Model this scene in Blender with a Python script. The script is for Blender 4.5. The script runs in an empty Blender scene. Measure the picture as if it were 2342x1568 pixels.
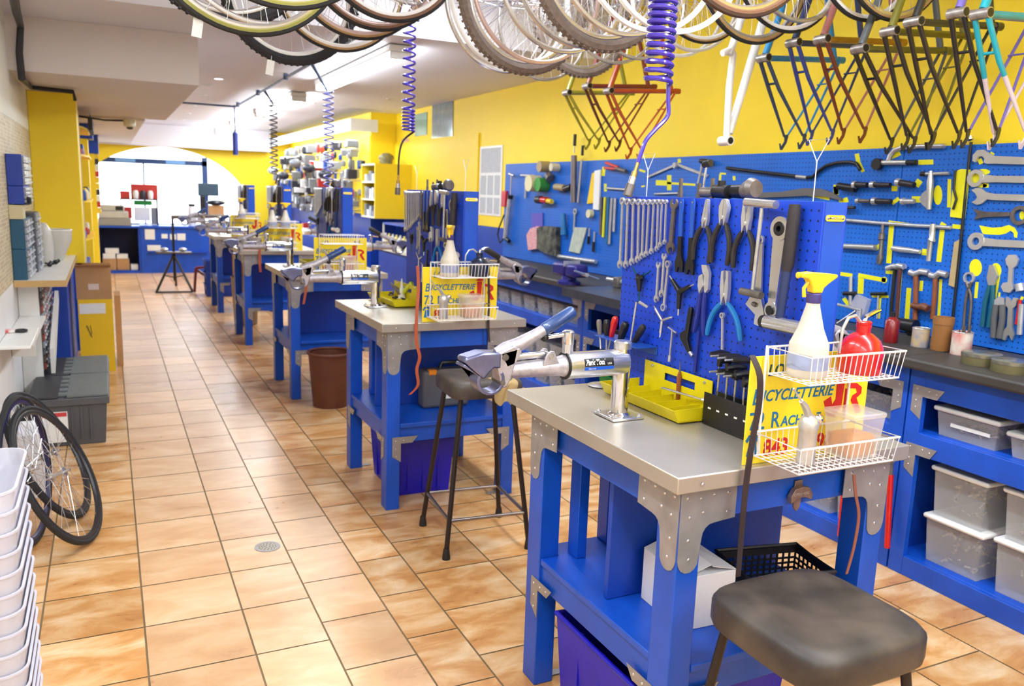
import bpy, bmesh, math, random
from math import sin, cos, pi, radians, sqrt, atan2
from mathutils import Vector, Matrix, Euler
random.seed(7)
SC = bpy.context.scene
# ---------------------------------------------------------------- camera, sky, light, exposure
CAMH = 1.6
FPX, YAW, PIT, ROLL = 1884.5, radians(26.145), radians(10.167), radians(2.006)
_r0 = Vector((cos(YAW), -sin(YAW), 0)); _f = Vector((sin(YAW)*cos(PIT), cos(YAW)*cos(PIT), -sin(PIT)))
_u0 = _r0.cross(_f); _r = cos(ROLL)*_r0 + sin(ROLL)*_u0; _u = -sin(ROLL)*_r0 + cos(ROLL)*_u0
cd = bpy.data.cameras.new('camera'); cam = bpy.data.objects.new('camera', cd); SC.collection.objects.link(cam)
cam.matrix_world = Matrix(((_r.x, _u.x, -_f.x, 0), (_r.y, _u.y, -_f.y, 0), (_r.z, _u.z, -_f.z, CAMH), (0, 0, 0, 1)))
cd.sensor_width = 36; cd.lens = FPX/2342*36; cd.clip_start = .05; cd.clip_end = 200
cd.dof.use_dof = True; cd.dof.focus_distance = 2.35; cd.dof.aperture_fstop = 4.5
SC.camera = cam
SC.view_settings.view_transform = 'Standard'; SC.view_settings.look = 'None'; SC.view_settings.gamma = 1
SC.view_settings.exposure = 0.3
SC.cycles.max_bounces = 8; SC.cycles.transparent_max_bounces = 10
w = bpy.data.worlds.new('sky'); SC.world = w; w.use_nodes = True
w.node_tree.nodes['Background'].inputs[0].default_value = (.86, .93, 1, 1)
w.node_tree.nodes['Background'].inputs[1].default_value = 5
def area(name, loc, rot, sx, sy, power, col=(1, 1, 1)):
    l = bpy.data.lights.new(name, 'AREA'); l.shape = 'RECTANGLE'; l.size = sx; l.size_y = sy; l.energy = power; l.color = col
    o = bpy.data.objects.new(name, l); SC.collection.objects.link(o); o.location = loc; o.rotation_euler = rot
    return o
def ray(px, py):
    return _r*((px-1171)/FPX) - _u*((py-784)/FPX) + _f
_O = Vector((0, 0, CAMH))
def at_x(px, py, X): r = ray(px, py); return _O + r*(X/r.x)
def at_y(px, py, Y): r = ray(px, py); return _O + r*(Y/r.y)
def at_z(px, py, Z): r = ray(px, py); return _O + r*((Z-CAMH)/r.z)
# ---------------------------------------------------------------- helpers: scene tree
COL = SC.collection
def link(o, parent=None):
    COL.objects.link(o)
    if parent: o.parent = parent
    return o
def props(o, label=None, cat=None, group=None, kind=None):
    for k, v in (('label', label), ('category', cat), ('group', group), ('kind', kind)):
        if v: o[k] = v
    return o
def thing(name, label, cat, loc=(0, 0, 0), rot=(0, 0, 0), group=None):
    o = bpy.data.objects.new(name, None); o.empty_display_size = .05
    link(o); o.location = loc; o.rotation_euler = rot
    return props(o, label, cat, group)
def copy_tree(o, parent=None):
    c = o.copy(); COL.objects.link(c)
    if parent: c.parent = parent
    for ch in list(o.children): copy_tree(ch, c)
    return c
def dup(o, loc, rot=None, label=None, group=None):
    c = copy_tree(o); c.location = loc
    if rot is not None: c.rotation_euler = rot
    if label: c['label'] = label
    if group: c['group'] = group
    return c
# ---------------------------------------------------------------- helpers: meshes
class MB:
    def __init__(s): s.v = []; s.f = []; s.m = []; s.mi = 0; s.T = Matrix()
    def at(s, T=None): s.T = T if T is not None else Matrix(); return s
    def mat(s, i): s.mi = i; return s
    def add(s, vs, fs):
        n = len(s.v); s.v += [s.T @ Vector(p) for p in vs]
        s.f += [[n+i for i in f] for f in fs]; s.m += [s.mi]*len(fs); return s
    def box(s, a, b):
        x0, y0, z0 = a; x1, y1, z1 = b
        if x0 > x1: x0, x1 = x1, x0
        if y0 > y1: y0, y1 = y1, y0
        if z0 > z1: z0, z1 = z1, z0
        return s.add([(x0,y0,z0),(x1,y0,z0),(x1,y1,z0),(x0,y1,z0),(x0,y0,z1),(x1,y0,z1),(x1,y1,z1),(x0,y1,z1)],
            [(0,3,2,1),(4,5,6,7),(0,1,5,4),(1,2,6,5),(2,3,7,6),(3,0,4,7)])
    def cbox(s, c, d): return s.box([c[i]-d[i]/2 for i in range(3)], [c[i]+d[i]/2 for i in range(3)])
    def slab(s, poly, z0, z1):
        n = len(poly); A = sum(poly[i][0]*poly[(i+1)%n][1]-poly[(i+1)%n][0]*poly[i][1] for i in range(n))
        if A < 0: poly = poly[::-1]
        vs = [(x, y, z0) for x, y in poly]+[(x, y, z1) for x, y in poly]
        return s.add(vs, [list(range(n))[::-1], list(range(n, 2*n))]+[[i, (i+1)%n, n+(i+1)%n, n+i] for i in range(n)])
    def ring(s, cx, cy, r0, r1, z0, z1, n=20):
        vs = []
        for r, z in ((r1, z0), (r1, z1), (r0, z1), (r0, z0)):
            vs += [(cx+r*cos(2*pi*i/n), cy+r*sin(2*pi*i/n), z) for i in range(n)]
        fs = []
        for k in range(4):
            a, b = k*n, ((k+1)%4)*n
            fs += [[a+i, a+(i+1)%n, b+(i+1)%n, b+i] for i in range(n)]
        return s.add(vs, fs)
    def lathe(s, prof, n=20, cap=True):
        vs = []; fs = []
        for r, z in prof: vs += [(r*cos(2*pi*i/n), r*sin(2*pi*i/n), z) for i in range(n)]
        for k in range(len(prof)-1):
            fs += [[k*n+i, k*n+(i+1)%n, (k+1)*n+(i+1)%n, (k+1)*n+i] for i in range(n)]
        if cap: fs += [list(range(n))[::-1], [(len(prof)-1)*n+i for i in range(n)]]
        return s.add(vs, fs)
    def cyl(s, a, b, r, r2=None, n=12):
        return s.tube([a, b], [r, r if r2 is None else r2], n)
    def tube(s, pts, r, n=8, closed=False, cap=True):
        P = [Vector(p) for p in pts]; m = len(P); R = r if isinstance(r, (list, tuple)) else [r]*m
        vs = []; prev = None
        for i in range(m):
            if closed: t = P[(i+1)%m]-P[i-1]
            else: t = P[min(i+1, m-1)]-P[max(i-1, 0)]
            if t.length < 1e-9: t = Vector((0, 0, 1))
            t.normalize()
            if prev is None:
                a = Vector((0, 0, 1)) if abs(t.z) < .9 else Vector((1, 0, 0)); nrm = t.cross(a).normalized()
            else:
                nrm = prev - t*prev.dot(t)
                nrm = nrm.normalized() if nrm.length > 1e-6 else t.orthogonal().normalized()
            prev = nrm; b = t.cross(nrm)
            vs += [P[i]+(nrm*cos(2*pi*k/n)+b*sin(2*pi*k/n))*R[i] for k in range(n)]
        fs = []
        for i in range(m if closed else m-1):
            j = (i+1) % m
            fs += [[i*n+k, i*n+(k+1)%n, j*n+(k+1)%n, j*n+k] for k in range(n)]
        if cap and not closed: fs += [list(range(n))[::-1], [(m-1)*n+k for k in range(n)]]
        return s.add(vs, fs)
    def torus(s, R, r, n=48, m=8, sq=1.0, z=0):
        vs = []; fs = []
        for i in range(n):
            a = 2*pi*i/n
            for k in range(m):
                b = 2*pi*k/m; q = R+r*cos(b); vs.append((q*cos(a), q*sin(a), z+r*sq*sin(b)))
        for i in range(n):
            for k in range(m):
                fs.append([i*m+k, ((i+1)%n)*m+k, ((i+1)%n)*m+(k+1)%m, i*m+(k+1)%m])
        return s.add(vs, fs)
    def ball(s, c, r, n=12, sz=1.0):
        k = n//2; vs = []; fs = []
        for j in range(1, k):
            t = pi*j/k
            vs += [(c[0]+r*sin(t)*cos(2*pi*i/n), c[1]+r*sin(t)*sin(2*pi*i/n), c[2]-r*sz*cos(t)) for i in range(n)]
        for j in range(k-2): fs += [[j*n+i, j*n+(i+1)%n, (j+1)*n+(i+1)%n, (j+1)*n+i] for i in range(n)]
        vs += [(c[0], c[1], c[2]-r*sz), (c[0], c[1], c[2]+r*sz)]; a = len(vs)-2
        fs += [[(i+1)%n, i, a] for i in range(n)]+[[(k-2)*n+i, (k-2)*n+(i+1)%n, a+1] for i in range(n)]
        return s.add(vs, fs)
    def mesh(s, name, mats, smooth=40):
        me = bpy.data.meshes.new(name); me.from_pydata([tuple(v) for v in s.v], [], s.f)
        for m in (mats if isinstance(mats, (list, tuple)) else [mats]): me.materials.append(m)
        me.polygons.foreach_set('material_index', s.m)
        if smooth:
            me.polygons.foreach_set('use_smooth', [True]*len(me.polygons)); me.update(); me.set_sharp_from_angle(angle=radians(smooth))
        me.update(); return me
    def part(s, name, mats, parent=None, bevel=0, smooth=40, label=None, seg=2):
        o = bpy.data.objects.new(name, s.mesh(name, mats, smooth)); link(o, parent)
        if bevel:
            b = o.modifiers.new('b', 'BEVEL'); b.width = bevel; b.segments = seg; b.limit_method = 'ANGLE'; b.angle_limit = radians(50)
        if label: o['label'] = label
        return o
    def solo(s, name, mats, label, cat, loc=(0, 0, 0), rot=(0, 0, 0), group=None, bevel=0, smooth=40, kind=None):
        o = s.part(name, mats, None, bevel, smooth); o.location = loc; o.rotation_euler = rot
        return props(o, label, cat, group, kind)
def struct(name, mb, mats, bevel=0, parent=None):
    o = mb.part(name, mats, parent, bevel)
    if parent is None: o['kind'] = 'structure'
    return o
# tools on boards: local x = toward the street door end reversed (world -y), local y = up, local z = out of the board (world -x)
BASIS = Matrix(((0, 0, -1), (-1, 0, 0), (0, 1, 0))).to_4x4()
def hang_rot(a=0): return (BASIS @ Matrix.Rotation(radians(a), 4, 'Z')).to_euler()
# ---------------------------------------------------------------- helpers: materials
def srgb(c):
    return tuple(((x/255)/12.92 if x/255 <= .04045 else ((x/255+.055)/1.055)**2.4) for x in c)+(1,)
MATS = {}
def M(name, col=(200, 200, 200), rough=.5, metal=0, var=.0, scale=8, bump=0, emit=0, alpha=1, col2=None, trans=0, coat=0, bscale=None):
    if name in MATS: return MATS[name]
    m = bpy.data.materials.new(name); m.use_nodes = True; nt = m.node_tree; b = nt.nodes['Principled BSDF']
    b.inputs['Roughness'].default_value = rough; b.inputs['Metallic'].default_value = metal
    c = srgb(col); b.inputs['Base Color'].default_value = c
    b.inputs['Coat Weight'].default_value = coat
    tc = nt.nodes.new('ShaderNodeTexCoord')
    nz = nt.nodes.new('ShaderNodeTexNoise'); nz.inputs['Scale'].default_value = scale; nz.inputs['Detail'].default_value = 5
    nt.links.new(tc.outputs['Object'], nz.inputs['Vector'])
    mx = nt.nodes.new('ShaderNodeMix'); mx.data_type = 'RGBA'
    mr = nt.nodes.new('ShaderNodeMapRange'); mr.inputs[1].default_value = .38; mr.inputs[2].default_value = .66
    nt.links.new(nz.outputs['Fac'], mr.inputs[0]); nt.links.new(mr.outputs[0], mx.inputs[0])
    k = 1-(var or .04); mx.inputs[6].default_value = c
    mx.inputs[7].default_value = srgb(col2) if col2 else (c[0]*k, c[1]*k, c[2]*k, 1)
    nt.links.new(mx.outputs[2], b.inputs['Base Color'])
    if bump:
        bp = nt.nodes.new('ShaderNodeBump'); bp.inputs['Strength'].default_value = bump; bp.inputs['Distance'].default_value = .002
        n2 = nt.nodes.new('ShaderNodeTexNoise'); n2.inputs['Scale'].default_value = bscale or scale*6
        nt.links.new(tc.outputs['Object'], n2.inputs['Vector']); nt.links.new(n2.outputs['Fac'], bp.inputs['Height'])
        nt.links.new(bp.outputs['Normal'], b.inputs['Normal'])
    if emit: b.inputs['Emission Color'].default_value = c; b.inputs['Emission Strength'].default_value = emit
    if trans: b.inputs['Transmission Weight'].default_value = trans
    if alpha < 1: b.inputs['Alpha'].default_value = alpha
    MATS[name] = m; return m
def board_mat(name, col, pitch=.0254, r=.0032, axes='YZ', dark=(8, 22, 70)):
    """peg board: painted sheet with a square grid of small round holes"""
    m = M(name, col, .45, var=.12, scale=3); nt = m.node_tree; b = nt.nodes['Principled BSDF']
    tc = nt.nodes.new('ShaderNodeTexCoord'); sp = nt.nodes.new('ShaderNodeSeparateXYZ'); nt.links.new(tc.outputs['Object'], sp.inputs[0])
    def mt(op, a, b_=None):
        n = nt.nodes.new('ShaderNodeMath'); n.operation = op
        for i, q in enumerate((a, b_)):
            if q is None: continue
            if isinstance(q, (int, float)): n.inputs[i].default_value = q
            else: nt.links.new(q, n.inputs[i])
        return n.outputs[0]
    d = []
    for ax in axes:
        o = sp.outputs['XYZ'.index(ax)]; fr = mt('FRACT', mt('DIVIDE', o, pitch)); d.append(mt('POWER', mt('SUBTRACT', fr, .5), 2))
    hole = mt('LESS_THAN', mt('SQRT', mt('ADD', d[0], d[1])), r/pitch)
    src = b.inputs['Base Color'].links[0].from_socket
    mx = nt.nodes.new('ShaderNodeMix'); mx.data_type = 'RGBA'; mx.inputs[7].default_value = srgb(dark)
    nt.links.new(hole, mx.inputs[0]); nt.links.new(src, mx.inputs[6]); nt.links.new(mx.outputs[2], b.inputs['Base Color'])
    bp = nt.nodes.new('ShaderNodeBump'); bp.invert = True; bp.inputs['Distance'].default_value = .003
    nt.links.new(hole, bp.inputs['Height']); nt.links.new(bp.outputs['Normal'], b.inputs['Normal'])
    return m
BLUE = M('blue_paint', (16, 82, 200), .38, var=.22, scale=5, bump=.05, bscale=60)
BLUE2 = M('blue_paint_deep', (12, 66, 178), .45, var=.15, scale=3)
YELLOW = M('yellow_wall_paint', (255, 222, 36), .55, var=.05, scale=1.5)
WHITEP = M('white_ceiling_paint', (226, 222, 226), .7, var=.05, scale=1)
CREAM = M('cream_paint', (235, 232, 215), .6, var=.06, scale=2)
ALU = M('sheet_aluminium', (192, 184, 172), .33, .6, var=.12, scale=4, bump=.03, bscale=200)
GALV = M('galvanised_bracket', (165, 162, 164), .42, .5, var=.2, scale=14)
STEEL = M('polished_steel', (216, 216, 220), .2, .85, var=.1, scale=20)
CAST = M('cast_metal', (188, 182, 190), .42, .6, var=.22, scale=60, bump=.25, bscale=300)
TOOLST = M('satin_tool_steel', (206, 206, 208), .3, .6, var=.18, scale=30)
OLDST = M('worn_dark_steel', (122, 114, 110), .42, .55, var=.35, scale=25)
BLACKR = M('black_rubber', (26, 25, 27), .55, var=.25, scale=15)
BLACKP = M('black_plastic', (22, 22, 26), .35, var=.1)
GREYP = M('grey_plastic', (92, 92, 96), .5, var=.1)
WHITEPL = M('white_plastic', (236, 236, 232), .4, var=.04)
WIREW = M('white_coated_wire', (240, 236, 240), .35)
REDP = M('red_plastic', (205, 22, 20), .25, var=.1, coat=.4)
YEL = M('yellow_plastic', (246, 206, 40), .4, var=.06)
YELMETAL = M('yellow_enamel', (222, 205, 20), .35, var=.12, scale=12)
YPAINT = M('yellow_marking_paint', (232, 226, 20), .5, var=.06)
CARD = M('cardboard', (190, 145, 98), .8, var=.1, scale=6)
WOOD = M('tool_handle_wood', (150, 80, 40), .5, var=.3, scale=12)
CHROME = M('chrome', (225, 222, 222), .08, 1)
TYRE = M('tyre_rubber', (32, 32, 34), .7, var=.2, scale=40, bump=.3, bscale=150)
# ================================================================ ROOM
X0, X1, YB, YF = -.55, 3.66, -2.6, 17.1
CL, CH = 2.65, 3.02
# floor: real tiles on a grout bed, uneven column widths as laid
def floor():
    cols = [-.63, -.29, .05, .392, .649, .905, 1.105, 1.452, 1.795, 2.14, 2.485, 2.83, 3.175, 3.52, 3.86]
    me_v = []; me_f = []; colr = []
    g = .0034
    for ci in range(len(cols)-1):
        a, b = cols[ci], cols[ci+1]; off = [0, 0, 0, 0, .13, .24, .04, .04, .04, .04, .04, .2, .2, .2][ci]
        y = YB-.8+off+.005; k = 0
        while y < YF:
            if y+.34 > YB:
                n = len(me_v); y1 = min(y+.3401, YF); y0 = max(y, YB)
                if abs(y-4.55) < .17 and ci in (3, 4): pass
                me_v += [(a+g, y0+g, 0), (b-g, y0+g, 0), (b-g, y1-g, 0), (a+g, y1-g, 0)]
                me_f.append((n, n+1, n+2, n+3)); colr.append((random.random(), random.random(), 1 if ci in (2, 3, 4) else 0))
            y += .3401; k += 1
    me = bpy.data.meshes.new('floor'); n = len(me_v)
    me_v += [(X0-.1, YB, -.0022), (X1+.1, YB, -.0022), (X1+.1, YF+.2, -.0022), (X0-.1, YF+.2, -.0022)]
    me.from_pydata(me_v, [], me_f+[(n, n+1, n+2, n+3)])
    at = me.attributes.new('tile', 'FLOAT_COLOR', 'FACE')
    for i, c in enumerate(colr): at.data[i].color = (c[0], c[1], c[2], 1)
    m = bpy.data.materials.new('terracotta_tile'); m.use_nodes = True; nt = m.node_tree; b = nt.nodes['Principled BSDF']; L = nt.links.new
    tc = nt.nodes.new('ShaderNodeTexCoord'); a = nt.nodes.new('ShaderNodeAttribute'); a.attribute_name = 'tile'
    sp = nt.nodes.new('ShaderNodeSeparateColor'); L(a.outputs['Color'], sp.inputs[0])
    sc = nt.nodes.new('ShaderNodeVectorMath'); sc.operation = 'SCALE'; sc.inputs[3].default_value = 13; L(a.outputs['Color'], sc.inputs[0])
    ad = nt.nodes.new('ShaderNodeVectorMath'); ad.operation = 'ADD'; L(tc.outputs['Object'], ad.inputs[0]); L(sc.outputs[0], ad.inputs[1])
    mp = nt.nodes.new('ShaderNodeMapping'); mp.inputs['Scale'].default_value = (3.2, 7, 1); mp.inputs['Rotation'].default_value = (0, 0, .25); L(ad.outputs[0], mp.inputs[0])
    nz = nt.nodes.new('ShaderNodeTexNoise'); nz.inputs['Scale'].default_value = 1.1; nz.inputs['Detail'].default_value = 7; nz.inputs['Roughness'].default_value = .62; nz.inputs['Distortion'].default_value = .5
    L(mp.outputs[0], nz.inputs['Vector'])
    cr = nt.nodes.new('ShaderNodeValToRGB'); e = cr.color_ramp.elements
    e[0].position = .3; e[0].color = srgb((188, 128, 74)); e[1].position = .68; e[1].color = srgb((232, 200, 160))
    for p, c in ((.43, (205, 148, 88)), (.54, (219, 174, 122))): q = e.new(p); q.color = srgb(c)
    L(nz.outputs['Fac'], cr.inputs[0])
    pale = nt.nodes.new('ShaderNodeMix'); pale.data_type = 'RGBA'; pale.inputs[7].default_value = srgb((222, 184, 146))
    mm = nt.nodes.new('ShaderNodeMath'); mm.operation = 'MULTIPLY'; mm.inputs[1].default_value = .5; L(sp.outputs[2], mm.inputs[0]); L(mm.outputs[0], pale.inputs[0]); L(cr.outputs[0], pale.inputs[6])
    hv = nt.nodes.new('ShaderNodeHueSaturation'); mr = nt.nodes.new('ShaderNodeMapRange'); mr.inputs[3].default_value = .86; mr.inputs[4].default_value = 1.1
    L(sp.outputs[0], mr.inputs[0]); L(mr.outputs[0], hv.inputs['Value']); L(pale.outputs[2], hv.inputs['Color']); L(hv.outputs[0], b.inputs['Base Color'])
    b.inputs['Roughness'].default_value = .27
    rr = nt.nodes.new('ShaderNodeMapRange'); rr.inputs[3].default_value = .2; rr.inputs[4].default_value = .42; L(nz.outputs['Fac'], rr.inputs[0]); L(rr.outputs[0], b.inputs['Roughness'])
    bp = nt.nodes.new('ShaderNodeBump'); bp.inputs['Strength'].default_value = .25; bp.inputs['Distance'].default_value = .003; L(nz.outputs['Fac'], bp.inputs['Height']); L(bp.outputs[0], b.inputs['Normal'])
    me.materials.append(m); me.materials.append(M('grout', (128, 104, 74), .85, var=.2, scale=3))
    me.polygons[len(me.polygons)-1].material_index = 1
    o = bpy.data.objects.new('floor', me); link(o); o['kind'] = 'structure'
    sb = MB().box((X0-.15, YB-.15, -.2), (X1+.15, YF+.15, -.006)); sb.part('slab', M('concrete', (130, 126, 120), .9), o)
floor()
# right wall: yellow above a blue dado, steps in beyond the yellow shelf unit
YS = 11.35; XM = 3.3
mb = MB().box((X1, YB-.15, 1.262), (X1+.15, YF+.15, CH)).mat(1).box((X1, YB-.15, 0), (X1+.15, YF+.15, 1.26))
mb.mat(0).box((XM, YS, 1.262), (X1-.002, YF, CL)).mat(1).box((XM, YS, 0), (X1-.002, YF, 1.26))
# slightly proud yellow panel between the paper chart and the shelf unit
mb.mat(0).box((X1-.02, 8.42, 1.262), (X1-.001, 11.34, 2.25))
struct('wall_right', mb, [YELLOW, BLUE2])
# left wall with small mosaic up to 2 m
TILEM = M('mosaic_tile', (214, 200, 168), .5, var=.1)
nt = TILEM.node_tree; bt = nt.nodes.new('ShaderNodeTexBrick'); tc = nt.nodes.new('ShaderNodeTexCoord'); mp = nt.nodes.new('ShaderNodeMapping')
mp.inputs['Rotation'].default_value = (radians(90), 0, radians(90)); bt.inputs['Scale'].default_value = 22; bt.inputs['Color1'].default_value = srgb((214, 198, 158)); bt.inputs['Color2'].default_value = srgb((166, 142, 100)); bt.inputs['Mortar'].default_value = srgb((225, 220, 200)); bt.offset = 0
bt.inputs['Brick Width'].default_value = .5; bt.inputs['Row Height'].default_value = .5; bt.inputs['Mortar Size'].default_value = .03
nt.links.new(tc.outputs['Object'], mp.inputs[0])
cx = nt.nodes.new('ShaderNodeCombineXYZ'); sx = nt.nodes.new('ShaderNodeSeparateXYZ'); nt.links.new(tc.outputs['Object'], sx.inputs[0]); nt.links.new(sx.outputs[1], cx.inputs[0]); nt.links.new(sx.outputs[2], cx.inputs[1])
nt.links.new(cx.outputs[0], bt.inputs['Vector']); nt.links.new(bt.outputs[0], nt.nodes['Principled BSDF'].inputs['Base Color'])
struct('wall_left', MB().box((X0-.15, YB-.15, .962), (X0, YF+.15, 1.98)).mat(1).box((X0-.15, YB-.15, 1.982), (X0, YF+.15, CH)).mat(2).box((X0-.15, YB-.15, 0), (X0, YF+.15, .96)), [TILEM, CREAM, M('white_wall_panel', (232, 230, 228), .5, var=.05)])
struct('wall_rear', MB().box((X0-.15, YB-.15, 0), (X1+.15, YB, CH)), CREAM)
# ceiling: high part near, lower part beyond, left bulkhead with a step
mb = MB().box((X0-.15, YB-.15, CH), (X1+.15, 5.7, CH+.1)).box((X0-.15, 5.7, CL), (X1+.15, YF+.15, CH+.1))
struct('ceiling', mb, WHITEP)
mb = MB().box((X0, 6.57, 2.3), (.635, 10.45, CL-.001)).box((X0, 10.452, 2.28), (.42, YF-.001, CL-.001))
struct('trim_1', mb, M('bulkhead_paint', (222, 212, 206), .7, var=.05, scale=1))
# yellow pier on the left wall, rising from the work top to the bulkhead
cz = at_z(174, 214, 2.3); cl = cz.y
PIERX = at_z(172, 214, 2.3).x
struct('trim_2', MB().box((X0+.001, cl, .9), (PIERX, cl+.42, 2.299)), YELLOW, .004)
# far wall with a wide arch over the shop window
mb = MB(); YW = YF
acx, aw, az, asp = .98, 1.6, 2.26, 1.0
arc = [(acx+aw*cos(t), asp+(az-asp)*sin(t)) for t in [pi*i/40 for i in range(41)]]
inside = [(x, z) for x, z in arc if x > X0]
outer_top = CL
V = []; 
for i in range(len(inside)-1):
    (xa, za), (xb, zb) = inside[i], inside[i+1]
    mb.add([(xa, YW, za), (xb, YW, zb), (xb, YW, outer_top), (xa, YW, outer_top), (xa, YW+.18, za), (xb, YW+.18, zb), (xb, YW+.18, outer_top), (xa, YW+.18, outer_top)],
           [(0, 3, 2, 1), (4, 5, 6, 7), (0, 1, 5, 4)])
mb.box((acx+aw, YW, 0), (X1+.15, YW+.18, outer_top))
struct('wall_far', mb.mat(1).box((X0-.15, YW, 0), (acx+aw, YW+.18, .79)), [YELLOW, BLUE2])
struct('trim_3', MB().box((-.1, 16.85, 2.262), (XM-.4, 17.098, CL-.001)), WHITEP)
# shop window in the arch
FR = M('window_frame_blue', (40, 70, 120), .4)
wn = MB(); wn.box((X0, 17.13, .79), (2.56, 17.2, .84)).box((X0, 17.13, 1.94), (1.75, 17.2, 2.03)).box((1.66, 17.13, .84), (1.76, 17.2, 2.1))
fw = struct('window_1', wn, FR)
struct('window_mullion', MB().box((.615, 17.14, .84), (.645, 17.19, 1.94)), FR, 0, fw)
GL = bpy.data.materials.new('clear_glass'); GL.use_nodes = True; nt = GL.node_tree; nt.nodes.clear()
o_ = nt.nodes.new('ShaderNodeOutputMaterial'); mx = nt.nodes.new('ShaderNodeMixShader'); tr = nt.nodes.new('ShaderNodeBsdfTransparent'); gl = nt.nodes.new('ShaderNodeBsdfGlossy'); gl.inputs['Roughness'].default_value = .02
mx.inputs[0].default_value = .06; nt.links.new(tr.outputs[0], mx.inputs[1]); nt.links.new(gl.outputs[0], mx.inputs[2]); nt.links.new(mx.outputs[0], o_.inputs[0])
struct('window_pane', MB().box((X0, 17.16, .84), (2.48, 17.166, 2.3)), GL, 0, fw)
st = MB()
for a, b in ((.16, .5), (1.02, 1.36)): st.box((a, 17.125, 1.955), (b, 17.131, 2.02))
struct('window_sticker', st, M('pale_blue_sticker', (120, 170, 220), .5), 0, fw)
struct('pavement', MB().box((-9, 17.3, -.15), (12, 30, -.05)), M('paving', (190, 190, 188), .8), 0, None)['kind'] = 'structure'
# ---- ceiling light fixtures (twin tubes)
TUBE = M('lit_tube', (245, 250, 255), .3, emit=9)
def fixture(y0, L, lab, x=1.97, z=2.66, P=34, G=.15):
    t = thing('fluorescent_light', lab, 'ceiling light', (x, y0, z), group=None)
    MB().box((-.09, 0, -.055), (.09, L, -.005)).part('housing', WHITEPL, t, .01)
    for s in (-.05, .05): MB().tube([(s, .03, -.085), (s, L-.03, -.085)], .016, 8).part('tube', TUBE, t)
    for e in (0, L-.03): MB().box((-.08, e, -.105), (.08, e+.03, -.056)).part('end_cap', WHITEPL, t, .004)
    a = area('lamp', (0, L/2, -.108), (0, 0, 0), .12, L-.1, P, (.84, .92, 1)); a.parent = t
    for s in (-1, 1): u = area('side_glow', (s*.10, L/2, -.085), (0, s*-1.9, 0), .05, L-.1, P*G, (.84, .92, 1)); u.parent = t
    return t
fixture(6.0, 2.45, 'long twin tube ceiling light nearest the camera, behind the hanging wheels', z=2.648)
fixture(9.6, 2.45, 'twin tube ceiling light, second from the hanging wheels', z=2.648, P=34, G=.35)
fixture(12.25, 2.45, 'twin tube ceiling light third from the hanging wheels', z=2.648, P=26, G=.5)
fixture(14.85, 1.9, 'short twin tube ceiling light farthest back, near the arched window', z=2.648, P=24, G=.5)
NEARP = 42
fixture(3.1, 2.4, 'twin tube light on the high ceiling above the wheels', z=3.018, P=NEARP)
fixture(.02, 2.4, 'twin tube light on the high ceiling above the first bench', z=3.018, P=NEARP)
fixture(-2.4, 2.4, 'twin tube light on the high ceiling by the rear wall', z=3.018, P=NEARP)
fixture(-2.2, 2.4, 'twin tube light on the high ceiling at the rear left', x=.1, z=3.018, P=30)
fixture(.6, 2.4, 'twin tube light on the high ceiling over the aisle', x=.1, z=3.018, P=30)
# ================================================================ WORK BENCHES
BX = 1.165; BW = .78; BD = .93; BH = .965; BY = [1.47, 3.80, 6.2, 8.56, 10.9]
def corner_plate(mb, flip=1):
    """L plate with a rounded inner corner, local xy, corner at (0,0), arms to +x and -y"""
    pts = [(0, 0), (.17, 0), (.17, -.088), (.105, -.093)]
    pts += [(.105-.035*sin(a), -.093-.035*(1-cos(a))) for a in (.4, .8, 1.2, 1.57)]
    pts += [(.067, -.15), (.064, -.18)] + [(.034+.03*cos(a), -.185-.03*sin(a)) for a in (.3, .8, 1.3, 1.8, 2.3, 2.8)] + [(.002, -.18)]
    mb.slab([(x*flip, y) for x, y in pts], 0, .0022)
RIV = [(.02, -.02), (.06, -.025), (.1, -.02), (.145, -.02), (.145, -.07), (.03, -.07), (.07, -.062), (.03, -.13), (.035, -.18)]
def rivets(mb, flip, pts=RIV):
    for x, y in pts: mb.lathe_at(x*flip, y)
def _la(s, x, y, r=.0045):
    T = s.T; s.T = T @ Matrix.Translation((x, y, .0021)); s.lathe([(r, 0), (r*.75, .0018), (r*.2, .0025)], 8); s.T = T
MB.lathe_at = _la
FRONT = Matrix(((1, 0, 0, 0), (0, 0, 1, 0), (0, 1, 0, 0), (0, 0, 0, 1)))
FRONT = Matrix(((1, 0, 0), (0, 0, -1), (0, 1, 0))).to_4x4()       # local xy -> world xz, normal -y
SIDE = BASIS                                                        # normal -x
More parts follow.
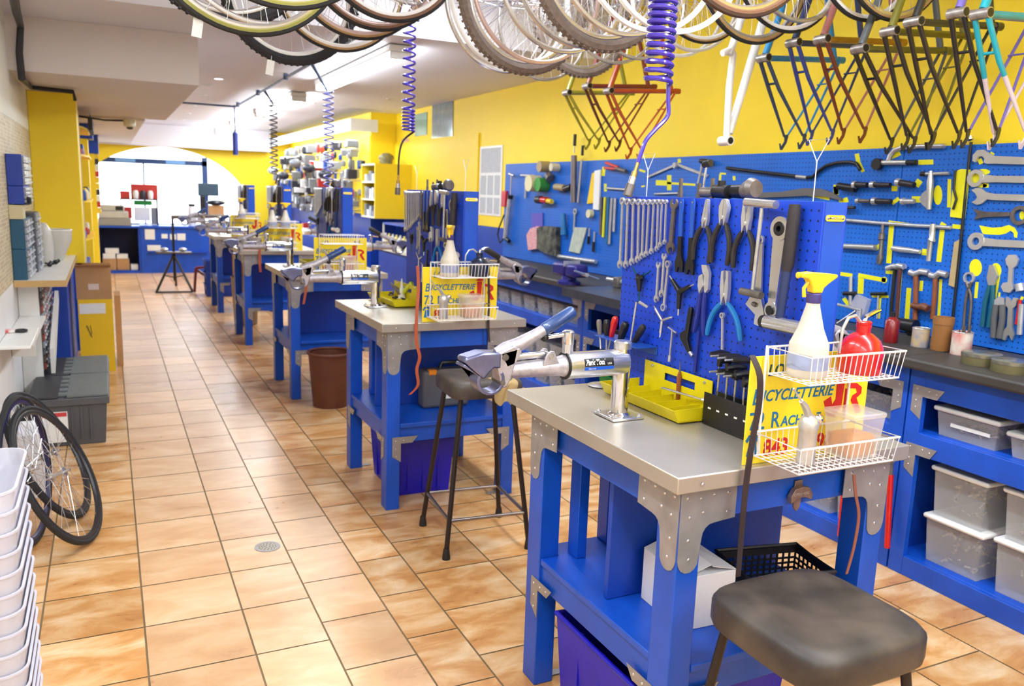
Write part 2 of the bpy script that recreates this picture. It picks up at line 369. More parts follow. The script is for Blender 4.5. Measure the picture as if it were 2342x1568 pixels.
def make_bench(label):
    t = thing('work_bench', label, 'workbench', group=None)
    x0, x1, y0, y1 = .035, .745, .03, .805
    top = MB().box((0, 0, BH-.042), (BW, BD, BH)).part('bench_top', ALU, t, .003)
    for x in (.07, .39, .71):
        rv = MB().at(Matrix.Translation((0, -.0018, 0)) @ FRONT); rv.lathe_at(x, BH-.022); rv.part('screw', STEEL, top)
    lw, ld = .07, .085
    for (x, y) in ((x0, y0), (x1-lw, y0), (x0, y1-ld), (x1-lw, y1-ld)):
        MB().box((x, y, 0), (x+lw, y+ld, BH-.043)).part('leg', BLUE, t, .003)
    a = BH-.135
    MB().box((x0+lw, y0+.012, a), (x1-lw, y0+.04, BH-.043)).part('apron', BLUE, t, .002)
    MB().box((x0+lw, y1-.04, a), (x1-lw, y1-.012, BH-.043)).part('apron', BLUE, t, .002)
    MB().box((x0+.012, y0+ld, a), (x0+.04, y1-ld, BH-.043)).part('apron', BLUE, t, .002)
    MB().box((x1-.04, y0+ld, a), (x1-.012, y1-ld, BH-.043)).part('apron', BLUE, t, .002)
    sh = MB().box((x0+lw+.001, y0-.004, .428), (x1-lw-.001, y1, .45)).box((x0+.004, y0+ld+.001, .428), (x1-.004, y1-ld-.001, .4498)).part('shelf', BLUE, t, .003)
    MB().box((x0+lw, y0+.01, .35), (x1-lw, y0+.038, .427)).part('shelf_rail', BLUE, t, .002)
    MB().box((x0+.01, y0+ld, .35), (x0+.038, y1-ld, .427)).part('shelf_rail', BLUE, t, .002)
    MB().box((x1-.038, y0+ld, .35), (x1-.01, y1-ld, .427)).part('shelf_rail', BLUE, t, .002)
    for x, y in ((.145, .67), (.3, .74)):
        MB().box((x, y, .451), (x+.035, y+.06, BH-.043)).part('post', BLUE, t, .002)
    MB().box((.09, .40, .451), (x1-.001, .42, BH-.043)).part('panel', BLUE2, t, .002)
    # corner plates
    for fl, px in ((1, x0), (-1, x1)):
        mb = MB().at(Matrix.Translation((px, y0-.0005, BH-.046)) @ FRONT); corner_plate(mb, fl)
        rivets(mb.mat(1), fl); mb.part('corner_plate', [GALV, STEEL], t)
    mb = MB().at(Matrix.Translation((x0-.0005, y0, BH-.046)) @ SIDE); corner_plate(mb, -1); rivets(mb.mat(1), -1); mb.part('corner_plate', [GALV, STEEL], t)
    mb = MB().at(Matrix.Translation((x0-.0005, y1, BH-.046)) @ SIDE); corner_plate(mb, 1); rivets(mb.mat(1), 1); mb.part('corner_plate', [GALV, STEEL], t)
    # small brackets under the shelf
    def lb(T, fl):
        pts = [(0, 0), (.11, 0), (.085, -.03), (.065, -.03), (.065, -.15), (.0, -.12)] if fl > 0 else [(0, 0), (-.11, 0), (-.085, -.03), (-.065, -.03), (-.065, -.15), (0, -.12)]
        pts = [(x, y) for x, y in [(0, .0), (fl*.135, 0), (fl*.105, -.034), (fl*.045, -.034), (fl*.045, -.13), (0, -.10)]]
        mb = MB().at(T); mb.slab(pts, 0, .002); rivets(mb.mat(1), fl, [(.018, -.02), (.06, -.018), (.1, -.015), (.02, -.06), (.022, -.1)]); mb.part('shelf_bracket', [GALV, STEEL], t)
    lb(Matrix.Translation((x0+.03, y0-.0005, .382)) @ FRONT, 1); lb(Matrix.Translation((x1-.03, y0-.0005, .382)) @ FRONT, -1)
    lb(Matrix.Translation((x0-.0005, y1-.04, .375)) @ SIDE, 1); lb(Matrix.Translation((x0-.0005, y0+.04, .375)) @ SIDE, -1)
    for x, y, d in ((x0+lw+.001, y1-.06, 1), (x1-lw-.001, y0+.03, -1)):
        MB().box((x, y, .001), (x+.003*d, y+.03, .12)).box((x, y, .001), (x+.06*d, y+.03, .004)).part('floor_bracket', GALV, t, .001)
    return t
bnames = ['blue work bench nearest the camera with white carton on its shelf',
          'blue work bench second from the camera with grey tool case on its shelf',
          'blue work bench third from the camera, the brown bin in front of it',
          'blue work bench fourth from the camera, half hidden behind the third one',
          'blue work bench farthest from the camera, beside the tall carton']
B0 = make_bench(bnames[0]); B0.location = (BX, BY[0], 0)
for i in range(1, 5): dup(B0, (BX, BY[i], 0), label=bnames[i])
# ---------------------------------------------------------------- pegboard uprights on the benches
PEGB = board_mat('bench_pegboard', (16, 66, 200), axes='YZ')
PX = 1.60; PZ1 = 1.61
ORD = ['nearest', 'second', 'third', 'fourth', 'fifth']
def make_panel(label):
    t = thing('tool_board', label, 'pegboard')
    MB().box((0, .10, 0), (.006, .98, PZ1-BH)).part('peg_face', PEGB, t, .0008)
    MB().box((.0065, .1, 0), (.075, .12, PZ1-BH)).box((.0065, .96, 0), (.075, .98, PZ1-BH)).box((.0065, .1205, PZ1-BH-.02), (.075, .9595, PZ1-BH)).part('frame', BLUE, t)
    MB().box((.0755, .10, 0), (.081, .98, PZ1-BH)).part('rear_face', PEGB, t, .0008)
    h = MB(); h.at(Matrix.Translation((.041, .0995, PZ1-BH-.04)) @ FRONT)
    h.slab([(-.026+.008*cos(a), .008*sin(a)) for a in [pi/2+pi*i/6 for i in range(7)]]+[(.026+.008*cos(a), .008*sin(a)) for a in [-pi/2+pi*i/6 for i in range(7)]], 0, .002)
    h.lathe_at(-.025, 0); h.lathe_at(.025, 0); h.tube([(-.015, 0, .003), (-.012, 0, .01), (.012, 0, .01), (.015, 0, .003)], .0022, 6)
    h.part('hasp_plate', CHROME, t)
    return t
P0 = make_panel('blue pegboard tool upright standing on the nearest bench'); P0.location = (PX, BY[0]-.04, BH+.0005)
for i in range(1, 5): dup(P0, (PX, BY[i]-.04, BH+.0005), label='blue pegboard tool upright standing on the %s bench' % ORD[i])
# ================================================================ HAND TOOLS (local xy, hanging down from the origin)
def jaw(cx, cy, r, w, ang, hollow=.55, n=14):
    """open-ended spanner head: disc with a slot opening towards ang"""
    a0 = radians(ang); g = math.asin(min(.95, w/2/r))
    pts = [(cx+r*cos(a0+g+(2*pi-2*g)*i/n), cy+r*sin(a0+g+(2*pi-2*g)*i/n)) for i in range(n+1)]
    d = (cos(a0), sin(a0)); p = (-d[1], d[0]); k = r*(1-hollow*1.6)
    for s, q in ((-1, k), (-.45, k-.18*r), (.45, k-.18*r), (1, k)): pts.append((cx+p[0]*s*w/2+d[0]*q, cy+p[1]*s*w/2+d[1]*q))
    return pts
def bar(p, q, wa, wb):
    v = Vector((q[0]-p[0], q[1]-p[1])); v.normalize(); n = Vector((-v.y, v.x))
    return [(p[0]+n.x*wa/2, p[1]+n.y*wa/2), (q[0]+n.x*wb/2, q[1]+n.y*wb/2), (q[0]-n.x*wb/2, q[1]-n.y*wb/2), (p[0]-n.x*wa/2, p[1]-n.y*wa/2)]
def spanner(L, h, mat=None, ring='top', w=.42, ang=-65):
    """combination spanner: ring at the top, open jaw at the bottom"""
    mb = MB(); r = h/2; z = .008
    if ring in ('top', 'both'): mb.ring(0, 0, r*.55, r*.95, z, z+.008, 18)
    else: mb.slab(jaw(0, 0, r, r*1.05, 90-ang-90+25), z, z+.006)
    if ring == 'both': mb.ring(0, -L+r, r*.55, r*.95, z, z+.008, 18)
    else: mb.slab(jaw(0, -L+r, r*1.1, r*1.1, ang), z, z+.006)
    mb.slab(bar((0, -r*.8), (0, -L+r*1.8), h*w*.9, h*w), z+.001, z+.0055)
    return mb
def curve_pts(a, b, bow, n=8, z=.012):
    a = Vector(a); b = Vector(b); d = b-a; nrm = Vector((-d.y, d.x)).normalized()
    return [((a+d*i/n).x+nrm.x*bow*sin(pi*i/n), (a+d*i/n).y+nrm.y*bow*sin(pi*i/n), z) for i in range(n+1)]
def pliers(name, label, L, head, spread, hm, nose='needle', grp=None, metal=None):
    """pliers hanging by the nose: nose at the top, two sleeved handles below"""
    t = thing(name, label, 'pliers', group=grp); mb = MB().at(Matrix.Scale(1.25, 4, (1, 0, 0))); hl = head; metal = metal or TOOLST; spread *= 1.45
    if nose == 'needle':
        for s in (-1, 1): mb.slab([(s*.0006, 0), (s*.004, -.002), (s*.011, -hl*.72), (s*.006, -hl), (s*.0006, -hl*.75)], .008, .018)
    elif nose == 'cutter':
        for s in (-1, 1): mb.slab([(s*.0005, 0), (s*.007, -.003), (s*.015, -hl*.3), (s*.013, -hl*.6), (s*.007, -hl), (s*.0005, -hl*.6)], .007, .02)
    elif nose == 'slip':
        for s in (-1, 1): mb.slab([(s*.004, 0), (s*.012, -.003), (s*.014, -hl*.5), (s*.009, -hl), (s*.0006, -hl*.7), (s*.001, -hl*.42), (s*.005, -hl*.2)], .007, .019)
    else:
        mb.slab([(-.013, 0), (.006, .002), (.018, -.02), (.02, -hl*.8), (.008, -hl), (.003, -hl*.6), (.002, -.03), (-.006, -.022)], .007, .017)
        mb.slab([(-.014, -.034), (-.003, -.026), (.004, -hl*.7), (-.006, -hl), (-.014, -hl*.75)], .012, .022)
    mb.at(Matrix.Translation((0, -hl*.7, .018))).lathe([(.006, 0), (.006, .003), (.004, .004)], 10).at()
    mb.part('jaws', metal, t)
    for s in (-1, 1):
        pts = curve_pts((s*.011, -hl*.92), (s*spread, -L), s*.014 if nose != 'channel' else -s*.004, 9, .0135)
        k = len(pts); r = [.0045, .0075]+[.0082]*(k-4)+[.0078, .006]
        MB().tube(pts, r, 8).part('handle', hm, t)
    return t
GRIPB = M('dark_grip', (42, 38, 38), .55, var=.2, scale=30)
GRIPN = M('navy_grip', (28, 42, 140), .4, var=.15)
GRIPC = M('sky_blue_grip', (22, 118, 190), .4, var=.15)
BTOOL = M('blue_tool_paint', (30, 82, 180), .35)
TOOLS0 = []      # (object, base label with {o})
def bd(px, py): return at_x(px, py, PX-.0005)
def C3(u, v): return (1380+u/3.337, 430+v/3.337)
def put(o, a, label, cat=None, L=None):
    """hang a finished tool from crop point a"""
    p = bd(*C3(*a)); o.location = p
    TOOLS0.append((o, label)); return o
def span(a, b):
    A, B = bd(*C3(*a)), bd(*C3(*b)); d = B-A; L = d.length; ang = math.degrees(atan2(-(A.y-B.y)*-1*-1, 1)) if 0 else math.degrees(math.asin(max(-1, min(1, -(B.y-A.y)/L))))
    return A, L, ang   # leaning: positive = foot swings towards -y (right)
def tool_mesh(mb, name, mats, label, cat, a, b, grp=None):
    A, L, g = span(a, b); o = mb(L).solo(name, mats, None, cat, A, hang_rot(g), grp); TOOLS0.append((o, label)); return o
rings = [((168,100),(148,580),46),((208,105),(192,580),43),((250,105),(238,560),42),((293,107),(283,540),40),((330,108),(316,515),37),((370,108),(348,500),35),((407,108),(388,480),33),((440,105),(430,460),30),((470,105),(455,430),28),((502,105),(490,410),26)]
onames = ['longest', 'second longest', 'third longest', 'fourth longest', 'fifth longest', 'sixth longest', 'seventh longest', 'eighth longest', 'second shortest', 'shortest']
for i, (a, b, h) in enumerate(rings):
    tool_mesh(lambda L, h=h: spanner(L+h*.0003, h*.00058), 'combination_wrench', TOOLST, onames[i]+' combination wrench in the row hanging on the {o} bench board', 'wrench', a, b, 'combination wrenches hanging on the {o} board')
tool_mesh(lambda L: spanner(L, .036, ring='no', w=.5), 'open_end_wrench', OLDST, 'bronze toned open end wrench beside the combination wrench row on the {o} board', 'wrench', (562,120), (530,500))
def pedal(a, b, lab):
    A, L, g = span(a, b); t = thing('pedal_wrench', None, 'wrench', A, hang_rot(g), 'blue and black pedal wrenches on the {o} board')
    mb = MB().slab([(-.009, .0), (-.005, .009), (.005, .009), (.009, 0), (.008, -L*.5), (-.008, -L*.5)], .008, .012)
    mb.part('blade', BTOOL, t); MB().at(Matrix.Translation((0, -.002, .012))).lathe([(.003, 0), (.003, .001)], 8).part('hang_hole', CHROME, t)
    MB().slab([(-.0085, -L*.49), (.0085, -L*.49), (.01, -L*.75), (.021, -L*.86), (.02, -L), (.011, -L), (.008, -L*.93), (-.004, -L*.93), (-.008, -L), (-.017, -L), (-.02, -L*.86), (-.01, -L*.75)], .007, .014).part('grip', BLACKP, t)
    TOOLS0.append((t, lab))
pedal((618,105), (598,640), 'blue and black pedal wrench nearer the wrench row on the {o} board')
pedal((705,105), (678,660), 'blue and black pedal wrench nearer the pliers on the {o} board')
def pl(a, b, head, spread, hm, nose, name, lab):
    A, L, g = span(a, b); t = pliers(name, None, L, head, spread, hm, nose); t.location = A; t.rotation_euler = hang_rot(g); TOOLS0.append((t, lab))
pl((825,85), (770,560), .085, .025, GRIPB, 'needle', 'needle_nose_pliers', 'needle nose pliers with dark grips on the {o} board')
pl((962,82), (910,578), .075, .024, GRIPB, 'cutter', 'diagonal_cutters', 'side cutters with dark grips between two pliers on the {o} board')
pl((1135,105), (1088,618), .085, .026, GRIPB, 'slip', 'slip_joint_pliers', 'blunt nosed pliers with dark grips on the {o} board')
pl((808,590), (755,1110), .085, .016, GRIPN, 'channel', 'channel_lock_pliers', 'adjustable pliers with navy handles on the {o} board')
pl((965,628), (942,1140), .1, .05, GRIPC, 'slip', 'cable_cutters', 'cable cutters with spread sky blue handles on the {o} board')
def ttube():
    A, L, g = span((1285,120), (1205,800)); t = thing('headset_press', None, 'tool', A, hang_rot(g))
    MB().cyl((-.065, 0, .032), (.055, -.0, .036), .0115, n=16).part('cross_tube', STEEL, t)
    MB().cyl((0, -.012, .032), (0, -L, .032), .0055, n=10).part('rod', TOOLST, t)
    MB().cyl((-.04, -L, .036), (.04, -L, .036), .0105, n=14).part('socket', OLDST, t)
    TOOLS0.append((t, 'T shaped press tool with bronze cross tube and silver rod on the {o} board'))
ttube()
def adj():
    A, L, g = span((1220,395), (1180,1045)); t = thing('adjustable_wrench', None, 'wrench', A, hang_rot(g)); W = Matrix.Scale(1.55, 4, (1, 0, 0))
    mb = MB().ring(0, 0, .007, .013, .006, .012, 14).at(W); mb.slab([(-.007, -.007), (.007, -.007), (.011, -L+.09), (.006, -L+.07), (-.01, -L+.08)], .006, .012); mb.part('handle', STEEL, t)
    MB().at(W).slab([(-.01, -L+.085), (.012, -L+.085), (.024, -L+.035), (.012, -L), (.0, -L+.004), (.002, -L+.03), (-.024, -L+.055)], .005, .016).part('head', STEEL, t)
    MB().cyl((-.006, -L+.06, .018), (.006, -L+.056, .018), .006, n=10).part('worm_screw', OLDST, t)
    TOOLS0.append((t, 'chrome adjustable wrench with its jaws pointing down on the {o} board'))
adj()
def ratch():
    A, L, g = span((1375,310), (1308,930)); t = thing('crank_wrench', None, 'wrench', A, hang_rot(g))
    mb = MB().ring(0, 0, .019, .032, .004, .016, 28).ring(0, -L, .012, .023, .004, .016, 22); mb.slab([(-.021, -.026), (.021, -.026), (.014, -L+.018), (-.014, -L+.018)], .005, .014); mb.part('body', STEEL, t)
    MB().ring(0, 0, .008, .0188, .006, .018, 14).part('ratchet_insert', BLACKP, t)
    MB().cyl((0, -L, .006), (0, -L, .021), .013, n=14).part('socket', BLACKP, t)
    TOOLS0.append((t, 'large ring wrench with a black socket at its foot on the {o} board'))
ratch()
def hammer():
    A, L, g = span((1512,125), (1428,1030)); t = thing('mallet', None, 'hammer', A, hang_rot(g))
    HB = M('mallet_grip', (44, 38, 42), .6, var=.3, scale=40, bump=.4, bscale=160)
    MB().tube([(0, .0, .022), (0, -.02, .022), (0, -L*.5, .028), (0, -L*.56, .030)], [.0145, .0165, .017, .013], 12).part('grip', HB, t)
    MB().tube([(0, -L*.55, .030), (0, -L, .04)], [.013, .0115], 10).part('handle', M('dark_blue_handle', (30, 45, 90), .5), t)
    MB().tube([(-.045, -L-.002, .04), (.085, -L-.002, .04)], .0195, 18).part('head', STEEL, t)
    MB().tube([(-.062, -L-.002, .04), (-.044, -L-.002, .04)], [.0165, .0195], 16).part('soft_face', BLACKR, t)
    TOOLS0.append((t, 'soft face mallet with long dark grip and steel head on the {o} board'))
hammer()
def yt(c, arms, mb_, mt, name, lab, r=.006, body=.012):
    C = bd(*C3(*c)); t = thing(name, None, 'hex wrench', C, hang_rot(0))
    b = MB(); p = MB()
    for (e, k) in arms:
        E = bd(*C3(*e)); v = Vector((-(E.y-C.y), E.z-C.z, 0)); q = v*k
        b.tube([(0, 0, .015), (q.x, q.y, .015)], [body, r], 10)
        MB().tube([(q.x*.95, q.y*.95, .015), (v.x, v.y, .015)], .0025, 6).part('hex_key', mt, t)
    b.ball((0, 0, .015), body*1.05, 10); b.part('body', mb_, t); TOOLS0.append((t, lab))
GREEN = M('teal_key', (10, 90, 90), .35, .5)
yt((303,690), [((250,605), .35), ((388,632), .35), ((300,885), .5)], BLACKP, GREEN, 'three_way_hex_wrench', 'black three way hex wrench with teal keys on the {o} board', .006, .0125)
yt((612,790), [((535,668), .72), ((722,733), .7), ((600,970), .72)], BLACKP, STEEL, 'y_wrench', 'black Y shaped wrench with steel tips on the {o} board', .007, .009)
yt((478,1008), [((415,900), .8), ((558,980), .8), ((460,1135), .75)], STEEL, STEEL, 'y_socket_wrench', 'small chrome Y shaped socket wrench on the {o} board', .005, .005)
tool_mesh(lambda L: spanner(L, .022, ring='no'), 'cone_wrench', TOOLST, 'slim open end wrench left of the two longer small ones on the {o} board', 'wrench', (443,585), (425,870))
tool_mesh(lambda L: spanner(L, .023, ring='no'), 'cone_wrench', TOOLST, 'slim open end wrench reaching highest below the wrench row on the {o} board', 'wrench', (487,520), (465,830))
tool_mesh(lambda L: spanner(L, .026, ring='both'), 'ring_wrench', STEEL, 'double ring wrench beside the slim wrenches on the {o} board', 'wrench', (518,580), (480,940))
tool_mesh(lambda L: spanner(L, .018), 'small_wrench', TOOLST, 'very small wrench hanging under the cable cutters on the {o} board', 'wrench', (933,970), (930,1290))
tool_mesh(lambda L: MB().cyl((-.022, .004, .012), (.022, -.006, .012), .0035, n=8).cyl((0, 0, .012), (0, -L, .012), .0035, n=8).cyl((0, -L+.02, .012), (0, -L, .012), .006, n=10), 't_handle_wrench', STEEL, 'small chrome T handle wrench on the {o} board', 'wrench', (550,1080), (527,1320))
def chain():
    A, L, g = span((697,930), (655,1190)); t = thing('chain_tool', None, 'tool', A, hang_rot(g))
    MB().slab([(-.008, .006), (0, .011), (.008, .006), (.008, -L+.02), (.03, -L-.012), (.024, -L-.022), (-.026, -L+.012), (-.03, -L+.028), (-.008, -L+.045)], .008, .02).part('body', BLACKP, t, .002)
    MB().cyl((.02, -L-.014, .014), (.042, -L-.024, .014), .006, n=10).part('screw_handle', STEEL, t)
    TOOLS0.append((t, 'black chain tool with a steel screw handle on the {o} board'))
chain()
tool_mesh(lambda L: MB().slab([(-.004, 0), (.004, 0), (.006, -L), (-.006, -L)], .006, .012), 'tyre_lever', GRIPN, 'straight navy lever hanging under the adjustable pliers on the {o} board', 'tool', (750,1090), (715,1400))
# screwdriver ledge
def ledge():
    A = bd(1505, 792); t = thing('screwdriver_ledge', None, 'tool rack', A, hang_rot(0))
    L = .26
    pts = [(-.25, -.002, .0), (.0, -.002, 0)]
    MB().box((-.26, -.004, .0), (0, -.001, .085)).box((-.26, -.03, 0), (0, -.001, .003)).part('ledge', BTOOL, t, .001)
    TOOLS0.append((t, 'blue angled ledge holding screwdrivers on the {o} board')); return A
LA = ledge()
def sdriver(px, py, off, h, hm, ang, lab, L=.1, r=.0125, shaft=.1):
    t = thing('screwdriver', None, 'screwdriver', bd(px, py)+Vector((-off, 0, 0)), hang_rot(ang), 'screwdrivers in the ledge of the {o} board')
    MB().tube([(0, h, 0), (0, h-.006, 0), (0, h*.65, 0), (0, h*.2, 0), (0, .0, 0)], [r*.55, r*.95, r, r*.8, r*.6], 8).part('handle', hm, t)
    MB().cyl((0, 0, 0), (0, -shaft, 0), .003, n=6).part('shaft', STEEL, t); TOOLS0.append((t, lab))
sdriver(1402, 764, .055, .055, M('grey_handle', (120, 110, 100), .4), 12, 'short screwdriver with a grey bulb handle in the ledge of the {o} board', r=.010, shaft=.05)
sdriver(1415, 768, .05, .06, BLACKP, 4, 'screwdriver with a black bulb handle in the ledge of the {o} board', r=.0125, shaft=.06)
sdriver(1425, 772, .05, .082, REDP, -16, 'screwdriver with a clear red handle in the ledge of the {o} board', r=.0125, shaft=.06)
sdriver(1446, 778, .05, .075, BLACKP, -24, 'screwdriver with a thick black handle leaning in the ledge of the {o} board', r=.0145, shaft=.05)
sdriver(1465, 785, .03, .09, GRIPB, -38, 'screwdriver with a long dark handle leaning far over in the ledge of the {o} board', r=.012, shaft=.07)
tool_mesh(lambda L: MB().cyl((0, 0, .06), (0, -L, .06), .0035, n=8).cyl((0, -L+.03, .06), (0, -L, .06), .006, n=10).cyl((0, .0, .05), (.024, -.012, .03), .0055, n=8), 'extension_bar', STEEL, 'thin chrome extension bar standing in front of the screwdrivers on the {o} board', 'wrench', (368,865), (310,1240))
# ---- rubber, parts and holders lying along the top edge of the board
def topitems():
    z = PZ1+.0005
    def it(mb, name, mats, lab, cat, y, dx=.035, rz=0):
        o = mb.solo(name, mats, None, cat, (PX+dx, y, z), (0, 0, rz)); TOOLS0.append((o, lab))
    y = lambda px: at_x(px, 455, PX+.035).y
    it(MB().cyl((0, .025, .018), (0, -.03, .018), .016, n=14).cyl((0, -.03, .018), (0, -.032, .018), .009, n=14), 'headset_cup', OLDST, 'small bronze cup lying on top of the {o} board', 'bike part', y(1620), rz=.3)
    it(MB().cyl((0, .03, .022), (0, -.05, .02), .02, n=14).ring(0, .0, .0, .012, .038, .052, 12), 'stem_clamp', BLACKP, 'black clamp head lying on top of the {o} board', 'bike part', y(1648), rz=-.2)
    t = thing('bell_housing', None, 'bike part', (PX+.035, y(1700), z)); 
    MB().cyl((0, .06, .022), (0, 0, .022), .018, .02, n=16).part('neck', BLACKP, t); MB().tube([(0, 0, .022), (0, -.012, .024), (0, -.035, .03), (0, -.05, .03)], [.02, .026, .032, .024], 18).part('dome', OLDST, t)
    TOOLS0.append((t, 'dark bell shaped housing lying on top of the {o} board'))
    for k, (px, h, lab) in enumerate(((1555, .06, 'thin file standing on top of the {o} board, left one'), (1597, .045, 'dark lever standing on top of the {o} board, shorter one'), (1627, .06, 'dark lever standing on top of the {o} board, taller one'))):
        it(MB().box((-.004, -.005, 0), (.004, .005, h)).box((-.005, -.007, 0), (.005, .007, h*.35)), 'small_file' if k == 0 else 'tyre_lever', OLDST, lab, 'tool', y(px))
    for px, lab in ((1478, 'white wire spoke hook standing on the {o} board beside the air hose'), (1860, 'white wire spoke hook standing at the near end of the {o} board')):
        mb = MB(); H = .085 if px < 1600 else .1
        mb.tube([(0, 0, 0), (0, 0, H), (0, .034, H+.055), (0, -.034, H+.055), (0, .002, H-.002)], .0014, 6)
        it(mb, 'wire_hook', WIREW, lab, 'hook', y(px))
    t = thing('valve_tool', None, 'tool', (PX+.035, y(1605), z)); 
    MB().cyl((0, 0, 0), (0, -.012, .1), .0035, n=8).part('stem', STEEL, t); MB().cyl((0, .0, .1), (0, -.03, .105), .011, n=10).part('head', BLACKP, t)
    TOOLS0.append((t, 'upright tool with a silver stem and black head on top of the {o} board'))
topitems()
# hex key set holder by the sign
def hexset():
    hx, hy = PX-.05, BY[0]+.27
    t = thing('hex_key_holder', None, 'tool rack', (hx, hy, BH+.0005))
    MB().box((-.022, -.10, 0), (.022, .10, .006)).box((-.022, -.10, .006), (-.019, .10, .095)).box((.019, -.1, .006), (.022, .1, .095)).part('holder', BLACKP, t, .001)
    m = MB()
    for k in range(5): m.box((-.0228, -.082+k*.037, .05), (-.0222, -.07+k*.037, .055))
    m.part('marks', WHITEPL, t)
    TOOLS0.append((t, 'black upright holder for T handled hex keys at the foot of the {o} board'))
    for k in range(5):
        z = .15+.012*k
        h = thing('t_hex_key', None, 'hex wrench', (hx, hy-.075+k*.036, BH+.007), group='T handled hex keys in the holder of the {o} board')
        MB().cyl((0, 0, 0), (0, 0, z-.03), .0028, n=6).part('shaft', STEEL, h)
        MB().tube([(0, 0, z-.03), (0, 0, z)], [.008, .009], 8).tube([(-.03, .006, z+.004), (0, 0, z+.008), (.028, -.005, z+.004)], [.008, .0105, .008], 8).part('handle', BLACKP, h)
        TOOLS0.append((h, ['nearest', 'second', 'third', 'fourth', 'fifth'][k]+' black T handled hex key from the sign on the {o} bench'))
    for k in range(6):
        h = thing('l_hex_key', None, 'hex wrench', (PX-.001, BY[0]+.255+.03*(k % 3), 1.125+.045*(k//3)), hang_rot(0), group='brown handled hex keys pointing out of the {o} board')
        MB().tube([(0, 0, 0), (0, .004, .05), (-.003, .006, .075)], [.008, .0095, .007], 8).part('handle', GRIPB, h); MB().cyl((-.003, .006, .074), (-.004, .006, .1), .003, n=6).part('key', TOOLST, h)
        TOOLS0.append((h, '%s row brown handled hex key at the near end of the {o} board' % ['lower', 'upper'][k//3] ))
hexset()
# labels of the first set, then copies for the benches behind
KEEP3 = {'combination_wrench', 'pedal_wrench', 'needle_nose_pliers', 'diagonal_cutters', 'slip_joint_pliers', 'mallet', 'headset_press', 'channel_lock_pliers', 'cable_cutters', 'adjustable_wrench', 'bell_housing', 'stem_clamp', 'three_way_hex_wrench', 'hex_key_holder'}
src = list(TOOLS0)
def base(n): return n.split('.')[0]
def relabel(o, lab, k):
    o['label'] = lab.replace('{o}', ORD[k])
    if 'group' in o: o['group'] = o['group'].replace('{o}', ORD[k])
raw = [(o, lab, o.get('group')) for o, lab in src]
for k in range(1, 5):
    for o, lab, g in raw:
        n = base(o.name)
        if k == 1 and n in ('screwdriver', 'extension_bar', 'screwdriver_ledge', 'valve_tool', 'l_hex_key'): continue
        if k >= 2 and n not in KEEP3: continue
        if k >= 3 and n in ('hex_key_holder', 'bell_housing', 'stem_clamp', 'three_way_hex_wrench'): continue
        c = dup(o, o.location+Vector((0, BY[k]-BY[0], 0)))
        if g: c['group'] = g
        relabel(c, lab, k)
for o, lab, g in raw: relabel(o, lab, 0)
# ================================================================ SIGNS, BASKETS, STANDS AND CONTENTS ON THE BENCHES
def text_mesh(txt, size, shear=0, offset=0, extr=.0004, sx=1, spacing=1.0):
    cu = bpy.data.curves.new('t', 'FONT'); cu.body = txt; cu.size = size; cu.shear = shear; cu.offset = offset; cu.extrude = extr; cu.resolution_u = 3; cu.space_character = spacing
    o = bpy.data.objects.new('t', cu); COL.objects.link(o); dg = bpy.context.evaluated_depsgraph_get(); dg.update()
    me = bpy.data.meshes.new_from_object(o.evaluated_get(dg)); bpy.data.objects.remove(o); me.transform(Matrix.Scale(sx, 4, (1, 0, 0)))
    return me
def lettering(txt, size, mat, T, parent, name='lettering', **k):
    me = text_mesh(txt, size, **k); me.transform(T); me.materials.clear(); me.materials.append(mat)
    o = bpy.data.objects.new(name, me); link(o, parent); return o
SBLUE = M('sign_blue', (18, 110, 170), .5); SRED = M('sign_red', (205, 32, 22), .45); SGREEN = M('sign_dark_blue', (25, 75, 85), .5)
SIGNX, SIGNY = 1.375, .03
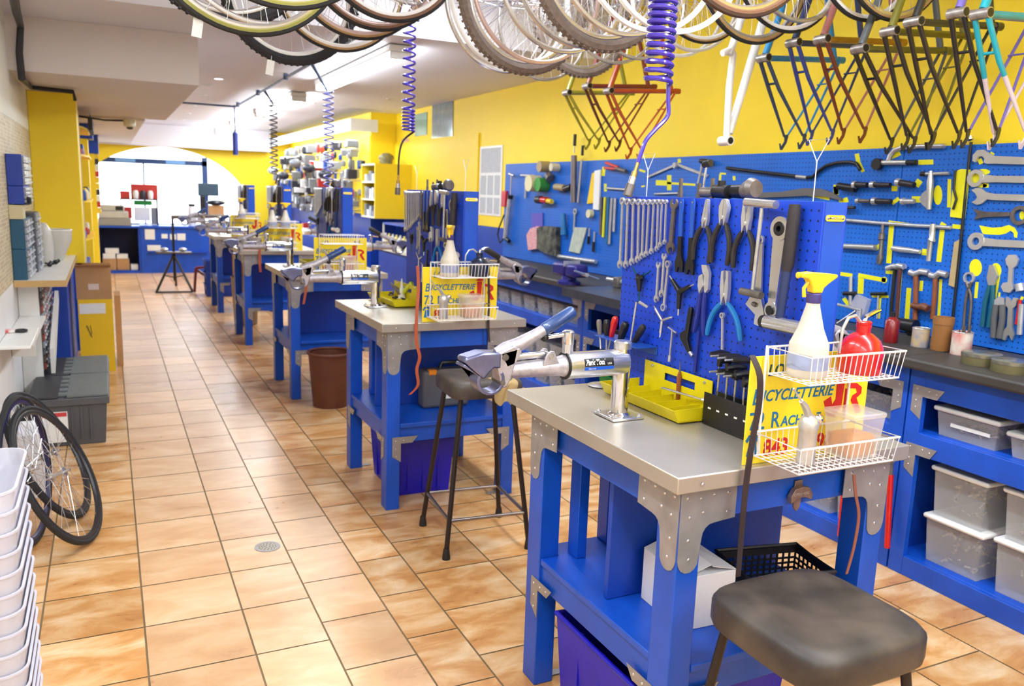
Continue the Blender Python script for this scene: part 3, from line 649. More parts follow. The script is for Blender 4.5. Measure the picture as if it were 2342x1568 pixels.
def make_sign(label):
    t = thing('shop_sign', label, 'sign')
    Wd, Hd = .405, .272
    MB().box((0, 0, 0), (Wd, .004, Hd)).part('sign_panel', M('sign_yellow', (250, 222, 40), .4, var=.06), t, .0008)
    F = lambda x, z: Matrix.Translation((x, -.0006, z)) @ FRONT
    lettering('LO', .040, SGREEN, F(.055, .222), t, offset=.0008, shear=.15); lettering('NE', .040, SGREEN, F(.30, .222), t, offset=.0008, shear=.15)
    lettering('B', .056, SBLUE, F(.012, .152), t, shear=.2, offset=.0008, sx=.8); lettering('ICYCLETTERIE', .040, SBLUE, F(.042, .158), t, offset=.0007, shear=.3, sx=.92, spacing=1.02)
    lettering('72', .064, SBLUE, F(.008, .088), t, sx=.8, offset=.0006); lettering('R', .058, SBLUE, F(.078, .089), t, sx=.85, offset=.0006); lettering('ACHEL E', .036, SBLUE, F(.112, .090), t, offset=.0007, shear=.1, sx=.95)
    lettering('843', .058, SRED, F(.062, .018), t, offset=.0014, sx=.95); lettering('98', .058, SRED, F(.24, .018), t, offset=.0014, sx=.95)
    j = MB().at(F(-.042, -.014) @ Matrix.Scale(1.12, 4, (1, 0, 0)) @ Matrix.Scale(1.12, 4, (0, 1, 0)))
    # big JR monogram
    j.slab([(.262, .14), (.276, .105), (.30, .10), (.32, .125), (.323, .19), (.298, .188), (.299, .142), (.29, .13), (.283, .15)], 0, .0006)
    j.slab([(.292, .195), (.305, .203), (.33, .2), (.326, .192), (.305, .19)], 0, .0006)
    j.slab([(.332, .178), (.362, .176), (.38, .165), (.38, .15), (.366, .14), (.386, .105), (.370, .103), (.348, .136), (.352, .147), (.366, .153), (.362, .163), (.334, .166)], 0, .0006)
    j.slab([(.327, .165), (.338, .165), (.336, .100), (.325, .105)], 0, .0006)
    j.part('monogram', SRED, t)
    p = MB().at(F(0, 0)); p.slab([(.008, .022), (.016, .06), (.036, .06), (.042, .022)], 0, .0006); p.slab([(.002, .062), (.012, .076), (.036, .076), (.046, .064), (.04, .056), (.03, .066), (.016, .066), (.008, .056)], 0, .0007)
    p.part('telephone_symbol', SBLUE, t)
    return t
S0 = make_sign('yellow bicycle shop sign standing at the front of the nearest bench')
S0.location = (SIGNX, BY[0]+SIGNY-.008, BH+.0005)
for i in range(1, 5): dup(S0, (SIGNX, BY[i]+SIGNY-.008, BH+.0005), label='yellow bicycle shop sign standing at the front of the %s bench' % ORD[i])
# ---- two tier wire rack, origin: back left at bench top height
def make_rack(label):
    t = thing('wire_rack', label, 'wire basket')
    def tier(x0, x1, y0, y1, zb, zt):
        f = .0028; b = MB()
        c = [(x0-.006, y1, zt), (x0-.006, y0-.006, zt), (x1+.008, y0-.006, zt), (x1+.008, y1, zt)]
        b.tube(c, f, 6, closed=True); b.tube([(x0, y1, zb), (x0, y0, zb), (x1, y0, zb), (x1, y1, zb)], .0022, 6, closed=True)
        n = 17
        for i in range(n+1):
            x = x0+(x1-x0)*i/n; xt = x0-.006+(x1-x0+.014)*i/n
            b.tube([(xt, y0-.006, zt), (x, y0, zb), (x, y1, zb), (xt, y1, zt)], .0012, 5)
        for i in range(1, 6):
            y = y0+(y1-y0)*i/6
            b.tube([(x0, y, zb), (x1, y, zb)], .0012, 5)
        return b
    tier(.0, .29, -.145, -.012, .232, .298).part('upper_basket', WIREW, t)
    tier(-.022, .285, -.16, -.012, .028, .088).part('lower_basket', WIREW, t)
    for x in (-.005, .285): MB().tube([(x, -.006, .02), (x, -.006, .30)], .0032, 6).part('upright', WIREW, t)
    return t
RX = 1.418
R0 = make_rack('white two tier wire basket rack in front of the nearest sign'); R0.location = (RX, BY[0]+.02, BH)
for i in range(1, 5): dup(R0, (RX, BY[i]+.02, BH), label='white two tier wire basket rack in front of the %s sign' % ORD[i])
UZ = BH+.232+.0016; LZ = BH+.028+.0016
BOT = M('cloudy_bottle', (212, 204, 190), .35, var=.12, scale=6, trans=.0)
def spray(label):
    t = thing('spray_bottle', label, 'spray bottle')
    MB().lathe([(.044, 0), (.0475, .006), (.047, .045), (.046, .078), (.043, .084), (.030, .115), (.021, .15), (.0165, .168), (.0155, .178)], 24).part('bottle', BOT, t)
    MB().lathe([(.0478, .02), (.0478, .055)], 24, cap=False).part('bottle_label', M('faded_blue_label', (160, 170, 205), .5, var=.25, scale=30), t)
    MB().lathe([(.0165, .176), (.0175, .178), (.0175, .197), (.015, .199)], 18).part('collar', M('violet_collar', (70, 62, 130), .4), t)
    h = MB(); h.at(Matrix(((1, 0, 0, 0), (0, 0, 1, 0), (0, 1, 0, 0), (0, 0, 0, 1))))
    h.slab([(-.046, .236), (-.044, .247), (-.02, .249), (.052, .244), (.054, .238), (.03, .222), (.018, .212), (.014, .2), (-.012, .2), (-.014, .214), (-.022, .228), (-.028, .234)], -.0125, .0125)
    h.at().cyl((-.046, 0, .241), (-.052, 0, .241), .008, n=10)
    h.part('trigger_head', YEL, t, .004)
    MB().tube([(-.018, 0, .226), (-.03, 0, .21), (-.027, 0, .19)], .0045, 6).part('trigger', YEL, t)
    return t
def oiler(label, mat):
    t = thing('oil_can', label, 'oil can')
    MB().lathe([(.048, 0), (.05, .004), (.05, .046), (.048, .058), (.04, .075), (.024, .088), (.016, .092), (.016, .105)], 26).part('body', mat, t)
    MB().lathe([(.0175, .104), (.0175, .108), (.016, .109), (.0175, .112), (.0175, .116), (.013, .119)], 18).part('cap', mat, t)
    MB().tube([(.0, 0, .116), (.002, 0, .126), (.03, 0, .137), (.048, 0, .141)], [.006, .0065, .006, .004], 8).part('pump_lever', CHROME, t)
    MB().tube([(-.012, 0, .115), (-.035, -.004, .132), (-.062, -.008, .128), (-.078, -.01, .105), (-.08, -.01, .075), (-.08, -.01, .05)], [.0042, .0042, .004, .0038, .003, .0022], 8).part('spout', TOOLST, t)
    return t
def oilgun(label):
    t = thing('grease_gun', label, 'oil can')
    MB().lathe([(.0215, 0), (.022, .003), (.022, .075), (.024, .078), (.024, .088), (.02, .1), (.008, .108)], 20).part('cup', TOOLST, t)
    MB().tube([(0, 0, .1), (-.022, -.004, .128), (-.04, -.008, .142)], [.009, .008, .005], 8).cyl((-.04, -.008, .142), (-.072, -.012, .172), .0022, n=6).part('nozzle', TOOLST, t)
    MB().ball((.026, -.004, .096), .012, 12).cyl((0, 0, .1), (.03, -.005, .092), .006, n=8).part('pump_knob', CHROME, t)
    return t
CLR = M('clear_plastic', (235, 228, 225), .25, alpha=.33)
CLR2 = M('cloudy_plastic', (215, 215, 216), .3, alpha=.24)
def tub(label):
    t = thing('plastic_tub', label, 'tub')
    b = MB()
    for (z0, z1, s0, s1) in ((0, .092, .05, .058),):
        for sgn in (-1, 1):
            b.add([(-s0*1.1, sgn*s0*.85, z0), (s0*1.1, sgn*s0*.85, z0), (s1*1.12, sgn*s1*.9, z1), (-s1*1.12, sgn*s1*.9, z1)], [(0, 1, 2, 3)])
            b.add([(sgn*s0*1.1, -s0*.85, z0), (sgn*s0*1.1, s0*.85, z0), (sgn*s1*1.12, s1*.9, z1), (sgn*s1*1.12, -s1*.9, z1)], [(0, 1, 2, 3)])
        b.box((-s0*1.1, -s0*.85, z0), (s0*1.1, s0*.85, z0+.001))
    b.part('bowl', CLR, t)
    MB().box((-.069, -.055, .088), (.069, .055, .100)).part('rim', CLR, t, .004)
    MB().box((-.052, -.04, .0015), (.052, .04, .05)).part('contents', M('amber_grease', (225, 140, 40), .4, var=.3, scale=25), t, .01)
    return t
SP = spray('yellow headed spray bottle in the upper basket on the nearest bench'); SP.location = (1.487, 1.425, UZ); SP.rotation_euler = (0, 0, -.15)
OC = oiler('red oil can with curved spout in the upper basket on the nearest bench', REDP); OC.location = (1.658, 1.42, UZ); OC.scale = (1.06, 1.06, 1.08)
OG = oilgun('silver oil gun standing in the lower basket on the nearest bench'); OG.location = (1.475, 1.39, LZ); OG.scale = (1, 1, 1.1)
TB = tub('clear tub of amber grease in the lower basket on the nearest bench'); TB.location = (1.638, 1.40, LZ); TB.scale = (.80, .9, 1.14)
NAVY = M('dark_navy_can', (28, 36, 62), .25, coat=.3)
SP2 = dup(SP, (1.49, BY[1]-.045, UZ), (0, 0, 1.0), 'yellow headed spray bottle in the upper basket on the second bench')
oiler('dark navy oil can in the upper basket on the second bench', NAVY).location = (1.645, BY[1]-.05, UZ)
dup(OG, (1.452, BY[1]-.07, LZ), None, 'silver oil gun standing in the lower basket on the second bench')
dup(TB, (1.605, BY[1]-.055, LZ), None, 'clear tub in the lower basket on the second bench')
dup(OG, (1.46, BY[2]-.07, LZ), None, 'silver oil gun standing in the lower basket on the third bench')
dup(TB, (1.61, BY[2]-.055, LZ), None, 'clear tub in the lower basket on the third bench')
dup(SP, (1.47, BY[3]-.045, UZ), (0, 0, .3), 'spray bottle at the left of the upper basket on the fourth bench')
dup(SP, (1.60, BY[3]-.045, UZ), (0, 0, .2), 'spray bottle at the right of the upper basket on the fourth bench')
dup(TB, (1.6, BY[3]-.055, LZ), None, 'clear tub in the lower basket on the fourth bench')
dup(SP, (1.5, BY[4]-.045, UZ), (0, 0, .3), 'spray bottle in the upper basket on the fifth bench')
# ---- straps
def strap(pts, w, mat, label, name='rubber_strap'):
    mb = MB()
    P = [Vector(p) for p in pts]; Q = []
    for i in range(len(P)-1):
        for k in range(4):
            s = k/4; p0 = P[max(i-1, 0)]; p1 = P[i]; p2 = P[i+1]; p3 = P[min(i+2, len(P)-1)]
            Q.append(.5*((2*p1)+(p2-p0)*s+(2*p0-5*p1+4*p2-p3)*s*s+(3*p1-p0-3*p2+p3)*s**3))
    Q.append(P[-1]); vs = []; fs = []
    for i, q in enumerate(Q):
        ww = w*(1-.5*max(0, i/len(Q)-.6)); vs += [(q.x-ww, q.y-.0012, q.z), (q.x+ww, q.y-.0012, q.z), (q.x+ww, q.y+.0012, q.z), (q.x-ww, q.y+.0012, q.z)]
    for i in range(len(Q)-1):
        for k in range(4): fs.append([i*4+k, i*4+(k+1) % 4, i*4+4+(k+1) % 4, i*4+4+k])
    fs += [[3, 2, 1, 0], [len(vs)-4+i for i in range(4)]]
    mb.add(vs, fs); return mb.solo(name, mat, label, 'strap', smooth=60)
def ay(px, py, Y): return tuple(at_y(px, py, Y))
yy = BY[0]-.015
strap([ay(1720, 812, BY[0]+.012), ay(1738, 860, yy), ay(1735, 930, yy), ay(1722, 1000, yy), ay(1710, 1080, yy), ay(1703, 1140, yy), ay(1695, 1230, yy), ay(1688, 1318, yy-.01)], .009, M('dark_strap', (52, 40, 42), .45), 'dark rubber strap hanging over the front edge of the nearest bench')
BRN = M('brown_strap', (140, 84, 66), .5); RBR = M('reddish_strap', (176, 84, 52), .5)
strap([ay(1953, 1085, yy), ay(1957, 1130, yy), ay(1964, 1180, yy), ay(1953, 1250, yy), ay(1936, 1312, yy)], .005, BRN, 'brown strap hanging at the right of the nearest bench')
yy = BY[1]-.015
strap([ay(955, 608, BY[1]+.012), ay(957, 660, BY[1]+.005), ay(953, 720, yy), ay(952, 780, yy), ay(960, 815, yy), ay(953, 845, yy), ay(956, 880, yy), ay(937, 902, yy)], .008, RBR, 'reddish strap hanging over the front of the second bench')
strap([ay(1117, 605, BY[1]-.015), ay(1118, 680, yy), ay(1117, 740, yy), ay(1119, 782, yy)], .006, M('dark_strap', (52, 40, 42), .45), 'black strap at the right of the second bench front')
yy = BY[2]-.015
strap([ay(702, 615, yy), ay(700, 660, yy), ay(694, 695, yy)], .009, RBR, 'reddish strap hanging from the third bench')
yy = BY[3]-.015
strap([ay(594, 570, yy), ay(594, 600, yy), ay(596, 622, yy)], .012, RBR, 'reddish strap hanging from the fourth bench')
# bottle opener on the apron
t = thing('bottle_opener', 'cast bottle opener screwed to the front apron of the nearest bench', 'bottle opener', ay(1822, 1128, BY[0]+.04))
mb = MB().at(Matrix.Translation((0, 0, 0)) @ FRONT)
mb.slab([(-.01, .03), (.01, .03), (.012, .0), (.008, -.03), (0, -.038), (-.008, -.03), (-.012, 0)], 0, .004)
mb.slab([(-.03, .0), (-.02, .016), (0, .02), (.02, .016), (.03, .0), (.027, -.012), (.015, -.005), (0, -.003), (-.015, -.006), (-.028, -.014)], .004, .016)
mb.v = [v*1.25 for v in mb.v]
OB = M('old_bronze', (150, 126, 116), .35, .6, var=.3, scale=40)
mb.part('opener', OB, t, .001)
lettering('OPEN HERE', .0105, M('worn_silver', (200, 190, 185), .4, .6), Matrix.Translation((-.030, -.0205, .003)) @ FRONT, t, spacing=.95)
# ---- repair stand clamps
GRIPBL = M('blue_vinyl_grip', (30, 62, 120), .35, coat=.3)
def make_clamp(label, grip=GRIPBL, badge=True):
    t = thing('repair_clamp', label, 'repair stand')
    bp = MB().box((-.055, -.055, 0), (.055, .055, .008)).part('base_plate', STEEL, t, .006)
    for x in (-.044, .044):
        for y in (-.044, .044): MB().at(Matrix.Translation((x, y, .008))).lathe([(.008, 0), (.008, .004), (.004, .005), (.0035, .010)], 6).part('bolt', STEEL, bp)
    MB().lathe([(.034, .008), (.03, .013), (.0255, .016), (.0255, .222), (.024, .226)], 28).part('post', CHROME, t)
    MB().lathe([(.0262, .205), (.0262, .224), (.022, .228)], 28).part('post_cap', STEEL, t)
    z = .165
    s = MB().tube([(.008, 0, z), (.0, 0, z), (-.19, 0, z)], [.036, .0385, .0385], 30).part('arm_sleeve', STEEL, t)
    MB().at(Matrix.Translation((-.192, 0, z)) @ Matrix.Rotation(-pi/2, 4, 'Y')).ring(0, 0, .028, .0395, 0, .004, 28).part('sleeve_ring', BLACKR, s)
    if badge:
        # curved sticker that follows the sleeve, facing the camera side
        def sticker(x0, x1, a0, a1, m, nm, r=.0389):
            vs = []; fs = []; N = 8
            for i in range(N+1):
                a = a0+(a1-a0)*i/N; vs += [(x0, -r*cos(a), z+r*sin(a)), (x1, -r*cos(a), z+r*sin(a))]
            for i in range(N): fs.append([2*i, 2*i+1, 2*i+3, 2*i+2])
            return MB().add(vs, fs).part(nm, m, s)
        sticker(-.148, -.052, .02, .62, BLACKP, 'black_badge'); sticker(-.148, -.052, -.26, -.01, M('badge_blue', (20, 90, 210), .35), 'blue_badge')
        def wrap(txt, size, x, a, mat, **k):
            me = text_mesh(txt, size, extr=0.0001, **k)
            for v in me.vertices:
                th = a+v.co.y/.039; v.co = Vector((x+v.co.x, -(.0392+v.co.z)*cos(th), z+(.0392+v.co.z)*sin(th)))
            me.materials.clear(); me.materials.append(mat); link(bpy.data.objects.new('badge_lettering', me), s)
        wrap('Park Tool', .022, -.145, .14, WHITEPL, shear=.25, offset=.0008, sx=.78, spacing=.92); wrap('USA', .008, -.074, .12, WHITEPL, shear=.2)
        wrap('PRS-4 OS', .0062, -.136, -.2, WHITEPL, shear=.1)
    arm = MB().tube([(-.19, 0, z), (-.215, 0, z), (-.36, 0, z-.004), (-.385, 0, z-.004)], [.0335, .027, .021, .021], 24).part('arm', CAST, t)
    # lugs on the arm
    P = Matrix(((1, 0, 0, 0), (0, 0, 1, 0), (0, 1, 0, 0), (0, 0, 0, 1)))
    for sy in (-.024, .018):
        MB().at(Matrix.Translation((0, sy, 0)) @ P).slab([(-.275, z+.008), (-.262, z+.042), (-.252, z+.05), (-.24, z+.048), (-.232, z+.03), (-.222, z+.012)], 0, .006).part('lug', CAST, arm, .002)
    MB().tube([(-.25, -.027, z+.036), (-.25, .027, z+.036)], .008, 10).part('pivot_pin', STEEL, arm)
    # jaw block with cheek plates
    jb = MB().at(Matrix.Translation((0, -.026, 0)) @ P)
    jb.slab([(-.372, z-.022), (-.36, z+.02), (-.352, z+.062), (-.366, z+.07), (-.425, z+.046), (-.41, z+.0), (-.40, z-.045), (-.385, z-.045)], 0, .052)
    jb.part('jaw_block', CAST, t, .004)
    jm = M('blued_jaw', (128, 132, 172), .28, .85, var=.3, scale=14)
    ju = MB().at(Matrix.Translation((0, -.03, 0)) @ P)
    ju.slab([(-.405, z+.052), (-.46, z+.056), (-.508, z+.044), (-.512, z+.034), (-.475, z-.0), (-.452, z-.018), (-.444, z-.006), (-.425, z+.012), (-.405, z+.01)], 0, .06)
    ju.part('upper_jaw', jm, t, .006)
    jl = MB(); pts = []
    for i in range(13):
        a = radians(35-i*20); pts.append((-.432+.032*cos(a), z-.022+.032*sin(a)))
    outer = [(-.432+.041*cos(radians(35-i*20)), z-.022+.041*sin(radians(35-i*20))) for i in range(13)]
    poly = outer+[(-.515, z+.02), (-.511, z+.028)]+pts[::-1]
    for sy in (0,): jl.at(Matrix.Translation((0, -.028, 0)) @ P).slab(poly, 0, .056)
    jl.part('lower_jaw', jm, t, .002)
    for x, zz, r in ((-.392, z+.04, .011), (-.398, z-.03, .009)): MB().tube([(x, -.031, zz), (x, .031, zz)], r*.8, 12).part('jaw_pin', OLDST, t)
    # cam lever with vinyl grip
    lv = MB().tube([(-.41, 0, z+.048), (-.38, 0, z+.058), (-.34, 0, z+.068), (-.29, 0, z+.092), (-.262, 0, z+.106)], [.013, .019, .02, .0165, .0155], 16).part('lever', CAST, t)
    for sy in (-.026, .02): MB().at(Matrix.Translation((0, sy, 0)) @ P).slab([(-.405, z+.05), (-.35, z+.062), (-.342, z+.052), (-.36, z+.02), (-.385, z+.012)], 0, .006).part('lever_cheek', CAST, lv, .002)
    MB().tube([(-.266, 0, z+.104), (-.262, 0, z+.106), (-.178, 0, z+.152), (-.172, 0, z+.155)], [.0155, .0178, .0185, .015], 16).part('grip', grip, t)
    MB().cyl((-.345, 0, z+.034), (-.262, 0, z+.036), .0095, n=12).part('adjuster', STEEL, t)
    k = MB().lathe([(.016, 0), (.016, .02)], 6).at().part('x', STEEL, None); bpy.data.objects.remove(k)
    ck = MB().tube([(-.185, 0, z+.036), (-.185, 0, z+.062)], .0155, 6).tube([(-.185, 0, z+.062), (-.185, 0, z+.064), (-.185, 0, z+.097), (-.185, 0, z+.102)], [.016, .0175, .0175, .011], 20).part('crank_boss', STEEL, t)
    MB().tube([(-.19, 0, z+.09), (-.25, .004, z+.084)], .0068, 12).part('crank_rod', CHROME, ck)
    MB().ball((-.258, .004, z+.083), .012, 12).part('crank_knob', BLACKP, ck)
    return t
K0 = make_clamp('chrome repair clamp with blue grip bolted to the nearest bench, reaching over the aisle'); K0.location = (1.335, 1.985, BH+.0005)
for i in range(1, 5):
    c = dup(K0, (1.31, BY[i]+.60, BH+.0005), (0, 0, [0, .0, .03, -.04, .1][i]), 'chrome repair clamp on the aisle side of the %s bench' % ORD[i])
KR = make_clamp('repair clamp with dark grip behind the nearest bench board, pointing to the wall', GRIPB, False)
KR.rotation_euler = (0, 0, pi); KR.location = (1.80, BY[0]+.50, BH+.0005)
for i in range(1, 4): dup(KR, (1.80, BY[i]+.62, BH+.0005), None, 'repair clamp with dark grip on the wall side of the %s bench' % ORD[i])
# ---- yellow parts trays
def make_tray(label):
    t = thing('parts_tray', label, 'tray')
    # local: x across (towards the board), y along
    b = MB(); L = .40; b.box((0, 0, .004), (.135, L, .008))
    b.add([(0, 0, .004), (0, L, .004), (-.022, L, .042), (-.022, 0, .042), (.003, 0, .006), (.003, L, .006), (-.018, L, .042), (-.018, 0, .042)], [(0, 3, 2, 1), (4, 5, 6, 7), (3, 7, 6, 2), (0, 1, 5, 4)])
    for y in (0, L-.003): b.slab([(0, 0)], 0, 0) if 0 else b.at(Matrix(((1, 0, 0, 0), (0, 0, 1, y), (0, 1, 0, 0), (0, 0, 0, 1)))).slab([(0, .004), (.135, .004), (.135, .045), (-.021, .042)], 0, .003)
    b.at(); b.part('tray', YELMETAL, t)
    for k in range(1, 6):
        MB().at(Matrix(((1, 0, 0, 0), (0, 0, 1, L*k/6), (0, 1, 0, 0), (0, 0, 0, 1)))).slab([(.0, .0085), (.13, .0085), (.13, .034), (-.014, .032)], 0, .002).part('divider', YELMETAL, t)
    h = MB(); T = Matrix(((0, 0, 1, .137), (1, 0, 0, 0), (0, 1, 0, 0), (0, 0, 0, 1))); h.at(T)
    y0, y1, z0, z1 = .03, .375, .004, .112; hy0, hy1, hz0, hz1 = .11, .265, .066, .09
    h.slab([(y0, z0), (y1, z0), (y1, hz0), (y0, hz0)], 0, .003); h.slab([(y0, hz1), (y1, hz1), (y1, z1), (y0, z1)], 0, .003)
    h.slab([(y0, hz0), (hy0, hz0), (hy0, hz1), (y0, hz1)], 0, .003); h.slab([(hy1, hz0), (y1, hz0), (y1, hz1), (hy1, hz1)], 0, .003)
    h.part('back_plate', YELMETAL, t)
    for y in (.065, .33): MB().at(Matrix(((0, 0, -1, .137), (1, 0, 0, 0), (0, 1, 0, 0), (0, 0, 0, 1))) @ Matrix.Translation((y, .1, 0))).lathe([(.006, 0), (.005, .003), (.002, .004)], 10).part('screw', STEEL, t)
    return t
TY = make_tray('empty yellow metal parts tray leaning on the nearest bench board'); TY.location = (1.452, 1.85, BH+.0005)
TY2 = dup(TY, (1.40, BY[1]+.52, BH+.0005), (0, 0, .06), 'yellow metal parts tray full of small parts on the second bench')
dup(TY, (1.45, BY[2]+.45, BH+.0005), None, 'yellow metal parts tray on the third bench')
MB().cyl((0, 0, 0), (.0, -.17, 0), .004, n=8).cyl((0, -.17, 0), (.004, -.178, 0), .006, n=8).solo('spoke_key', STEEL, 'long thin steel key lying across the nearest yellow tray', 'tool', (1.555, 2.08, BH+.05), (0, 0, .15))
t = thing('brush', 'thin brush with a dark wooden handle standing in the nearest yellow tray', 'brush', (1.583, 2.03, BH+.009))
MB().tube([(0, 0, 0), (0, 0, .085), (0, 0, .10)], [.006, .008, .004], 8).part('handle', WOOD, t); MB().cyl((0, 0, .1), (0, 0, .135), .003, .001, n=6).part('bristles', OLDST, t)
random.seed(3)
for k in range(16):
    x = 1.415+random.random()*.09; y = BY[1]+.56+random.random()*.30
    MB().cyl((0, 0, 0), (.018*random.uniform(-1, 1), .018, .004), .006, n=6).solo('small_part', [TOOLST, OLDST, BLACKP][k % 3], 'small metal part piled in the yellow tray on the second bench', 'bike part', (x, y, BH+.016+.012*(k % 3)), (0, 0, random.random()*3), 'small metal parts piled in the yellow tray')
MB().lathe([(.045, 0), (.05, .004), (.03, .01), (.004, .012)], 24).solo('metal_lid', STEEL, 'shallow metal lid lying at the back corner of the nearest bench', 'lid', (1.50, 2.345, BH+.0005))
# green plastic bin lying behind the post of the first bench is on the floor by the cabinets (see right side)
# ---- white carton, black basket, big blue bins
WC = M('white_carton', (226, 226, 232), .7, var=.06, scale=6)
t = thing('carton', 'white carton with handwriting on the shelf of the nearest bench', 'box', (1.345, 1.64, .4505), (0, 0, radians(-3)))
mb = MB(); x1, y1, h = .17, .205, .155
mb.box((0, 0, 0), (x1, y1, h)); mb.part('box_body', WC, t, .002)
MB().add([(0, 0, h+.0005), (0, y1, h+.0005), (.09, y1, h+.030), (.085, 0, h+.026), (0, 0, h+.002), (0, y1, h+.002), (.09, y1, h+.032), (.085, 0, h+.028)], [(0, 3, 2, 1), (4, 5, 6, 7), (0, 4, 7, 3), (3, 7, 6, 2), (2, 6, 5, 1), (1, 5, 4, 0)]).part('flap', WC, t)
MB().add([(x1, 0, h+.0005), (x1, y1, h+.0005), (.095, y1, h+.028), (.09, 0, h+.02), (x1, 0, h+.002), (x1, y1, h+.002), (.095, y1, h+.030), (.09, 0, h+.022)], [(0, 1, 2, 3), (7, 6, 5, 4), (3, 2, 6, 7), (0, 3, 7, 4), (2, 1, 5, 6), (1, 0, 4, 5)]).part('flap', WC, t)
lettering('8 Y', .03, BLACKP, Matrix.Translation((.10, -.0004, .07)) @ FRONT, t, name='handwriting', shear=.2)
lettering('Box', .034, BLACKP, Matrix.Translation((.095, -.0004, .028)) @ FRONT, t, name='handwriting', shear=.3)
def lattice_basket(w, d, h, label, loc, rz=0):
    t = thing('plastic_basket', label, 'basket', loc, (0, 0, rz)); K = M('black_basket', (18, 18, 30), .45)
    MB().box((0, 0, 0), (w, d, .004)).part('base', K, t)
    for (o, L, dx, dy) in (((0, 0), w, 1, 0), ((0, d), w, 1, 0), ((0, 0), d, 0, 1), ((w, 0), d, 0, 1)):
        b = MB(); n = int(L/.02)
        def bx(a0, a1, z0, z1):
            if dx: b.box((a0, o[1]-.0015, z0), (a1, o[1]+.0015, z1))
            else: b.box((o[0]-.0015, a0, z0), (o[0]+.0015, a1, z1))
        bx(0, L, .004, .03); bx(0, L, h-.03, h-.006)
        m = 5
        for i in range(n+1): bx(max(0, i*L/n-.003), min(L, i*L/n+.003), .03, h-.03)
        for j in range(1, m): z = .03+(h-.06)*j/m; bx(0, L, z-.003, z+.003)
        b.part('side', K, t)
    MB().tube([(0, 0, h-.004), (w, 0, h-.004), (w, d, h-.004), (0, d, h-.004)], .006, 6, closed=True).part('rim', K, t); return t
lattice_basket(.27, .19, .14, 'black lattice basket beside the white carton on the nearest bench shelf', (1.535, 1.60, .4505), -.2)
def big_bin(w, d, h, mat, label, loc, rz=0, name='storage_bin', cut=True):
    t = thing(name, label, 'bin', loc, (0, 0, rz)); b = MB(); s = .02; T = .004
    def wall(p0, p1, q0, q1):   # bottom p, top q ; extruded inward
        b.add([p0+(0,), p1+(0,), q1+(h,), q0+(h,)], [(0, 1, 2, 3)])
    A = [(s, s), (w-s, s), (w-s, d-s), (s, d-s)]; B = [(0, 0), (w, 0), (w, d), (0, d)]; I = [(T, T), (w-T, T), (w-T, d-T), (T, d-T)]; J = [(s+T, s+T), (w-s-T, s+T), (w-s-T, d-s-T), (s+T, d-s-T)]
    vs = [p+(0,) for p in A]+[p+(h,) for p in B]+[p+(h,) for p in I]+[p+(.005,) for p in J]; fs = [(3, 2, 1, 0), (12, 13, 14, 15)]
    for i in range(4):
        j = (i+1) % 4; fs += [(i, j, 4+j, 4+i), (4+i, 4+j, 8+j, 8+i), (8+i, 8+j, 12+j, 12+i)]
    b.add(vs, fs); b.part('tub', mat, t)
    MB().tube([(0, 0, h), (w, 0, h), (w, d, h), (0, d, h)], .009, 6, closed=True).part('rim', mat, t)
    for k in range(1, 4):
        x = w*k/4; MB().box((x-.006, s*.3, .02), (x+.006, s+.004, h-.01)).part('rib', mat, t)
        y = d*k/4; MB().box((s*.3, y-.006, .02), (s+.004, y+.006, h-.01)).part('rib', mat, t)
    return t
VB = M('royal_blue_plastic', (24, 20, 190), .35, var=.08)
big_bin(.48, .50, .30, VB, 'royal blue storage bin under the nearest bench', (1.222, 1.60, .0005))
big_bin(.34, .44, .30, VB, 'royal blue storage bin under the second bench', (1.29, BY[1]+.19, .0005))
# grey tool case on second bench shelf
t = thing('tool_case', 'dark grey tool case with an orange latch on the second bench shelf', 'case', (1.475, BY[1]+.26, .4505))
MB().box((0, 0, 0), (.27, .10, .21)).part('shell', GREYP, t, .02, seg=3)
MB().tube([(.11, .05, .208), (.12, .05, .24), (.23, .05, .24), (.245, .05, .208)], .011, 8).part('handle', BLACKP, t)
MB().box((.03, -.004, .185), (.075, .03, .214)).part('latch', M('orange_plastic', (240, 140, 20), .4), t, .004)
MB().box((.11, -.0015, .05), (.16, .0, .1)).part('sticker', WHITEPL, t)
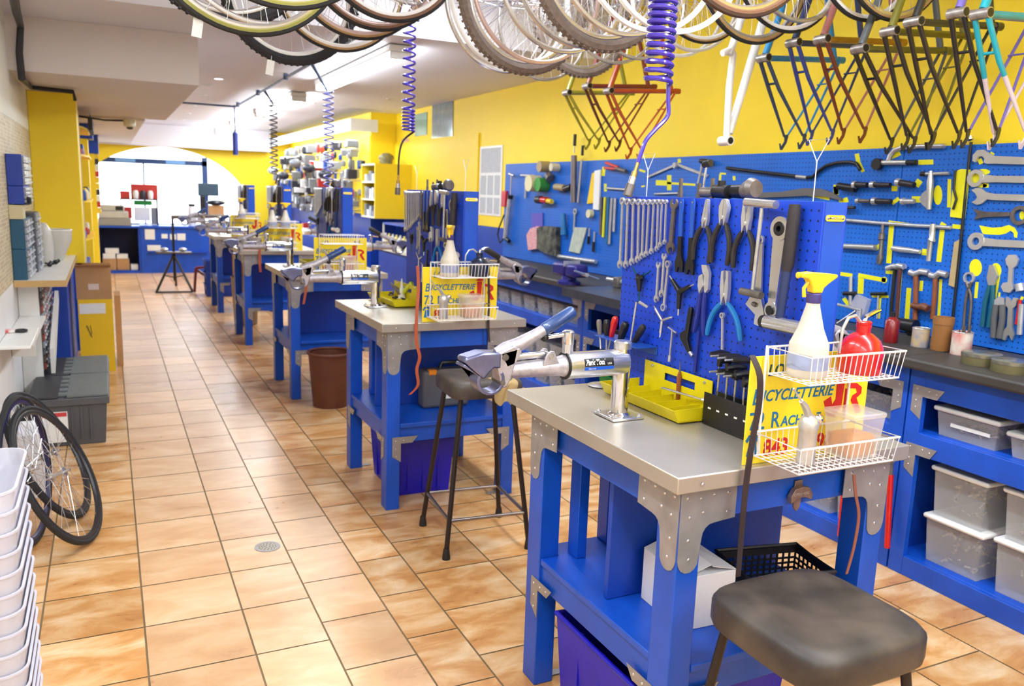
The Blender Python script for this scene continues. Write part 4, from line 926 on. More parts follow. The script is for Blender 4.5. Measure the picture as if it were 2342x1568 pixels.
# ---- stools
def make_stool(label, seatz=.69, w=.188, kk=5.0, th=.066, dr=.205):
    t = thing('stool', label, 'stool'); SM = M('worn_black_vinyl', (50, 44, 42), .5, var=.35, scale=7, col2=(84, 74, 66), bump=.15, bscale=30); LM = M('stool_leg_paint', (36, 26, 26), .4, .2)
    n = 13; vs = []; fs = []
    def sq(a, r):
        k = kk; c, s = cos(a), sin(a); q = (abs(c)**k+abs(s)**k)**(-1/k); return (r*q*c, r*q*s)
    N = 40; prof = [(.90, -th), (.985, -th+.001), (1.0, -th+.008), (1.0, -.012), (.985, .0), (.93, .010), (.8, .014), (.55, .012), (.25, .006), (.04, .004)]
    for f, z in prof:
        for i in range(N): x, y = sq(2*pi*i/N, w*f); vs.append((x, y, seatz+z))
    for k in range(len(prof)-1):
        for i in range(N): fs.append([k*N+i, k*N+(i+1) % N, (k+1)*N+(i+1) % N, (k+1)*N+i])
    fs += [list(range(N))[::-1], [(len(prof)-1)*N+i for i in range(N)]]
    MB().add(vs, fs).part('seat', SM, t, smooth=60)
    zt = seatz-th-.001; a, bq = w*.72, dr
    for sx in (-1, 1):
        for sy in (-1, 1):
            MB().tube([(sx*a, sy*a, zt), (sx*bq, sy*bq, .02)], .0115, 10).part('leg', LM, t)
            MB().lathe([(.019, 0), (.018, .015), (.014, .045), (.0125, .05)], 12).at().part('foot', BLACKR, t).location = (sx*(bq-.001), sy*(bq-.001), 0.0005)
    r = a+(bq-a)*(zt-.17)/(zt-.02)
    RB = M('rung_steel', (170, 160, 158), .3, .9, var=.3)
    for p, q in (((-r, -r), (r, -r)), ((r, -r), (r, r)), ((r, r), (-r, r)), ((-r, r), (-r, -r))):
        MB().cyl((p[0], p[1], .17), (q[0], q[1], .17), .0085, n=10).part('rung', RB, t)
    return t
ST = make_stool('black padded stool in the foreground before the nearest bench'); ST.location = (1.408, 1.25, 0); ST.rotation_euler = (0, 0, .0)
ST2 = make_stool('worn black stool with a tan rag on it, by the second bench', .775, .168, 9.0, .062, .198); ST2.location = (1.492, 3.375, 0); ST2.rotation_euler = (0, 0, -.08)
# rag draped over the second stool's front edge
rg = MB(); vs = []; fs = []
RAG = M('chamois_rag', (188, 160, 110), .9, var=.25, scale=12)
nx, ny = 9, 12
for j in range(ny):
    for i in range(nx):
        u = i/(nx-1)-.5; v = j/(ny-1); x = u*.11*(1-.5*max(0, v-.5))+.012*sin(v*5); 
        if v < .5: y = .10-.2*v; z = .003+.004*sin(u*14+v*9)
        else: y = -.0045-.004*(1+sin(u*16+v*4)); z = .002-(v-.5)*.19+.012*sin(u*9)
        vs.append((x, y, z))
for j in range(ny-1):
    for i in range(nx-1): k = j*nx+i; fs.append((k, k+1, k+nx+1, k+nx))
o = rg.add(vs, fs).solo('rag', RAG, 'tan chamois rag draped over the edge of the worn stool', 'rag', (1.545, 3.196, .784), (0, 0, -.08)); m = o.modifiers.new('s', 'SOLIDIFY'); m.thickness = .002; m.offset = 1; o.modifiers.new('u', 'SUBSURF').levels = 1
# ---- brown waste bin in front of the third bench
t = thing('waste_bin', 'brown plastic waste bin on the floor before the third bench', 'bin', (1.44, 5.99, .0005))
BP = M('brown_plastic', (104, 56, 40), .5, var=.15)
MB().lathe([(.125, 0), (.13, .004), (.162, .40), (.158, .40), (.126, .008)], 32).part('pail', BP, t)
MB().at(Matrix.Translation((0, 0, .405))).torus(.165, .011, 32, 8).part('rim', BP, t)
# ================================================================ RIGHT SIDE: CABINETS, COUNTER, PEGBOARD WALL
CX = 3.10
def cabinet(y0, y1, label):
    t = thing('shelf_cabinet', label, 'cabinet', (CX, y0, 0)); L = y1-y0-.004; D = .52; s = .07; F = .028
    def bx(a, b, nm, mt=BLUE, bev=.002): return MB().box(a, b).part(nm, mt, t, bev)
    for y in (0, L-s): bx((0, y, 0), (F, y+s, .93), 'stile')
    bx((.001, s, .812), (F-.001, L-s, .93), 'rail'); bx((.001, s, .555), (F-.001, L-s, .652), 'rail'); bx((.001, s, 0), (F-.001, L-s, .088), 'rail')
    bx((F, .012, .632), (D, L-.012, .652), 'shelf'); bx((F, .012, .07), (D, L-.012, .088), 'shelf')
    bx((D, .0, 0), (D+.012, L, .93), 'back', BLUE2); bx((F, 0, 0), (D, .012, .93), 'side', BLUE2); bx((F, L-.012, 0), (D, L, .93), 'side', BLUE2)
    for zz in (.812, .652-.097):
        for y, fl in ((s, -1), (L-s, 1)):
            for up in (1,):
                mb = MB().at(Matrix.Translation((-.0006, y, zz)) @ SIDE)
                pts = [(-fl*.05, .045), (fl*.10, .045), (fl*.07, 0), (0, 0), (0, -.10), (-fl*.05, -.07)]
                mb.slab([(x, q) for x, q in pts], 0, .002)
                rivets(mb.mat(1), 1, [(-fl*.03, .03), (fl*.03, .03), (fl*.065, .025), (-fl*.03, -.02), (-fl*.03, -.05)])
                mb.part('corner_bracket', [GALV, STEEL], t)
    return t
cabs = [(.6, 2.385, 'blue shelf cabinet nearest the right edge, with white lidded boxes'), (2.39, 3.75, 'blue shelf cabinet behind the nearest bench'),
        (3.754, 5.15, 'blue shelf cabinet with dark shelves below the metal plate'), (5.154, 7.35, 'blue shelf cabinet full of small clear bins, behind the second bench')]
for a in cabs: cabinet(*a)
RUB = M('dark_counter_rubber', (62, 58, 54), .5, var=.25, scale=5, bump=.15, bscale=60)
MB().box((3.03, .6, .932), (3.632, 2.385, .98)).solo('counter_top', RUB, 'dark rubber counter top nearest the right edge, with round tins', 'worktop', bevel=.012)
MB().box((3.03, 2.39, .932), (3.632, 7.35, .98)).solo('counter_top', RUB, 'long dark counter top running behind the benches to the vise', 'worktop', bevel=.012)
def bits(n, w, d, h, seed):
    random.seed(seed); mb = MB()
    for k in range(n):
        p = Vector((random.uniform(.02, w-.02), random.uniform(.02, d-.02), random.uniform(.012, h))); v = Vector((random.uniform(-1, 1), random.uniform(-1, 1), random.uniform(-.7, .7))).normalized()*random.uniform(.02, .05)
        q = Vector((min(max(p.x+v.x, .01), w-.01), min(max(p.y+v.y, .01), d-.01), min(max(p.z+v.z, .01), h))); mb.tube([p, q], random.choice([.003, .005, .008]), 6)
    return mb
def lid_box(w, d, h, label, loc, seed=0, fill=.7, taper=.012, lab=False, lidm=WHITEPL):
    """origin: near front bottom corner; x into the shelf, y along the wall"""
    t = thing('lidded_box', label, 'storage box', loc); b = MB(); T = .0015; s = taper
    A = [(s, s), (w-s, s), (w-s, d-s), (s, d-s)]; B = [(0, 0), (w, 0), (w, d), (0, d)]
    vs = [p+(0,) for p in A]+[p+(h,) for p in B]+[(x+(T if x < w/2 else -T), y+(T if y < d/2 else -T), h) for x, y in B]+[(x+(T if x < w/2 else -T), y+(T if y < d/2 else -T), T) for x, y in A]
    fs = [(3, 2, 1, 0), (12, 13, 14, 15)]
    for i in range(4):
        j = (i+1) % 4; fs += [(i, j, 4+j, 4+i), (4+i, 4+j, 8+j, 8+i), (8+i, 8+j, 12+j, 12+i)]
    b.add(vs, fs).part('tub', CLR2, t, .006, seg=2)
    if lidm: MB().box((-.014, -.012, h-.008), (w+.012, d+.012, h+.0135)).part('lid', lidm, t, .0098, seg=3)
    c = MB().at(Matrix.Translation((s, s, .002))); bb = bits(44, w-2*s, d-2*s, h*fill, seed); c.v = [Vector(v)+Vector((s, s, .004)) for v in bb.v]; c.f = bb.f; c.m = bb.m
    o = c.part('contents', M('mixed_metal_parts', (190, 176, 165), .4, .3, var=.5, scale=60, col2=(80, 68, 64)), t); o['kind'] = 'stuff'
    if lab: MB().box((.0, .03, h*.45), (-.002, d-.07, h*.58)).at().part('paper_label', WHITEPL, t)
    return t
sh1, sh2 = .0885, .6525
G = 'white lidded boxes on the nearest cabinet shelves'
def pb(y0, y1, z, h, lb, seed, fill=.8, lab=False):
    o = lid_box(.36, y1-y0, h, lb, (CX+.055, y0, z), seed, fill, lab=lab); o['group'] = G
pb(2.0, 2.26, sh1, .2, 'white lidded clear box at the bottom of the far stack in the nearest cabinet', 1)
pb(2.01, 2.25, sh1+.2145, .205, 'white lidded clear box on top of the far stack in the nearest cabinet', 2)
pb(1.66, 1.94, sh1, .215, 'white lidded clear box at the bottom of the second stack, cut by the right edge', 3)
pb(1.67, 1.93, sh1+.2295, .2, 'white lidded clear box on top of the second stack, cut by the right edge', 4)
pb(2.0, 2.275, sh2, .115, 'white lidded box with a paper strip on the upper shelf of the nearest cabinet', 5, .5, True)
pb(1.745, 1.95, sh2, .09, 'smaller white lidded box on the upper shelf, next to the one with a strip', 6, .5)
pb(1.42, 1.70, sh2, .125, 'white lidded box on the upper shelf at the right edge of the photo', 7, .5)
random.seed(5)
for k in range(4):
    y = 2.50+k*.29; lid_box(.34, .25, .11, ['dim lidded box at the near end', 'second dim lidded box', 'third dim lidded box', 'last dim lidded box'][k]+' of the shelf behind the nearest bench', (CX+.06, y, sh2), 20+k, lidm=WHITEPL if k else None)['group'] = 'lidded boxes behind the nearest bench'
for k in range(4):
    y = 2.50+k*.29; lid_box(.34, .26, .2, ['dim box at the near end', 'second dim box', 'third dim box', 'last dim box'][k]+' of the bottom shelf behind the nearest bench', (CX+.06, y, sh1), 30+k)['group'] = 'lidded boxes behind the nearest bench'
# small clear bins on the far unit: two rows
SMB = lid_box(.22, .2, .125, 'x', (0, 0, 0), 9, .6, lidm=None)
ordn = ['first', 'second', 'third', 'fourth', 'fifth', 'sixth', 'seventh', 'eighth', 'ninth']
first = True
for row, (z, nm, h) in enumerate(((sh2, 'upper', 1), (.3, 'middle', 1.1), (sh1, 'lowest', 1.1))):
    if row == 1: MB().box((CX+.03, 5.17, .282), (CX+.5, 7.33, .2995)).solo('shelf_board', BLUE, 'loose blue shelf board inside the cabinet of small bins', 'shelf')
    for k in range(8):
        lab = '%s clear bin from the near end of the %s shelf behind the second bench' % (ordn[k], nm); loc = (CX+.04, 5.26+k*.25, z+.0002)
        if first: SMB.location = loc; SMB['label'] = lab; SMB['group'] = 'small clear bins behind the second bench'; first = False
        else: c = dup(SMB, loc, None, lab); c.scale = (1, 1, h)
GR = M('green_plastic', (20, 140, 62), .45)
big_bin(.40, .40, .26, GR, 'green plastic bin low in the cabinet beyond the nearest bench', (CX+.04, 4.55, sh1), name='green_bin')
for k in range(5):
    MB().box((0, 0, 0), (.3, .19, .05)).solo('parts_tray', BLACKP, ordn[k]+' black parts tray on the shelf below the metal plate', 'tray', (CX+.05, 3.95+k*.22, sh2), (0, 0, 0), 'black trays below the metal plate', .004)
# red handled long tools leaning by cabinet
for k, (px, a, b, nm, lb) in enumerate(((1925, 1130, 1225, 'pry_bar', 'red box wrench standing low between bench and cabinet'), (2033, 1085, 1252, 'pipe_tool', 'long red handled tool leaning on the seam of the cabinets'))):
    P = at_x(px-4, b, 3.06); Q = at_x(px+4, a, 3.075)
    t = thing(nm, lb, 'tool', P); d = Q-P; MB().tube([(0, 0, 0), d], .013, 10).part('handle', REDP, t); MB().tube([d, d*1.35], .009, 8).part('shank', OLDST, t)
# ---- items on the counter
def cpt(px, py, z=.9805): p = at_z(px, py, z); return Vector((min(p.x, 3.56), p.y, z))
def can(name, label, px, py, r, h, mat, cat='tin', rim=True, group=None):
    t = thing(name, label, cat, cpt(px, py), group=group); MB().lathe([(r*.97, 0), (r, .003), (r, h), (r*.94, h), (r*.92, .006)], 24).part('body', mat, t)
    if rim: MB().at(Matrix.Translation((0, 0, h))).torus(r, .002, 24, 6).part('rim', TOOLST, t)
    return t
can('tin_can', 'small paper labelled tin on the counter under the orange hammers', 2103, 792, .038, .085, M('aged_label', (196, 170, 128), .6, var=.3, scale=14, col2=(110, 130, 170)))
t = can('wooden_pot', 'brown wooden pot on the counter next to the red and white can', 2150, 800, .042, .15, M('brown_wood_pot', (150, 100, 50), .6, var=.2), 'pot', False)
MB().ring(0, 0, .042, .0445, .118, .15, 24).part('lid_band', M('brown_wood_pot'), t)
t = can('paint_can', 'red and white can full of small bits on the counter', 2196, 810, .042, .1, M('red_white_can', (225, 215, 200), .45, var=.4, scale=9, col2=(200, 30, 35)))
mb = MB(); random.seed(4)
for k in range(14): a = random.random()*6.3; r = random.random()*.03; mb.tube([(r*cos(a), r*sin(a), .03), (r*cos(a)*1.3, r*sin(a)*1.3, .1+random.random()*.035)], .003, 6)
mb.part('bits', OLDST, t)['kind'] = 'stuff'
TINL = M('tin_olive', (120, 112, 78), .4, .4, var=.3)
for k, (px, py, r, lb) in enumerate(((2243, 832, .075, 'flat round tin on the counter beside the red and white can'), (2310, 850, .07, 'flat round tin on the counter nearest the right edge'))):
    t = thing('round_tin', lb, 'tin', cpt(px, py)); MB().lathe([(r, 0), (r, .04), (r*.96, .04), (r*.96, .004)], 30).part('body', TINL, t); MB().lathe([(r*1.02, .034), (r*1.02, .046), (r*.98, .048), (.002, .047)], 30).part('lid', M('pale_tin', (150, 146, 130), .25, .7), t)
t = thing('spray_can', 'dark red can standing on the counter behind the red oil can', 'can', cpt(2036, 782)); MB().lathe([(.03, 0), (.032, .004), (.032, .1), (.02, .115), (.012, .12)], 20).part('body', M('deep_red_can', (130, 18, 24), .3, coat=.3), t); MB().lathe([(.01, .12), (.01, .14), (.008, .142)], 12).part('nozzle', BLACKP, t)
t = thing('drill', 'black power tool lying on the counter behind the hammers', 'tool', cpt(2068, 765)); MB().tube([(0, .05, .05), (0, -.06, .05)], [.03, .034], 14).part('motor', BLACKP, t); MB().tube([(0, -.02, .03), (.02, -.03, .0)], .018, 10).part('grip', BLACKP, t)
t = thing('sash_clamp', 'grey metal clamp standing on the counter behind the spray bottle', 'tool', cpt(1935, 752)); MB().tube([(0, .10, 0), (0, .10, .12), (0, -.08, .11), (0, -.08, 0)], .008, 8).part('frame', TOOLST, t); MB().tube([(0, .06, .02), (0, -.05, .10)], .006, 8).part('brace', STEEL, t)
# ---- steel plate, vise and bench tools at the far part
MB().box((0, 0, 0), (.62, .80, .006)).box((0, 0, -.05), (.006, .8, 0)).solo('steel_plate', M('plate_steel', (120, 124, 128), .3, .85, var=.2), 'overhanging steel plate on the counter in front of the vise', 'metal plate', (2.80, 4.15, .9805))
t = thing('vise', 'dark blue bench vise on the steel plate behind the second clamp', 'vise', (2.98, 5.17, .9805)); VM = M('vise_navy', (38, 34, 120), .4, .2, var=.2)
MB().lathe([(.085, 0), (.085, .02), (.055, .035), (.05, .06)], 20).part('base', VM, t); MB().box((-.055, -.02, .055), (.055, .17, .15)).part('body', VM, t, .02); MB().box((-.06, -.17, .06), (.06, -.035, .15)).part('front_jaw', VM, t, .02)
MB().box((-.065, -.034, .13), (.065, -.022, .17)).part('jaw_plate', TOOLST, t); MB().cyl((0, -.17, .09), (0, -.25, .09), .014, n=12).part('screw', STEEL, t); MB().cyl((-.1, -.24, .12), (.1, -.24, .06), .007, n=8).part('tommy_bar', STEEL, t)
t = thing('frame_jig', 'long steel frame jig lying on the counter right of the vise', 'tool', (3.2, 4.3, .987)); MB().cyl((0, -.25, .045), (0, .7, .045), .016, n=12).part('bar', TOOLST, t)
for y in (-.2, .15, .55): MB().box((-.035, y-.03, 0), (.035, y+.03, .075)).part('clamp_block', OLDST, t, .008)
MB().at(Matrix.Translation((-.01, .32, .16)) @ Matrix.Rotation(pi/2, 4, 'Y')).torus(.07, .007, 28, 8).part('hand_wheel', TOOLST, t); MB().cyl((0, .32, .05), (0, .32, .16), .007, n=8).part('wheel_stem', TOOLST, t)
for k, (x, y, a, L, lb) in enumerate(((3.30, 4.42, .2, .34, 'black steel bar leaning on the board right of the vise, longer one'), (3.35, 4.20, .13, .28, 'brown handled bar leaning on the board right of the vise'))):
    MB().tube([(0, 0, 0), (.2, a, L*.5), (.24, a*1.8, L)], [.013, .016, .010], 8).solo('leaning_bar', [OLDST, WOOD][k], lb, 'tool', (x, y, 1.0+.0))
# ---- pegboard wall
WX = 3.638
PEGW = board_mat('wall_pegboard', (16, 102, 205), axes='YZ', r=.0032)
mbp = MB().box((WX, .6, .982), (3.652, 2.985, 1.905)).box((WX, 2.99, .982), (3.652, 5.37, 1.905)).box((WX, 5.375, .982), (3.652, 7.70, 1.905))
def W4(u, v): return (1880+u/3.015, 300+v/3.015)
def W2(u, v): return (1100+u/3.92, 300+v/3.92)
def W9(u, v): return (1450+u/4.983, 300+v/4.983)
SHAD = []
def wt(name, lab, cat, F, prims, group=None, z0=.004, X=None):
    """a tool on the board: prims = (part, material, kind, crop points, ...) ; t = tube, p = flat plate, r = ring"""
    X = X or WX-.0006; S0_ = at_x(*F(*prims[0][3][0]), X); t = thing(name, lab, cat, S0_, hang_rot(0), group)
    def L(p): q = at_x(*F(*p), X); return (-(q.y-S0_.y), q.z-S0_.z)
    parts = {}
    for pr in prims:
        nm, m, k, pts = pr[:4]; key = (nm, m.name)
        if k == 't*' : key = (nm, m.name, len(parts))
        if key not in parts: parts[key] = (MB(), nm, m)
        mb = parts[key][0]; Q = [L(p) for p in pts]
        if k[0] == 't':
            r = pr[4]; zz = pr[5] if len(pr) > 5 else z0+(max(r) if isinstance(r, (list, tuple)) else r); mb.tube([(x, y, zz) for x, y in Q], r, 10)
        elif k == 'p': th = pr[4] if len(pr) > 4 else .008; mb.slab(Q, z0, z0+th)
        elif k == 'r': r0, r1 = pr[4]; mb.ring(Q[0][0], Q[0][1], r0, r1, z0, z0+(pr[5] if len(pr) > 5 else .01), 24)
        elif k == 'c': r, dpt = pr[4]; mb.tube([(Q[0][0], Q[0][1], z0), (Q[0][0], Q[0][1], z0+dpt)], r, 16)
    for mb, nm, m in parts.values(): mb.part(nm, m, t)
    return t
SM_ = TOOLST; LG = M('light_steel', (205, 205, 200), .3, .7, var=.15)
wt('hacksaw', 'chrome hollow frame hacksaw at the top of the wall pegboard', 'saw', W4, [('frame', STEEL, 't', [(862, 103), (700, 105), (570, 112), (520, 130), (488, 165), (470, 212)], .0125), ('handle', LG, 't', [(425, 218), (600, 216)], .013), ('sleeve', BLACKR, 't', [(600, 216), (665, 216)], .012), ('knob', BLACKR, 'c', [(402, 228)], (.03, .03))])
wt('alignment_lever', 'black and blue frame lever arching over the wall pegboard', 'tool', W9, [('bar', BLACKP, 't', [(1080, 420), (1400, 460), (1870, 515)], .011), ('sleeve', LG, 't', [(1870, 515), (1990, 528)], .010), ('arm', BLACKP, 't', [(1990, 528), (2060, 520), (2130, 450), (2210, 395), (2342, 360)], .010), ('tail', BLACKP, 't', [(2342, 360), (2480, 352), (2560, 372), (2600, 440)], .010)])
wt('curved_cutter', 'broad grey curved blade tool just above the nearest bench board', 'tool', W9, [('blade', M('grey_blade', (120, 118, 118), .4, .5), 'p', [(1440, 700), (1700, 690), (1950, 650), (2150, 655), (2280, 700), (2390, 770), (2385, 790), (2200, 745), (2000, 735), (1780, 745), (1450, 760)], .012), ('handle', NAVY, 'p', [(1300, 690), (1440, 695), (1445, 755), (1310, 750)], .014)])
def sock(a, b, c, lab, r=.02, body=BLACKP):
    wt('bearing_punch', lab, 'tool', W4, [('body', body, 't', [a, b], [r*.82, r*.7], .03), ('collar', SM_, 't', [a, ((a[0]*.8+b[0]*.2), (a[1]*.8+b[1]*.2))], r, .03), ('bore', BLACKP, 't', [(a[0]-2, a[1]), (a[0]+1, a[1])], r*.6, .03)], 'dark socket tools in two rows on the wall pegboard', z0=.002)
DK = M('dark_socket', (70, 66, 68), .35, .6, var=.3, scale=30)
sock((245, 370), (340, 372), 0, 'silver collared socket second from the left in the upper socket row', .02, DK); sock((365, 370), (500, 372), 0, 'dark socket third from the left in the upper socket row', .018, DK)
sock((545, 353), (665, 372), 0, 'grey socket at the right end of the upper socket row', .021, DK); sock((265, 480), (360, 482), 0, 'bronze tipped socket at the left of the lower socket row', .014, OLDST)
sock((378, 482), (505, 485), 0, 'ribbed dark socket in the middle of the lower socket row', .019, DK); sock((580, 484), (665, 484), 0, 'silver socket at the right end of the lower socket row', .018, SM_)
sock((140, 528), (255, 528), 0, 'small dark socket lowest at the left of the socket rows', .013, DK)
wt('threaded_adapter', 'ribbed black threaded tool at the left end of the upper socket row', 'tool', W4, [('thread', BLACKP, 't', [(135, 378), (255, 398)], .02)])
wt('wheel_puller', 'cranked T bar puller with a half round grey disc on the wall', 'tool', W4, [('bar', LG, 't', [(710, 295), (890, 290)], .008), ('tip', BLACKP, 't', [(700, 295), (725, 295)], .012), ('spindle', LG, 't', [(772, 275), (768, 350), (762, 440), (758, 540)], [.008, .017, .014, .012]), ('disc', SM_, 'p', [(745, 395), (705, 430), (685, 470), (700, 500), (730, 530), (745, 535)], .012)])
wt('yellow_template', 'upright yellow board with a bent black rod hung on it', 'template', W4, [('board', YPAINT, 'p', [(975, 262), (1030, 265), (990, 602), (898, 590), (920, 330), (950, 270)], .012), ('rod', BLACKP, 't', [(940, 270), (930, 400), (948, 470), (925, 540)], .006, .022)])
wt('straight_edge', 'long grey rod lying level across the wall pegboard', 'rod', W4, [('rod', SM_, 't', [(112, 606), (400, 632), (650, 650), (770, 655), (900, 665)], .009)])
wt('seat_post_reamer', 'upright stepped reamer under the long rod, left one', 'tool', W4, [('shaft', OLDST, 't', [(440, 640), (436, 700), (432, 705), (430, 745), (430, 750), (425, 850), (422, 855), (412, 915)], [.008, .009, .016, .016, .011, .011, .017, .013])])
wt('head_tube_reamer', 'upright silver reamer under the long rod, right one', 'tool', W4, [('shaft', LG, 't', [(788, 640), (785, 690), (782, 735), (780, 750), (770, 760), (757, 895)], [.014, .015, .014, .020, .012, .011])])
wt('cutting_guide', 'short silver tube with bored ends on the wall pegboard', 'tool', W4, [('tube', LG, 't', [(135, 790), (385, 802)], [.013, .016])])
wt('tap_handle', 'ribbed grey tap holder between the two reamers', 'tool', W4, [('body', SM_, 't', [(505, 805), (560, 815), (620, 820), (695, 832)], [.013, .016, .014, .011])])
wt('paint_stick', 'pale wooden slat hanging beside the black rod', 'slat', W4, [('slat', M('pale_wood', (180, 158, 112), .7, var=.1), 'p', [(925, 765), (970, 740), (925, 1075), (885, 1060)], .01)])
wt('headset_rod', 'long black rod with a silver ball top leaning down the pegboard', 'rod', W4, [('rod', BLACKP, 't', [(1040, 75), (1015, 300), (975, 700), (930, 1130), (905, 1370)], .007, .012), ('ball', CHROME, 't', [(1037, 28), (1036, 35), (1036, 60), (1038, 68)], [.008, .017, .017, .008], .018)])
def hm(hd, sh, m, lab, r=.012, hr=.015, hm_=SM_, z=.004):
    wt('hammer', lab, 'hammer', W4, [('handle', m, 't', sh, r), ('head', hm_, 't', hd, hr)], 'hammers on the wall pegboard', z0=z)
hm([(465, 945), (510, 930), (555, 940), (590, 930)], [(515, 950), (500, 1110), (492, 1180), (485, 1330)], BLACKR, 'hammer with a black and silver handle, left of the dark wooden one', .009, .014)
hm([(560, 930), (575, 925), (610, 935)], [(582, 945), (570, 1100), (552, 1360)], M('dark_wood', (88, 40, 36), .5, var=.2), 'hammer with a dark reddish wooden handle', .010, .014, z=.036)
hm([(625, 970), (660, 985), (700, 965), (755, 975)], [(664, 985), (662, 1150), (655, 1390)], WOOD, 'hammer with an orange wooden handle, left of the brown spool', .0125, .016)
hm([(765, 990), (800, 1000), (830, 975), (880, 990)], [(798, 1000), (790, 1150), (775, 1290)], WOOD, 'hammer with an orange wooden handle, right of the brown spool', .0115, .016)
wt('wooden_spool', 'brown wooden mallet head between the two orange hammers', 'mallet', W4, [('spool', M('spool_wood', (110, 62, 40), .5, var=.2), 't', [(660, 1198), (700, 1208), (740, 1208), (768, 1222)], [.016, .015, .02, .018], .04)])
wt('t_wrench', 'grey T wrench hanging on its yellow outline', 'wrench', W4, [('shaft', SM_, 't', [(212, 1000), (208, 1215)], .010), ('collar', BLACKP, 't', [(165, 1118), (245, 1118)], .012)])
wt('small_t_wrench', 'small T shaped tool with a black cross bar', 'wrench', W4, [('bar', BLACKP, 't', [(350, 1120), (455, 1118)], .009), ('shaft', SM_, 't', [(398, 1120), (388, 1290)], .005)])
wt('plastic_bag', 'crumpled clear plastic bag hanging on the pegboard', 'bag', W4, [('bag', CLR, 'p', [(265, 1125), (310, 1145), (345, 1160), (320, 1250), (290, 1280), (250, 1230), (228, 1190)], .03)])
BW_ = M('bright_wrench_steel', (214, 212, 206), .32, .65, var=.12)
wt('hook_wrench', 'big chrome hook wrench, topmost at the right edge', 'wrench', W4, [('hook', BW_, 'p', [(1070, 215), (1052, 205), (1055, 165), (1085, 132), (1130, 128), (1165, 150), (1200, 172), (1393, 178), (1500, 180), (1500, 232), (1340, 228), (1200, 224), (1150, 225), (1130, 215), (1135, 190), (1120, 172), (1092, 175), (1080, 195)], .012)])
wt('ring_wrench', 'big chrome ring wrench, second from the top at the right edge', 'wrench', W4, [('ring', BW_, 'r', [(1072, 325)], (.022, .040), .014), ('bar', BW_, 'p', [(1115, 298), (1210, 308), (1500, 310), (1500, 358), (1210, 352), (1115, 355)], .010)])
wt('open_wrench', 'big chrome open end wrench, third from the top at the right edge', 'wrench', W4, [('head', BW_, 'p', [(1045, 405), (1080, 392), (1115, 395), (1145, 420), (1200, 432), (1500, 440), (1500, 485), (1200, 475), (1150, 470), (1118, 498), (1085, 508), (1045, 490), (1072, 475), (1085, 455), (1072, 430)], .012)])
wt('bronze_wrench', 'dark bronze forked wrench, fourth from the top at the right edge', 'wrench', W4, [('fork', OLDST, 'p', [(1058, 535), (1095, 545), (1140, 555), (1310, 558), (1310, 585), (1140, 592), (1095, 600), (1060, 612), (1085, 575)], .012), ('ring', OLDST, 'r', [(1375, 580)], (.026, .042), .012)])
wt('ring_wrench', 'big chrome ring wrench, lowest of the level ones at the right edge', 'wrench', W4, [('ring', BW_, 'r', [(1075, 758)], (.018, .040), .014), ('bar', BW_, 'p', [(1118, 732), (1210, 745), (1500, 760), (1500, 808), (1210, 795), (1110, 790)], .010)])
wt('long_pliers', 'thin long pliers in front of a round yellow outline', 'pliers', W4, [('jaws', SM_, 'r', [(1025, 1010)], (.018, .028), .012), ('handles', OLDST, 't', [(1005, 1040), (1035, 1120), (1040, 1180), (1022, 1390)], .007), ('handles', OLDST, 't', [(1042, 1040), (1012, 1110), (1000, 1180), (985, 1370)], .007)])
wt('tin_snips', 'snips with teal and yellow handles beside the long pliers', 'pliers', W4, [('jaws', LG, 'p', [(1170, 920), (1200, 925), (1225, 1000), (1200, 1060), (1165, 1070), (1152, 1010)], .014), ('handle', M('teal_grip', (10, 90, 110), .4), 't*', [(1172, 1060), (1140, 1180), (1120, 1345)], .011), ('handle', M('teal_grip'), 't*', [(1195, 1060), (1190, 1180), (1165, 1350)], .011)])
wt('double_open_wrench', 'short fat double ended wrench hung upright at the right', 'wrench', W4, [('body', BW_, 'p', [(1280, 880), (1300, 852), (1345, 850), (1368, 885), (1355, 925), (1330, 945), (1325, 1040), (1335, 1085), (1310, 1112), (1265, 1105), (1248, 1070), (1262, 1045), (1295, 1040), (1302, 940), (1285, 915)], .012)])
wt('grey_pliers', 'big pliers with grey handles at the right', 'pliers', W4, [('jaws', SM_, 'p', [(1200, 1165), (1235, 1140), (1270, 1150), (1275, 1200), (1205, 1210)], .014), ('handle', GREYP, 't*', [(1220, 1195), (1205, 1290), (1200, 1420)], .014), ('handle', GREYP, 't*', [(1262, 1195), (1262, 1290), (1240, 1425)], .014)])
wt('open_end_wrench', 'steel double open end wrench hanging upright beside the grey pliers', 'wrench', W4, [('body', LG, 'p', [(1285, 1140), (1305, 1150), (1320, 1175), (1335, 1145), (1360, 1150), (1352, 1200), (1330, 1220), (1325, 1350), (1340, 1400), (1322, 1440), (1305, 1405), (1292, 1405), (1275, 1440), (1250, 1430), (1262, 1380), (1290, 1345), (1298, 1220), (1280, 1195)], .012)])
wt('red_pliers', 'pliers with red handles cut by the right edge', 'pliers', W4, [('jaws', SM_, 't', [(1385, 1050), (1395, 1100)], .02), ('handle', REDP, 't*', [(1380, 1160), (1365, 1260), (1355, 1330)], .008), ('handle', SM_, 't*', [(1393, 1190), (1378, 1400)], .012)])
